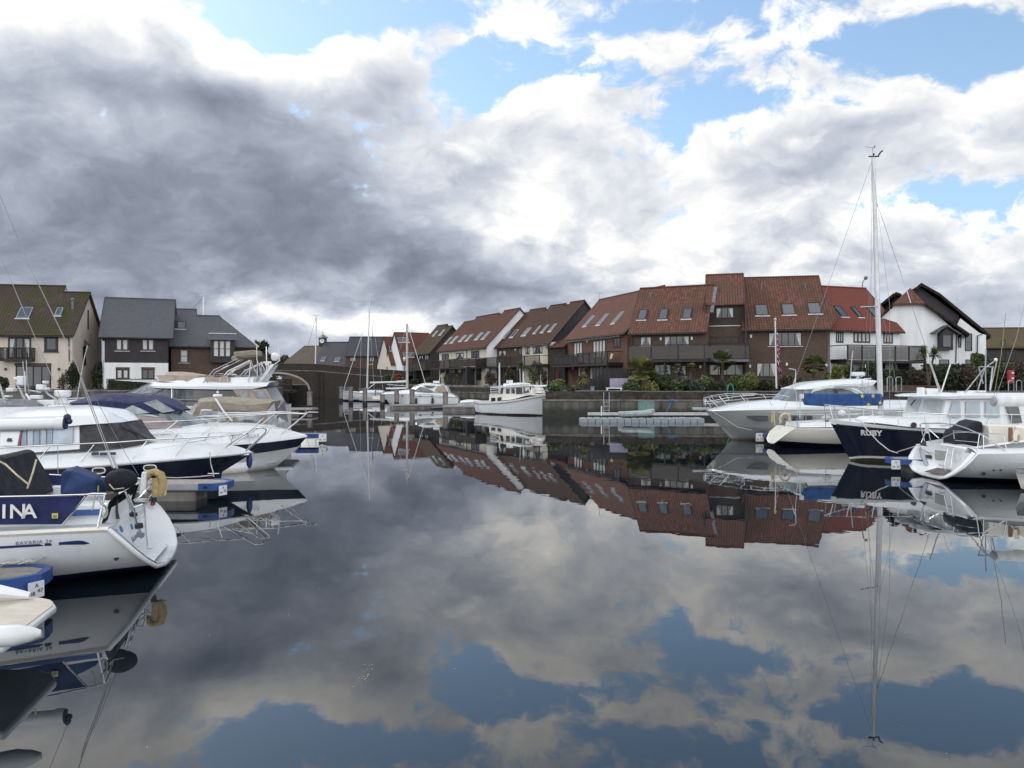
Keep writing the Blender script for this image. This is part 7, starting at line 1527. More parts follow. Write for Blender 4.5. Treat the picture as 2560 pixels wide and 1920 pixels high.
for x in (1063, 1245): fender('fender', 'black fender hanging on the side of the express cruiser, %s one' % ('bow' if x < 1100 else 'stern'), B.root.matrix_world @ V((0,0,0)) if False else B.O+B.h*B.q(x,1335,1.65).x+B.l*B.q(x,1335,1.65).y+V((0,0,.5)), .14, .7, black, group='fenders on the express cruiser')
# yachts with masts across the water
B = Boat('sailing_yacht', 'white sailing yacht bow left beyond the piles, its slim mast the tallest in mid channel', 'sailing boat', (-19.8, 103.0), 180, r3, 'sailing yachts')
hl, rails = yacht_hull(B, 3.9, 1.2, 1.0, [(-4.5,0,.1),(-4.6,.4,.15),(-4.6,.8,.3),(-4.5,1.0,.7),(-4.4,1.0,1.0)], gel, zb=.2)
B.loft('deck', [[V((-4.4,1.0,1.0)), V((0,1.25,1.05)), V((3.9,0,1.35))], [V((-4.4,0,1.05)), V((3.8,0,1.4))]], [gel], 10)
B.loft('coachroof', [[(700,1245,.8),(550,1245,.8),(410,1245,.2)], [(690,1225,.7),(540,1222,.6),(440,1236,.1)], [(690,1218,0),(540,1215,0),(440,1230,0)]], [gel], 10, caps=(True,False))
b0, t0 = B.q(520,1225,0), B.q(548,245,0)
m = MB(); m.tube([b0, t0], [.13,.09], 10); mst = m.build('mast', alu, B.root)
m = MB(); m.tube([B.q(255,1230,0), B.q(531,400,0)], .035, 5); m.tube([t0, B.q(700,1225,0)], .012, 4); m.tube([B.q(540,300,0), B.q(600,1235,.9)], .012, 4); m.tube([B.q(530,400,0), B.q(455,650,.5), B.q(440,1240,.9)], .012, 4); m.build('rigging', sail_m, mst)
m = MB(); m.tube([B.q(525,655,.8), B.q(570,662,.8)], .03, 5); m.tube([B.q(528,935,.9), B.q(590,930,.9)], .03, 5); m.tube([t0, t0+V((0,0,.6))], .02, 4); m.build('spreader', alu, mst)
m = MB(); m.tube([B.q(552,1135,0), B.q(845,1128,0)], .11, 8); m.tube([B.q(845,1128,0), B.q(950,1122,0)], .16, 8); m.tube([B.q(535,1200,0), B.q(610,1142,0)], .05, 6); m.build('boom', gel, mst)
B.tubes('guard_rail', [[(265,1195,.2),(320,1190,.4),(330,1235,.5)],[(265,1195,.2),(262,1235,.1)],[(300,1192,.3),(300,1238,.3)],[(262,1215,.15),(325,1212,.45)],[(425,1195,.95),(425,1245,.95)],[(630,1195,1.1),(630,1245,1.1)]], .025, steel, both=True)
B = Boat('sailing_yacht', 'sailing yacht hidden behind the express cruiser, pale mast with long forestay to the right', 'sailing boat', (-12.5, 98.0), 0, r3, 'sailing yachts')
hl, rails = yacht_hull(B, 5.6, 1.2, .95, [(-4.5,0,.1),(-4.6,.4,.15),(-4.6,.8,.3),(-4.5,1.0,.7),(-4.4,1.0,1.0)], gel, zb=.2)
B.loft('coachroof', [[V((-4.4,1.0,1.0)), V((0,1.1,1.0)), V((5,.1,1.3))], [V((-4.2,.8,1.3)), V((0,.8,1.5)), V((4,.1,1.4))], [V((-4.2,0,1.35)), V((0,0,1.6)), V((4,0,1.45))]], [gel], 12)
m = MB(); m.tube([B.q(964,1200,0), B.q(962,482,0)], [.17,.13], 10); mst = m.build('mast', plain('mast_pale', (.50,.50,.47), .5), B.root)
m = MB(); m.tube([B.q(970,500,0), B.q(1165,1140,0)], .04, 5); m.tube([B.q(958,500,0), B.q(760,1210,0)], .012, 4); m.tube([B.q(962,482,0), B.q(962,420,0)], .015, 4); m.tube([B.q(945,455,0), B.q(975,455,0)], .02, 4); m.build('rigging', sail_m, mst)
m = MB(); m.tube([B.q(955,1195,0), B.q(730,1200,0)], .10, 8); m.tube([B.q(740,1155,.3), B.q(860,1165,.3), B.q(960,1170,0)], .04, 5); m.build('boom', sail_m, mst)
# small white covered speedboat and tender
B = Boat('speedboat', 'small speedboat under a taut white cover lying left of the wheelhouse boat', 'motor boat', (-7.2, 74.5), 0, r3, 'motor boats across the water')
B.loft('hull', [[V((-1.6,0,0)), V((4.6,0,0))], [(1520,1385,.9),(1650,1385,.95),(1780,1380,.3)], [(1545,1355,1.0),(1650,1350,1.1),(1800,1340,0)]], [gel], 12)
B.loft('cover', [[(1545,1356,1.02),(1650,1351,1.12),(1800,1341,0)], [(1552,1338,.8),(1650,1332,.8),(1795,1335,0)], [(1560,1334,0),(1650,1322,0),(1790,1332,0)]], [sail_m], 12, caps=(True,False))
B = Boat('tender', 'low white dinghy with upright outboard moored between the piles', 'dinghy', (-18.0, 92.0), 180, r3)
B.loft('hull', [[(660,1335,.5),(560,1337,.5),(432,1330,0)], [(660,1320,.6),(560,1320,.6),(428,1324,0)], [(650,1322,0),(440,1326,0)]], [gel], 10)
m = MB(); m.box(B.q(632,1312,0), (1.1,.6,.6)); m.build('console', gel_warm, B.root, bevel=.08); m = MB(); m.tube([B.q(612,1210,0), B.q(612,1300,0)], .07, 6); m.build('outboard', plain('outboard_blue', (.08,.16,.36), .5), B.root)

# piles
GPL = 'timber mooring piles'
def pile(u, vt, vb, w, label, z_extra=0):
    Y = CAMH*FPX/(vb-VH); x = (u-1280)/FPX*Y; h = CAMH-(vt-VH)/FPX*Y
    t = empty('mooring_pile', (x, Y, 0), 0, label, 'mooring pile', GPL)
    m = MB(); m.lathe([(w,-2),(w,0),(w*1.0,h-.15)], (0,0,0), 12); m.build('post', pile_m, t)
    m = MB(); m.lathe([(w*1.001,.0),(w*1.06,.02),(w*1.06,.42),(w*1.001,.45)], (0,0,-.02), 12); m.build('tide_band', antifoul, t)
    m = MB(); m.lathe([(w*1.12,h-.16),(w*1.12,h-.03),(w*.3,h)], (0,0,0), 12); m.build('cap', lead, t); return t
for x, yt, yb, w, lab in ((232,1180,1345,.26,'weathered mooring pile at the far left of the row, before the yacht bow'), (341,1182,1372,.27,'second mooring pile from the left, beside the yacht bow rail'), (497,1195,1378,.28,'mooring pile standing just left of the slim tall mast'), (690,1262,1392,.26,'short mooring pile beneath the express cruiser bow'), (847,1203,1392,.27,'mooring pile crossing the foredeck of the express cruiser'), (1018,1202,1405,.28,'mooring pile in front of the express cruiser windscreen'), (1386,1232,1438,.25,'mooring pile behind the end of the long pontoon, right of the express cruiser')):
    u, vt = r3(x, yt); _, vb = r3(x, yb); pile(u, vt, vb, w, lab)
u, vt = rb(1943, 487); pile(u, vt, 1024, .26, 'lone mooring pile in open water right of the flybridge yacht')
# pontoons
GPN = 'pontoons'
def pontoon(label, a, b, w, z=.42, blue=None, sign=None, th=.16, flo=None, side=1, sz=.30):
    """finger from plan point a to end b; float blocks, decking, optional blue rubber end with number plate"""
    a, b = V((*a, 0)), V((*b, 0)); d = (b-a).normalized(); n = V((-d.y, d.x, 0)); Lg = (b-a).length
    t = empty('pontoon', a, math.atan2(d.y, d.x), label, 'pontoon', GPN)
    c_ = .27 if blue else .01; pp = [(0,-w/2),(Lg-c_,-w/2),(Lg-.02,-w/2+c_*.6),(Lg-.02,w/2-c_*.6),(Lg-c_,w/2),(0,w/2)]; m = MB(); m.hexa([V((x_,y_,z-th)) for x_, y_ in pp], [V((x_,y_,z)) for x_, y_ in pp]); m.build('decking', pont_top, t, smooth=0)
    m = MB(); m.hexa([V((0,-w/2-.03,z-.13)), V((Lg-(blue or .01),-w/2-.03,z-.13)), V((Lg-(blue or .01),-w/2,z-.13)), V((0,-w/2,z-.13))], [V((0,-w/2-.03,z-.01)), V((Lg-(blue or .01),-w/2-.03,z-.01)), V((Lg-(blue or .01),-w/2,z-.01)), V((0,-w/2,z-.01))]); m.build('edge_board', grey_trim, t, smooth=0)
    for (f0, f1) in (flo or [(0, Lg-1.2)]):
        m = MB(); m.hexa([V((f0,-w/2+.06,-.5)), V((f1,-w/2+.06,-.5)), V((f1,w/2-.06,-.5)), V((f0,w/2-.06,-.5))], [V((f0,-w/2+.06,z-th-.01)), V((f1,-w/2+.06,z-th-.01)), V((f1,w/2-.06,z-th-.01)), V((f0,w/2-.06,z-th-.01))]); m.build('float', conc, t, bevel=.05)
    if blue:
        m = MB(); r_ = .05; p = [V((Lg-blue,-w/2-.05,0)), V((Lg-.25,-w/2-.05,0)), V((Lg+.03,-w/2+.15,0)), V((Lg+.05,0,0)), V((Lg+.03,w/2-.15,0)), V((Lg-.25,w/2+.05,0)), V((Lg-blue,w/2+.05,0))]
        c = V((Lg-blue/2, 0, 0)); q = [x+(c-x).normalized()*.10 for x in p]
        for i in range(len(p)-1):
            m.hexa([p[i]+V((0,0,z-.15)), p[i+1]+V((0,0,z-.15)), q[i+1]+V((0,0,z-.15)), q[i]+V((0,0,z-.15))], [p[i]+V((0,0,z+.015)), p[i+1]+V((0,0,z+.015)), q[i+1]+V((0,0,z+.015)), q[i]+V((0,0,z+.015))])
        be = m.build('rubber_end', blue_pl, t, smooth=40)
        m = MB()
        for i in range(3): m.lathe([(.001,0),(.035,0),(.035,.012),(.001,.012)], V((Lg-blue+.15+i*(blue-.5)/2.4, side*(-w/2-.052), z-.07)), 10, ax=Matrix.Rotation(R(90*side),3,'X'))
        m.build('bolt_hole', ink_m, be)
        if sign:
            c, yaw, ln = sign[0], sign[1], sign[2:]
            px = V((Lg+.0, side*(-w/2+.05), z-.15)) if c is None else c
            e1 = V((math.cos(yaw), math.sin(yaw), 0)); nn = V((e1.y, -e1.x, 0))
            m = MB(); q = [px-e1*sz/2-V((0,0,sz*.55)), px+e1*sz/2-V((0,0,sz*.55)), px+e1*sz/2+V((0,0,sz*.5)), px-e1*sz/2+V((0,0,sz*.5))]; m.hexa([a_-nn*.01 for a_ in q], [a_+nn*.01 for a_ in q]); sp_ = m.build('number_plate', white_pl, be, smooth=0)
            for tx, ox, oz in ln: text(tx, sz*.36, ink_m, sp_, px+e1*(ox*sz)+V((0,0,oz*sz))+nn*.014, e1, (0,0,1), ext=.002)
    return t
S1 = (('A', -.12, .14), ('48', -.46, -.36), ('47', .04, -.22))
# near finger, its end just below the yacht
e = G(112, 1428, .42); s_ = e+V((-3.2,-.86,0))
pn = pontoon('nearest finger pontoon with blue end plate numbered A 48 47', (s_.x, s_.y), (e.x, e.y), .72, blue=.62, sign=(None, R(48), *S1), sz=.19, flo=[(0, 2.4)])
m = MB(); o0 = G(62, 1408, .46)
for i in range(3): m.tube([o0+V((math.cos(k*.7)*(.10+.02*i)-.12*i, math.sin(k*.7)*(.05+.01*i), .02*(k % 3))) for k in range(11)], .012, 5)
m.tube([G(-40,1412,.46), G(20,1408,.48), o0, G(85,1403,.5), P(150,1378,10.3), P(215,1330,10.25), P(243,1318,10.25)], .012, 5); tag(m.build('mooring_line', rope_m), 'grey stern rope from the foreground yacht knotted on the nearest finger pontoon', 'rope')
# second finger
e = G(572, 1204, .42)
pn = pontoon('finger pontoon with blue end beyond the foreground yacht, white concrete float below', (e.x-9, e.y-.1), (e.x, e.y), .85, blue=.55, sign=(None, R(60), ('A', -.12, .14), ('44', -.46, -.36), ('43', .04, -.22)), sz=.22, flo=[(0, 8.35)])
m = MB(); c = G(534, 1192, .46); m.tube([c+V((-.14,0,.08)), c+V((.14,0,.08))], .015, 6); m.tube([c, c+V((0,0,.09))], .02, 6); cl = m.build('cleat', steel); tag(cl, 'steel cleat on the blue ended finger pontoon under the navy bow', 'cleat')
m = MB(); m.tube([c+V((0,0,.08)), P(527,1160,19.6), P(524,1130,19.6)], .012, 5); m.tube([c+V((0,0,.04)), c+V((-.4,.02,.0)), c+V((-.9,-.05,-.02)), c+V((-1.4,.05,-.02))], .014, 5); tag(m.build('mooring_line', rope_m), 'rope from the navy cruiser rail down to the pontoon cleat', 'rope')
e = G(812, 1084, .42); pontoon('finger pontoon with small blue end behind the pointed cruiser bow', (e.x-9, e.y), (e.x, e.y), .9, blue=1.2, sign=(None, R(20), ('A', -.12, .1), ('40', -.46, -.4), ('39', .04, -.4)), sz=.34)
e = G(788, 1020, .5); pontoon('dark pontoon with pale edge behind the flybridge yacht stern', (e.x-14, e.y+1), (e.x, e.y), 1.6, z=.5)
# right bank fingers
e = G(1893, 1083, .42); pontoon('finger pontoon with blue end between the hardtop cruiser and the small yacht', (e.x+9, e.y), (e.x, e.y), .8, blue=1.1, side=-1, sign=(V((.0,.42,.26)) if False else None, R(180), ('A', -.12, .1), ('26', -.46, -.4), ('25', .04, -.4)), sz=.36)
e = G(2225, 1146, .42); pontoon('finger pontoon with blue end and plate in front of the navy RUBY hull', (e.x+9, e.y-.2), (e.x, e.y), .85, blue=1.0, side=-1, sign=(None, R(180), ('A', -.12, .12), ('34', -.46, -.36), ('33', .04, -.36)), sz=.27, flo=[(2.0, 8.5)])
m = MB(); m.tube([P(2243,1130,24.2), P(2262,1124,23.6), P(2300,1112,22.9)], .015, 5); tag(m.build('mooring_line', rope_m), 'short white rope between the RUBY pontoon and the open sterned yacht', 'rope')
# pontoons across the water
a = G(1110, 1016, .42); b = G(1206, 1016, .42); pontoon('long pontoon with pale edge and dark side in front of the white speedboat', (a.x, a.y), (b.x+.6, b.y-.3), 1.6, z=.5)
a = G(985, 1010, .42); b = G(1150, 1008, .42); pontoon('pontoon alongside the express cruiser behind the piles', (a.x, a.y-1.6), (b.x, b.y-1.2), 1.2, z=.42)
# jetty platform by the bridge
t = empty('jetty', P(700, 978, 98)*1, 0, 'dark raised timber jetty with glass rail in front of the bridge arch', 'jetty')
o_ = P(700, 978, 98); m = MB(); m.box((-.5,0,0), (4.6,3,.35)); m.build('platform', tbr, t, smooth=0)
m = MB()
for x in (-2.2,-.6,1.4): m.box((x,-1.3,-.9), (.22,.22,1.9))
m.build('support_post', tbl, t, smooth=0); m = MB(); m.box((0,-1.4,.9), (3.9,.05,1.2)); m.build('rail_glass', bglazing, t, smooth=0); m = MB(); m.box((0,-1.4,1.55), (4.1,.1,.12)); m.box((1.95,-1.4,.6), (.14,.14,2.0)); m.box((-.6,-1.45,.0), (.3,.3,4.2)); m.build('rail', tbl, t, smooth=0)

# ---------------------------------------------------------------- floating cube dock and things on it
def dock():
    Yn = 50.6; x0 = (1452-1280)/FPX*Yn; x1 = (1762-1280)/FPX*Yn; n = 17; s_ = (x1-x0)/n
    t = empty('floating_dock', (x0, Yn, 0), 0, 'grey floating dock of plastic cubes below the red pantiled houses', 'floating dock')
    m = MB(); m.box((s_/2, s_/2, .02), (s_*.93, s_*.96, .44)); m.box((s_/2, s_/2, .25), (s_*.74, s_*.80, .04))
    proto = m.build('cube', plain('dock_cube_grey', (.30,.34,.38), .6, var=.14, scale=1.2), t, bevel=.05)
    for j in range(3):
        for i in range(n):
            if i == 0 and j == 0: continue
            if j > 1 and 2 <= i <= 3 and j == 2: pass
            o = proto.copy(); COL.objects.link(o); o.parent = t; o.location = (i*s_+j*.28*0, j*s_, .012*((i*7+j*3) % 3))
    m = MB(); m.hexa([V((.9,3.9,.30)), V((x1-x0+6,3.9,.30)), V((x1-x0+6,4.3,.30)), V((.9,4.3,.30))], [V((.9,3.9,.50)), V((x1-x0+6,3.9,.50)), V((x1-x0+6,4.3,.50)), V((.9,4.3,.50))]); m.build('timber_edge', ltrim, t, smooth=0)
    m = MB(); m.tube([(1.8,3.2,.3),(1.8,3.2,1.0)], .05, 6); m.build('post', white_pl, t)
dock()
t = empty('inflatable_dinghy', P(1590, 1037, 51.8), R(4), 'grey inflatable dinghy lying on the floating cube dock', 'dinghy')
m = MB(); 
for sy in (-.45, .45): m.tube([(-1.15,sy,.05),(.6,sy,.10),(1.0,sy*.7,.2)], [.17,.19,.18], 8)
m.tube([(1.0,-.3,.2),(1.18,0,.26),(1.0,.3,.2)], .17, 8); m.box((-.1,0,.0), (1.9,.8,.1)); m.build('tubes', plain('inflatable_grey', (.33,.37,.37), .7), t)
t = empty('storage_box', P(1615, 1026, 55.2), 0, 'teal painted box standing against the quay wall behind the dinghy', 'box')
m = MB(); m.box((0,0,.22), (1.1,.8,.98)); m.build('body', tealbox, t, bevel=.02); m = MB(); m.box((0,0,.73), (1.16,.86,.05)); m.build('lid', tealbox, t)
t = empty('flower_pot', P(1615, 1012, 55.2), 0, 'terracotta pot with dry brown flowers on the teal box', 'flower pot')
m = MB(); m.lathe([(.14,0),(.20,.30),(.24,.30),(.24,.38),(.02,.38)], (0,0,0), 12); m.build('pot', terracotta, t)
random.seed(3); m = MB()
for i in range(40): a = random.uniform(0,6.3); r_ = random.uniform(.05,.35); m.tube([(0,0,.36),(r_*.6*math.cos(a), r_*.6*math.sin(a), .5), (r_*math.cos(a), r_*math.sin(a), .38+random.uniform(.1,.35))], .012, 3)
m.build('dry_stems', fol_b, t)
t = empty('ladder', P(1516, 1024, 55.2), 0, 'galvanised ladder hooked over the grey boarded wall', 'ladder')
m = MB(); zt = 1.9-t.location.z
for x in (-.2, .2): m.tube([(x*1.0,-.05,-.3),(x,-.05,zt),(x,.25,zt+.05)], .028, 6)
for i in range(3): m.tube([(-.2,-.05,-.05+i*.3),(.2,-.05,-.05+i*.3)], .022, 5)
m.build('frame', galv, t)
m = MB(); m.tube([P(1826+18*math.cos(a)*.45, 1000-20+20*math.sin(a), 55.2) for a in [i*.42 for i in range(16)]], .05, 6); tag(m.build('hose', plain('hose_green', (.02,.22,.14), .5)), 'green hose coiled on the quay wall behind the long bow rail', 'hose')
m = MB(); m.tube([P(1680,1002,55.3), P(1674,1015,55.3), P(1666,1030,55.2)], .03, 5); m.tube([P(1672,1002,55.3), P(1682,1000,55.3), P(1690,1004,55.3)], .06, 6); tag(m.build('mooring_rope', plain('rope_blue', (.05,.14,.35), .8)), 'blue rope hanging down the quay wall right of the teal box', 'rope')

# ---------------------------------------------------------------- poles, masts, flag
def polething(name, label, cat, u, vt, vb, Y, r, mt, lean=0):
    a, b = P(u, vb, Y), P(u+lean, vt, Y); t = empty(name, a, 0, label, cat)
    m = MB(); m.tube([V((0,0,-.3)), b-a], [r, r*.7], 8); m.build('pole', mt, t); return t, b-a
t, b = polething('flagpole', 'white flagpole with limp union flag before the brick house', 'flagpole', 1941, 798, 962, 60.5, .07, white_pl, -3)
m = MB(); m.ball(b, .12, 8); m.build('finial', cream_pl, t)
t = empty('flag', P(1941, 830, 60.4), 0, 'union flag hanging limp on the white flagpole', 'flag')
g_ = NG('union_flag_cloth'); sx = g_.n('ShaderNodeSeparateXYZ'); g_.l(g_.tc.outputs['Object'], sx.inputs[0])
w_ = g_.math('ADD', g_.math('MULTIPLY', sx.outputs[2], 2.2), g_.math('MULTIPLY', sx.outputs[0], 5.0)); f_ = g_.math('FRACT', g_.math('ADD', w_, g_.noise(1.6, 2)))
c1 = g_.mix(g_.math('GREATER_THAN', f_, .36), (.02,.035,.16), (.60,.60,.62)); c2 = g_.mix(g_.math('GREATER_THAN', f_, .60), c1, (.45,.035,.05)); g_.col(c2); g_.set(Roughness=.8)
m = MB(); pr = []
lf = [(0.04,.0),(0.06,-.4),(.05,-.9),(.04,-1.5),(.07,-2.1),(.14,-2.7)]; rt = [(.08,.05),(.18,-.5),(.25,-1.0),(.22,-1.6),(.36,-2.3),(.42,-3.0)]
for (a, b), (c, d) in zip(lf, rt): pr.append([V((a,0,b*1.25)), V((a+(c-a)*.33,-.12,(b*.67+d*.33)*1.25)), V((a+(c-a)*.66,.10,(b*.33+d*.67)*1.25)), V((c,-.06,d*1.25))])
for p0, p1 in zip(pr, pr[1:]): m.strip(p0, p1)
m.build('cloth', g_.m, t, solid=.02)
t, b = polething('white_post', 'slim white post standing on the quay in front of the lattice balcony', 'post', 1248.7, 907, 985, 84, .11, white_pl)
t, b = polething('street_lamp', 'old style street lamp on the quay before the red roofed houses', 'street lamp', 1011, 903, 940, 119, .07, tbl)
m = MB(); m.lathe([(.12,0),(.24,.35),(.28,.4),(.05,.6)], b, 8); m.build('lantern', white_pl, t)
for (u, vt, vb, Y, r_, lab) in ((788, 791, 930, 150, .16, 'bare yacht mast rising behind the bridge parapet'), (510, 742, 800, 100, .20, 'yacht mast top poking above the slate roof with wind vane'), (932, 815, 850, 160, .09, 'dark furled flag on a thin pole beyond the slate roofs')):
    t, b = polething('distant_mast', lab, 'mast', u, vt, vb, Y, r_, alu if Y != 160 else tbl, 3 if Y == 150 else (-1 if Y == 100 else 0))
    if Y != 160:
        m = MB(); m.tube([b+V((-.5,0,.15)), b+V((.5,0,.2))], .05, 5); m.tube([b+V((-.7,0,.5)), b+V((-.3,0,.2))], .03, 4); m.build('masthead', alu, t)
        m = MB(); k = -1 if Y == 150 else -.9; m.tube([b, V((b.x+k*3.2, 0, 0))], .035, 4); m.build('stay', wire, t)
# ================================================================ planting
def leafquad(m, c, s, rnd, up=0.0):
    a = V((rnd.gauss(0,1), rnd.gauss(0,1), rnd.gauss(0,1)+up)).normalized(); b = a.cross(V((rnd.gauss(0,1), rnd.gauss(0,1), rnd.gauss(0,1)))).normalized()
    m.add([c-a*s, c+b*s*.45, c+a*s, c-b*s*.45], [(0,1,2,3)])
def foliage_mesh(blobs, n, leaf, seed, boxy=False):
    rnd = random.Random(seed); m = MB(); tot = sum(b[3]*b[4]*b[5] for b in blobs)
    for (x, y, z, rx, ry, rz) in blobs:
        k = int(n*rx*ry*rz/tot)+8
        for i in range(k):
            while 1:
                d = V((rnd.uniform(-1,1), rnd.uniform(-1,1), rnd.uniform(-1,1)))
                L_ = max(abs(d.x), abs(d.y), abs(d.z)) if boxy else d.length
                if .05 < L_ <= 1: break
            r_ = rnd.random()**.33*(.80+.35*mnoise.noise(V((d.x*2+seed, d.y*2, d.z*2)))) if not boxy else rnd.uniform(.82,1.02)
            d = d/L_*r_
            leafquad(m, V((x+d.x*rx, y+d.y*ry, z+d.z*rz)), leaf*rnd.uniform(.6,1.4), rnd)
    return m
def bush(label, u, vt, vb, Y, wpx, mat_, n=500, leaf=.11, seed=1, name='shrub', cat='shrub', grp=None, boxy=False, stems=True, lumps=5, z0=None):
    x = (u-1280)/FPX*Y; zt = CAMH-(vt-VH)/FPX*Y; zb = CAMH-(vb-VH)/FPX*Y if z0 is None else z0; w = wpx/FPX*Y/2; h = zt-zb
    t = empty(name, (x, Y, zb), 0, label, cat, grp); rnd = random.Random(seed)
    if boxy: bl = [(0,0,h/2,w,.55,h/2)]
    else:
        bl = [(0,0,h*.48,w*.8,w*.7,h*.5)]
        for i in range(lumps): a = rnd.uniform(0,6.28); q = rnd.uniform(.25,.6); r_ = rnd.uniform(.3,.5); bl.append((w*q*math.cos(a), w*q*.8*math.sin(a), h*rnd.uniform(.35,.75), w*r_, w*r_, h*r_*.75))
    foliage_mesh(bl, int(n*2.2), leaf, seed, boxy).build('foliage', mat_, t, smooth=0, weld=False)
    if boxy: m = MB(); m.box((0,0,h/2), (w*1.86,.9,h*.9)); m.build('twigs', plain('hedge_twigs', (.022,.026,.014), .95, var=.4, scale=8), t, smooth=0)
    if stems:
        m = MB()
        for i in range(4): a = rnd.uniform(0,6.28); m.tube([(0,0,-.1), (w*.2*math.cos(a), w*.2*math.sin(a), h*.4), (w*.5*math.cos(a), w*.5*math.sin(a), h*.75)], .03, 4)
        m.build('stems', bark, t)
    return t
def cordyline(label, u, v, vb, Y, rpx, mat_, seed=1, n=70, heads=None, droop=.6, name='cabbage_palm', grp='spiky palms on the quay', wide=.035):
    x = (u-1280)/FPX*Y; zb = CAMH-(vb-VH)/FPX*Y; r_ = rpx/FPX*Y; rnd = random.Random(seed); zc = CAMH-(v-VH)/FPX*Y-zb
    t = empty(name, (x, Y, zb), 0, label, 'palm', grp); m = MB(); lm = MB()
    hs = heads or [(0, 0, 0)]
    for (hx_, hy_, hz_) in hs:
        c = V((hx_, hy_, zc+hz_)); m.tube([V((0,0,-.2)), V((hx_*.3, hy_*.3, zc*.5)), c], [.10,.08,.07], 6)
        for i in range(int(n*1.8)):
            a = rnd.uniform(0,6.283); e = rnd.uniform(-.6,1.45); L_ = r_*rnd.uniform(.75,1.15); d = V((math.cos(a)*math.cos(e), math.sin(a)*math.cos(e), math.sin(e)))
            s_ = d.cross(V((0,0,1))).normalized()*wide; p0 = c; p1 = c+d*L_*.55; p2 = c+d*L_-V((0,0,droop*L_*.35*math.cos(e)))
            lm.add([p0-s_*.5, p0+s_*.5, p1+s_, p1-s_, p2], [(0,1,2,3),(3,2,4)])
    lm.build('leaves', mat_, t, smooth=0, weld=False); m.build('trunk', bark, t); return t
def fanpalm(label, u, v, vb, Y, rpx, mat_, seed=1, n=26, grp='fan palms by the brick houses'):
    x = (u-1280)/FPX*Y; zb = CAMH-(vb-VH)/FPX*Y; r_ = rpx/FPX*Y; rnd = random.Random(seed); n = int(n*1.6); zc = CAMH-(v-VH)/FPX*Y-zb
    t = empty('fan_palm', (x, Y, zb), 0, label, 'palm', grp); m = MB(); lm = MB(); c = V((0,0,zc-.1)); m.tube([V((0,0,-.2)), c], [.15,.12], 8)
    for i in range(n):
        a = rnd.uniform(0,6.283); e = rnd.uniform(-.6,1.3); d = V((math.cos(a)*math.cos(e), math.sin(a)*math.cos(e), math.sin(e))); L_ = r_*rnd.uniform(.5,.75)
        q = c+d*L_; m.tube([c, q], .012, 3); s_ = d.cross(V((0,0,1))).normalized(); w_ = s_.cross(d)
        for k in range(11):
            th = (k-5)*.26; dd = (d*math.cos(th)+s_*math.sin(th)); ll = r_*.48*math.cos(th*.45); pp = w_*.0+(s_*math.cos(th)-d*math.sin(th))*.03
            tip = q+dd*ll-V((0,0,.12*ll)); mid = q+dd*ll*.6; lm.add([q, mid+pp*3.6, tip, mid-pp*3.6], [(0,1,2,3)])
    lm.build('leaves', mat_, t, smooth=0, weld=False); m.build('trunk', bark, t); return t
# right bank, left to right
bush('bright green shrub beside the orange bush at the bridge end', 969, 932, 955, 113, 24, fol_g, 300, .16, 11)
bush('rounded orange clipped bush at the bridge end', 993, 933, 952, 112, 30, fol_o, 500, .12, 12)
bush('yellowish clipped hedge right of the orange bush', 1012, 948, 968, 108, 34, fol_y, 400, .12, 13)
bush('dark evergreen shrub below the first dark balcony', 1035, 945, 968, 112, 30, fol_d, 300, .15, 14)
bush('dark bush under the white house balcony, behind the cruiser', 1072, 938, 972, 104, 40, fol_d, 400, .16, 15)
cordyline('spiky green plant on the quay left of the white terrace stair', 1112, 950, 972, 99, 17, fol_g, 21, 60)
cordyline('narrow spiky green plant in front of the dark stair', 1141, 948, 972, 98, 14, fol_g, 22, 55)
bush('small shrub in a planter in front of the white gable', 1166, 956, 972, 95, 20, fol_gr, 200, .12, 16)
bush('dark climbing shrub against the white gable foot', 1228, 926, 966, 92, 38, fol_b, 350, .14, 17)
bush('tall dark brown shrub under the lattice balcony', 1277, 918, 966, 89, 46, fol_b, 450, .15, 18)
cordyline('tall cabbage palm in front of the lattice balcony, leftmost of its pair', 1303, 917, 968, 84, 18, fol_g, 23, 90)
bush('large grey green shrub rising to the lattice balcony', 1338, 893, 962, 86, 48, fol_gr, 700, .14, 19)
cordyline('yellow green cabbage palm right beside the trawler wheelhouse', 1335, 938, 968, 78, 20, fol_y, 24, 90)
bush('low yellow flowering bush behind the trawler roof', 1322, 955, 972, 74, 26, fol_y, 200, .12, 20)
bush('dark red shrub by the white gable corner', 1360, 920, 970, 82, 24, fol_b, 250, .13, 31)
bush('yellow green grassy clump on the wall above the trawler bow', 1392, 948, 977, 66, 46, fol_y, 600, .14, 32, stems=False)
bush('small mixed shrub between the grassy clump and the spiky plant', 1422, 960, 980, 64, 28, fol_g, 250, .10, 33)
cordyline('tall spiky plant by the ladder with long yellow green leaves', 1458, 948, 985, 61.5, 21, fol_y, 25, 90, droop=1.0)
bush('low bushy plant at the foot of the spiky plant by the ladder', 1443, 965, 986, 61, 40, fol_g, 350, .10, 34)
fanpalm('large yellow green fan palm at the left of the pantiled block', 1600, 925, 972, 61, 36, fol_y, 26, 46)
bush('dark leafy shrub right of the large fan palm', 1636, 918, 968, 62.5, 40, fol_g, 450, .12, 35)
fanpalm('small fan palm in front of the ground floor doors', 1692, 921, 960, 63, 15, fol_g, 27, 18)
fanpalm('small pale fan palm next to the doors, right one of two', 1727, 918, 960, 63, 15, fol_y, 28, 18)
fanpalm('tall dark palm in front of the recessed tower', 1806, 902, 962, 62.6, 30, fol_g, 29, 34)
random.seed(5)
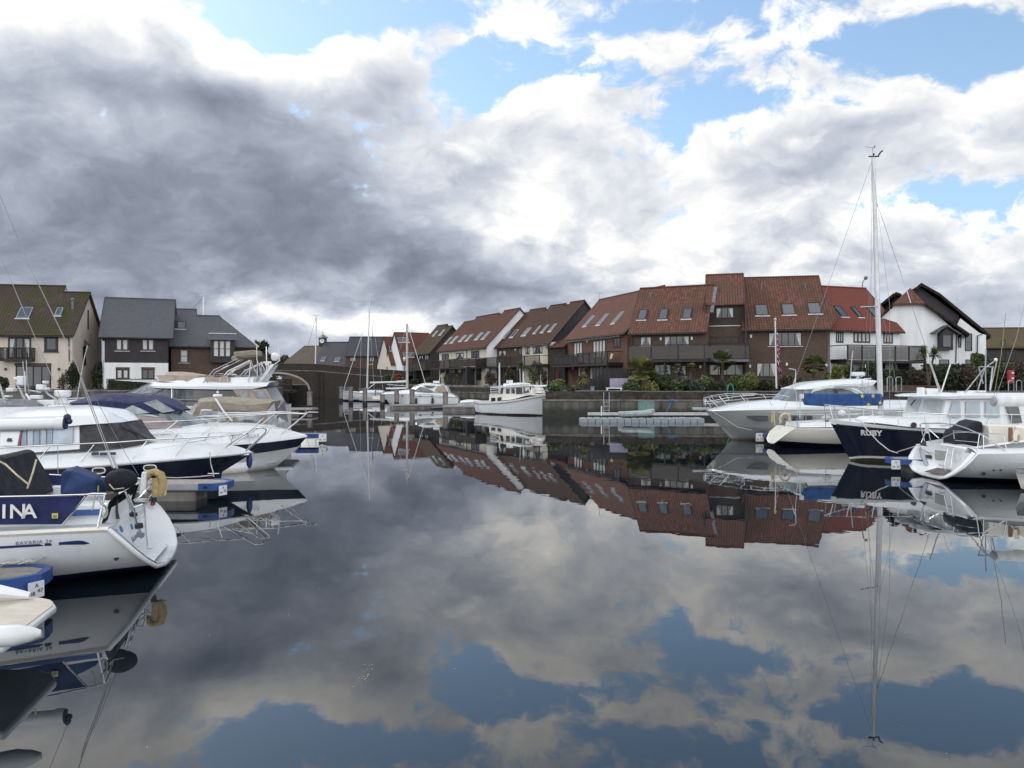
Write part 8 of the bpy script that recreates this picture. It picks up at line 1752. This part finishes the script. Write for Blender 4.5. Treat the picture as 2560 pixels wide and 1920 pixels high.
for i, (u, vt, w, mt, lb) in enumerate(((1655,938,60,fol_d,'dark low shrub left end of the planter wall'), (1712,940,62,fol_gr,'grey green low shrub beneath the two small palms'), (1762,938,56,fol_g,'green low shrub left of the tower palm'), (1842,936,50,fol_g,'rounded green shrub right of the tower palm'), (1874,930,46,fol_y,'light green shrub under the lit curtain window'), (1915,948,44,fol_d,'dark clipped shrub by the flagpole foot'), (1965,940,40,fol_b,'brown bare shrub right of the flagpole'))):
    bush(lb, u, vt-4, 980, 60.9, w*1.35, mt, 600, .12, 40+i, grp='low shrubs along the planter wall')
fanpalm('palm with drooping leaves near the hardtop cruiser roof', 2034, 912, 962, 62, 30, fol_g, 50, 30)
bush('tall rounded yellow green bush behind the hardtop cruiser', 2092, 905, 955, 61.5, 42, fol_y, 600, .11, 51)
bush('mid green bush right of the yellow green one', 2120, 902, 952, 62, 40, fol_g, 450, .11, 52)
bush('dark bush behind the tall mast', 2165, 900, 965, 61.5, 64, fol_d, 600, .13, 53)
fanpalm('small spiky palm by the white stair wall', 2225, 938, 965, 61, 18, fol_g, 54, 16)
cordyline('two headed cabbage palm before the white gabled house', 2322, 886, 962, 60.5, 25, fol_g, 55, 95, heads=[(-.45,0,.05),(.5,.1,0)], grp=None)
for i, (u, vt, vb, w, mt, lb) in enumerate(((2300,920,968,70,fol_b,'brown green hedge left of the two headed palm'), (2360,905,970,80,fol_d,'dark hedge behind the wheelhouse antennas'), (2425,908,970,80,fol_b,'brownish hedge below the white gabled house'), (2490,902,972,90,fol_d,'dark hedge behind the tripod mast'), (2550,900,972,90,fol_b,'hedge at the right frame edge beside the red box'), (2450,880,935,50,fol_g,'pale green bush below the cottage balcony'))):
    bush(lb, u, vt, vb, 62.5 if i < 5 else 66, w, mt, 1500, .13, 60+i, grp='hedges on the right bank')
bush('long dark hedge bank behind the right hand hedges', 2480, 912, 975, 66, 330, fol_d, 2600, .16, 71, boxy=True, stems=False, name='hedge', cat='hedge')
bush('dark hedge below the glass balcony', 2200, 925, 972, 63.5, 120, fol_d, 900, .13, 72, boxy=True, stems=False, name='hedge', cat='hedge')
for i, (u, vt, w, mt, lb) in enumerate(((1388,958,60,fol_g,'mid green mound spilling over the concrete wall by the trawler bow'), (1430,964,44,fol_b,'brown seed headed plant on the wall left of the ladder'), (1580,950,70,fol_g,'broad green bush under the large fan palm'), (1625,948,60,fol_y,'yellowish bush just right of the large fan palm'), (1685,946,70,fol_g,'green mound below the small fan palm'), (1738,948,60,fol_gr,'pale grey green mound below the pale fan palm'), (1790,945,64,fol_d,'dark mound at the foot of the tower palm'), (1856,942,60,fol_g,'leafy green mound below the curtained window'), (2010,938,70,fol_d,'dark mound left of the drooping palm'), (2062,932,60,fol_g,'green mound right of the drooping palm'))):
    bush(lb, u, vt, 984, 60.3 if u > 1500 else 58.6, w, mt, 420, .10, 140+i, grp='mounds of green along the quay wall')
# left bank
bush('tall rounded dark evergreen at the cream house corner', 180, 902, 985, 68, 48, fol_d, 1100, .10, 80, grp='shrubs on the left bank')
bush('bare twiggy shrub beside the dark evergreen', 158, 930, 985, 67, 34, fol_b, 220, .09, 81, grp='shrubs on the left bank')
bush('dark shrub in the gap between the cream and slate houses', 243, 898, 985, 76, 40, fol_d, 500, .14, 82, grp='shrubs on the left bank')
bush('reddish brown garden plants before the dark patio doors', 90, 962, 990, 66, 80, fol_b, 500, .11, 83, grp='shrubs on the left bank')
bush('dark bush at the far left frame edge', 8, 938, 985, 67, 40, fol_d, 350, .12, 84, grp='shrubs on the left bank')
bush('neatly clipped dark green hedge in front of the white ground floor', 330, 948, 992, 65, 112, fol_d, 2600, .07, 85, boxy=True, stems=False, name='hedge', cat='hedge')
m = MB(); 
# chain fence posts
for i, u in enumerate((228, 248, 270)):
    t = empty('fence_post', P(u, 985, 62.8), 0, ('left', 'middle', 'right')[i]+' dark post of the rope fence on the left bank', 'post', 'rope fence posts'); m = MB(); m.tube([V((0,0,-.3)), V((0,0,.85))], .08, 6); m.build('post', tbl, t); 
# trees
def tree(label, u, vt, vb, Y, wpx, mat_, seed, n=1500, leaf=.3, name='tree', grp=None, pine=False):
    x = (u-1280)/FPX*Y; zt = CAMH-(vt-VH)/FPX*Y; zb = GZ; w = wpx/FPX*Y/2; h = zt-zb; rnd = random.Random(seed)
    t = empty(name, (x, Y, zb), 0, label, 'tree', grp); bl = []
    for i in range(9): a = rnd.uniform(0,6.28); q = rnd.uniform(0,.6); zz = rnd.uniform(.42,.86); r_ = rnd.uniform(.3,.48)*(1.15-abs(zz-.6)); bl.append((w*q*math.cos(a), w*q*math.sin(a), h*zz, w*r_, w*r_, h*r_*.42))
    foliage_mesh(bl, n, leaf, seed).build('crown', mat_, t, smooth=0, weld=False)
    m = MB(); m.tube([(0,0,-.2),(0,0,h*.5),(w*.1,0,h*.8)], [.3,.2,.06], 7)
    for i in range(5): a = rnd.uniform(0,6.28); m.tube([(0,0,h*.4),(w*.45*math.cos(a), w*.45*math.sin(a), h*.66)], [.12,.04], 5)
    m.build('trunk', bark, t); return t
tree('dark pine with broad crown behind the slate roofed brick house', 640, 838, 900, 105, 72, fol_d, 90, 2200, .30)
tree('dark tree low between the pine and the long tiled roof', 684, 880, 910, 170, 50, fol_d, 91, 1000, .5, grp='trees beyond the bridge')
tree('brownish tree just above the bridge parapet', 716, 884, 910, 178, 44, fol_b, 92, 900, .5, grp='trees beyond the bridge')
tree('dark tree behind the clock tower roofs, at their left', 664, 878, 910, 190, 46, fol_d, 93, 900, .55, grp='trees beyond the bridge')
# distant wood mass on the horizon
rnd = random.Random(4); m = MB()
for i in range(5200):
    a = rnd.uniform(-1.05, 1.05); Y = rnd.uniform(210, 260); x = math.tan(a)*Y*.95; z = GZ+rnd.random()**.6*(4.5+2.2*mnoise.noise(V((x*.03, 0, 0)))); leafquad(m, V((x, Y, z)), 1.1, rnd)
tag(m.build('distant_trees', fol_d, smooth=0, weld=False), 'dark line of distant trees beyond the harbour houses', 'trees', kind='stuff')
# garden bits on the right bank
def fence(label, pts, z0, zt, mat_, name='fence', cat='fence', slope=None):
    t = empty(name, V((pts[0][0], pts[0][1], z0)), 0, label, cat); a, b = V((*pts[0], 0)), V((*pts[1], 0)); d = (b-a); L_ = d.length; d.normalize(); n_ = int(L_/.14); m = MB()
    for i in range(n_):
        q = (i+.5)/n_; h = zt if slope is None else slope[0]+(slope[1]-slope[0])*q; m.box(d*L_*q+V((0,0,(h-z0)/2)), (.12,.03,h-z0), math.atan2(d.y,d.x))
    m.build('boards', mat_, t, smooth=0, weld=False); m = MB()
    for z in (.3, .8): m.box(d*L_/2+V((0,.03,z)), (L_,.04,.08), math.atan2(d.y,d.x))
    m.build('rails', mat_, t, smooth=0); return t
Yf = 63.5
fence('black boarded fence under the glazed corner balcony', (((1482-1280)/FPX*Yf, Yf), ((1570-1280)/FPX*Yf, Yf)), GZ, 3.9, tbl)
fence('sloping black boarded fence beside the garden steps', (((1455-1280)/FPX*62, 62), ((1512-1280)/FPX*62.6, 62.6)), GZ, 3.0, tbl, slope=(2.4, 3.6))
t = empty('garden_screen', P(1547, 968, 60.8), 0, 'lilac fabric screen leaning behind the quay wall', 'screen'); m = MB(); m.box((0,0,.35), (1.5,.08,.75)); m.build('panel', purple, t, bevel=.02); m = MB(); m.tube([(-.75,0,-.2),(-.75,0,.8)], .03, 5); m.tube([(.75,0,-.2),(.75,0,.8)], .03, 5); m.build('posts', tbl, t)
t = empty('garden_bench', P(1535, 977, 60.0), 0, 'white low bench in front of the lilac screen', 'bench'); m = MB(); m.box((0,0,.22), (1.3,.4,.08)); m.build('seat', white_pl, t, bevel=.01)
for x in (-.55, .55): m = MB(); m.box((x,0,.09), (.1,.36,.2)); m.build('leg', white_pl, t, smooth=0)
t = empty('plant_pot', P(1481, 976, 60.2), 0, 'pale blue plant pot left of the white bench', 'plant pot'); m = MB(); m.lathe([(.12,0),(.19,.3),(.22,.33),(.02,.33)], (0,0,0), 12); m.build('pot', plain('pot_blue', (.33,.37,.48), .5), t)
for i, (u, Y_) in enumerate(((2218, 57.0), (2240, 57.0), (2521, 58.5), (2541, 58.5))):
    t = empty('ladder_hoop', P(u, 975, Y_), 0, ('left', 'right', 'leftmost', 'rightmost')[i]+(' galvanised hoop rail on the quay behind the tall mast' if i < 2 else ' galvanised hoop rail on the quay at the right frame edge'), 'handrail', 'hoop rails on the quay'); m = MB(); h = .75 if i > 1 else 1.0
    m.tube([(0,0,-.9),(0,0,h-.1),(.1,0,h),(.32,0,h),(.42,0,h-.1),(.42,0,-.9)], .035, 6); m.build('rail', galv, t)
t = empty('lifebuoy_box', P(2527, 942, 60.5), 0, 'red lifebuoy box with two white lights by the right hedge', 'box'); m = MB(); m.box((0,0,0), (.45,.25,1.1)); m.build('box', red_pl, t, bevel=.03); m = MB(); m.ball((.05,-.14,.3), .1, 8); m.build('lamp', white_pl, t); m = MB(); m.ball((.05,-.14,-.15), .1, 8); m.build('lamp', white_pl, t)
# floating specks on the water
rnd = random.Random(9); m = MB()
for i in range(34):
    u, v = rnd.uniform(350, 2500), rnd.uniform(1200, 1900); c = G(u, v, .003); s_ = rnd.uniform(.003,.009); m.add([c+V((s_*math.cos(a+rnd.uniform(-.3,.3)), s_*math.sin(a), 0)) for a in (0,1.5,3,4.5)], [(0,1,2,3)])
for cx_, cy_ in ((921,1668),(917,1690),(908,1700)):
    for i in range(5): c = G(cx_+rnd.uniform(-10,10), cy_+rnd.uniform(-8,8), .003); s_ = .007; m.add([c+V((s_*rnd.uniform(.5,1.5)*math.cos(a), s_*math.sin(a), 0)) for a in (0,1.5,3,4.5)], [(0,1,2,3)])
tag(m.build('floating_leaves', cream_pl, smooth=0, weld=False), 'tiny pale leaves and specks floating on the still water', 'floating debris', kind='stuff')
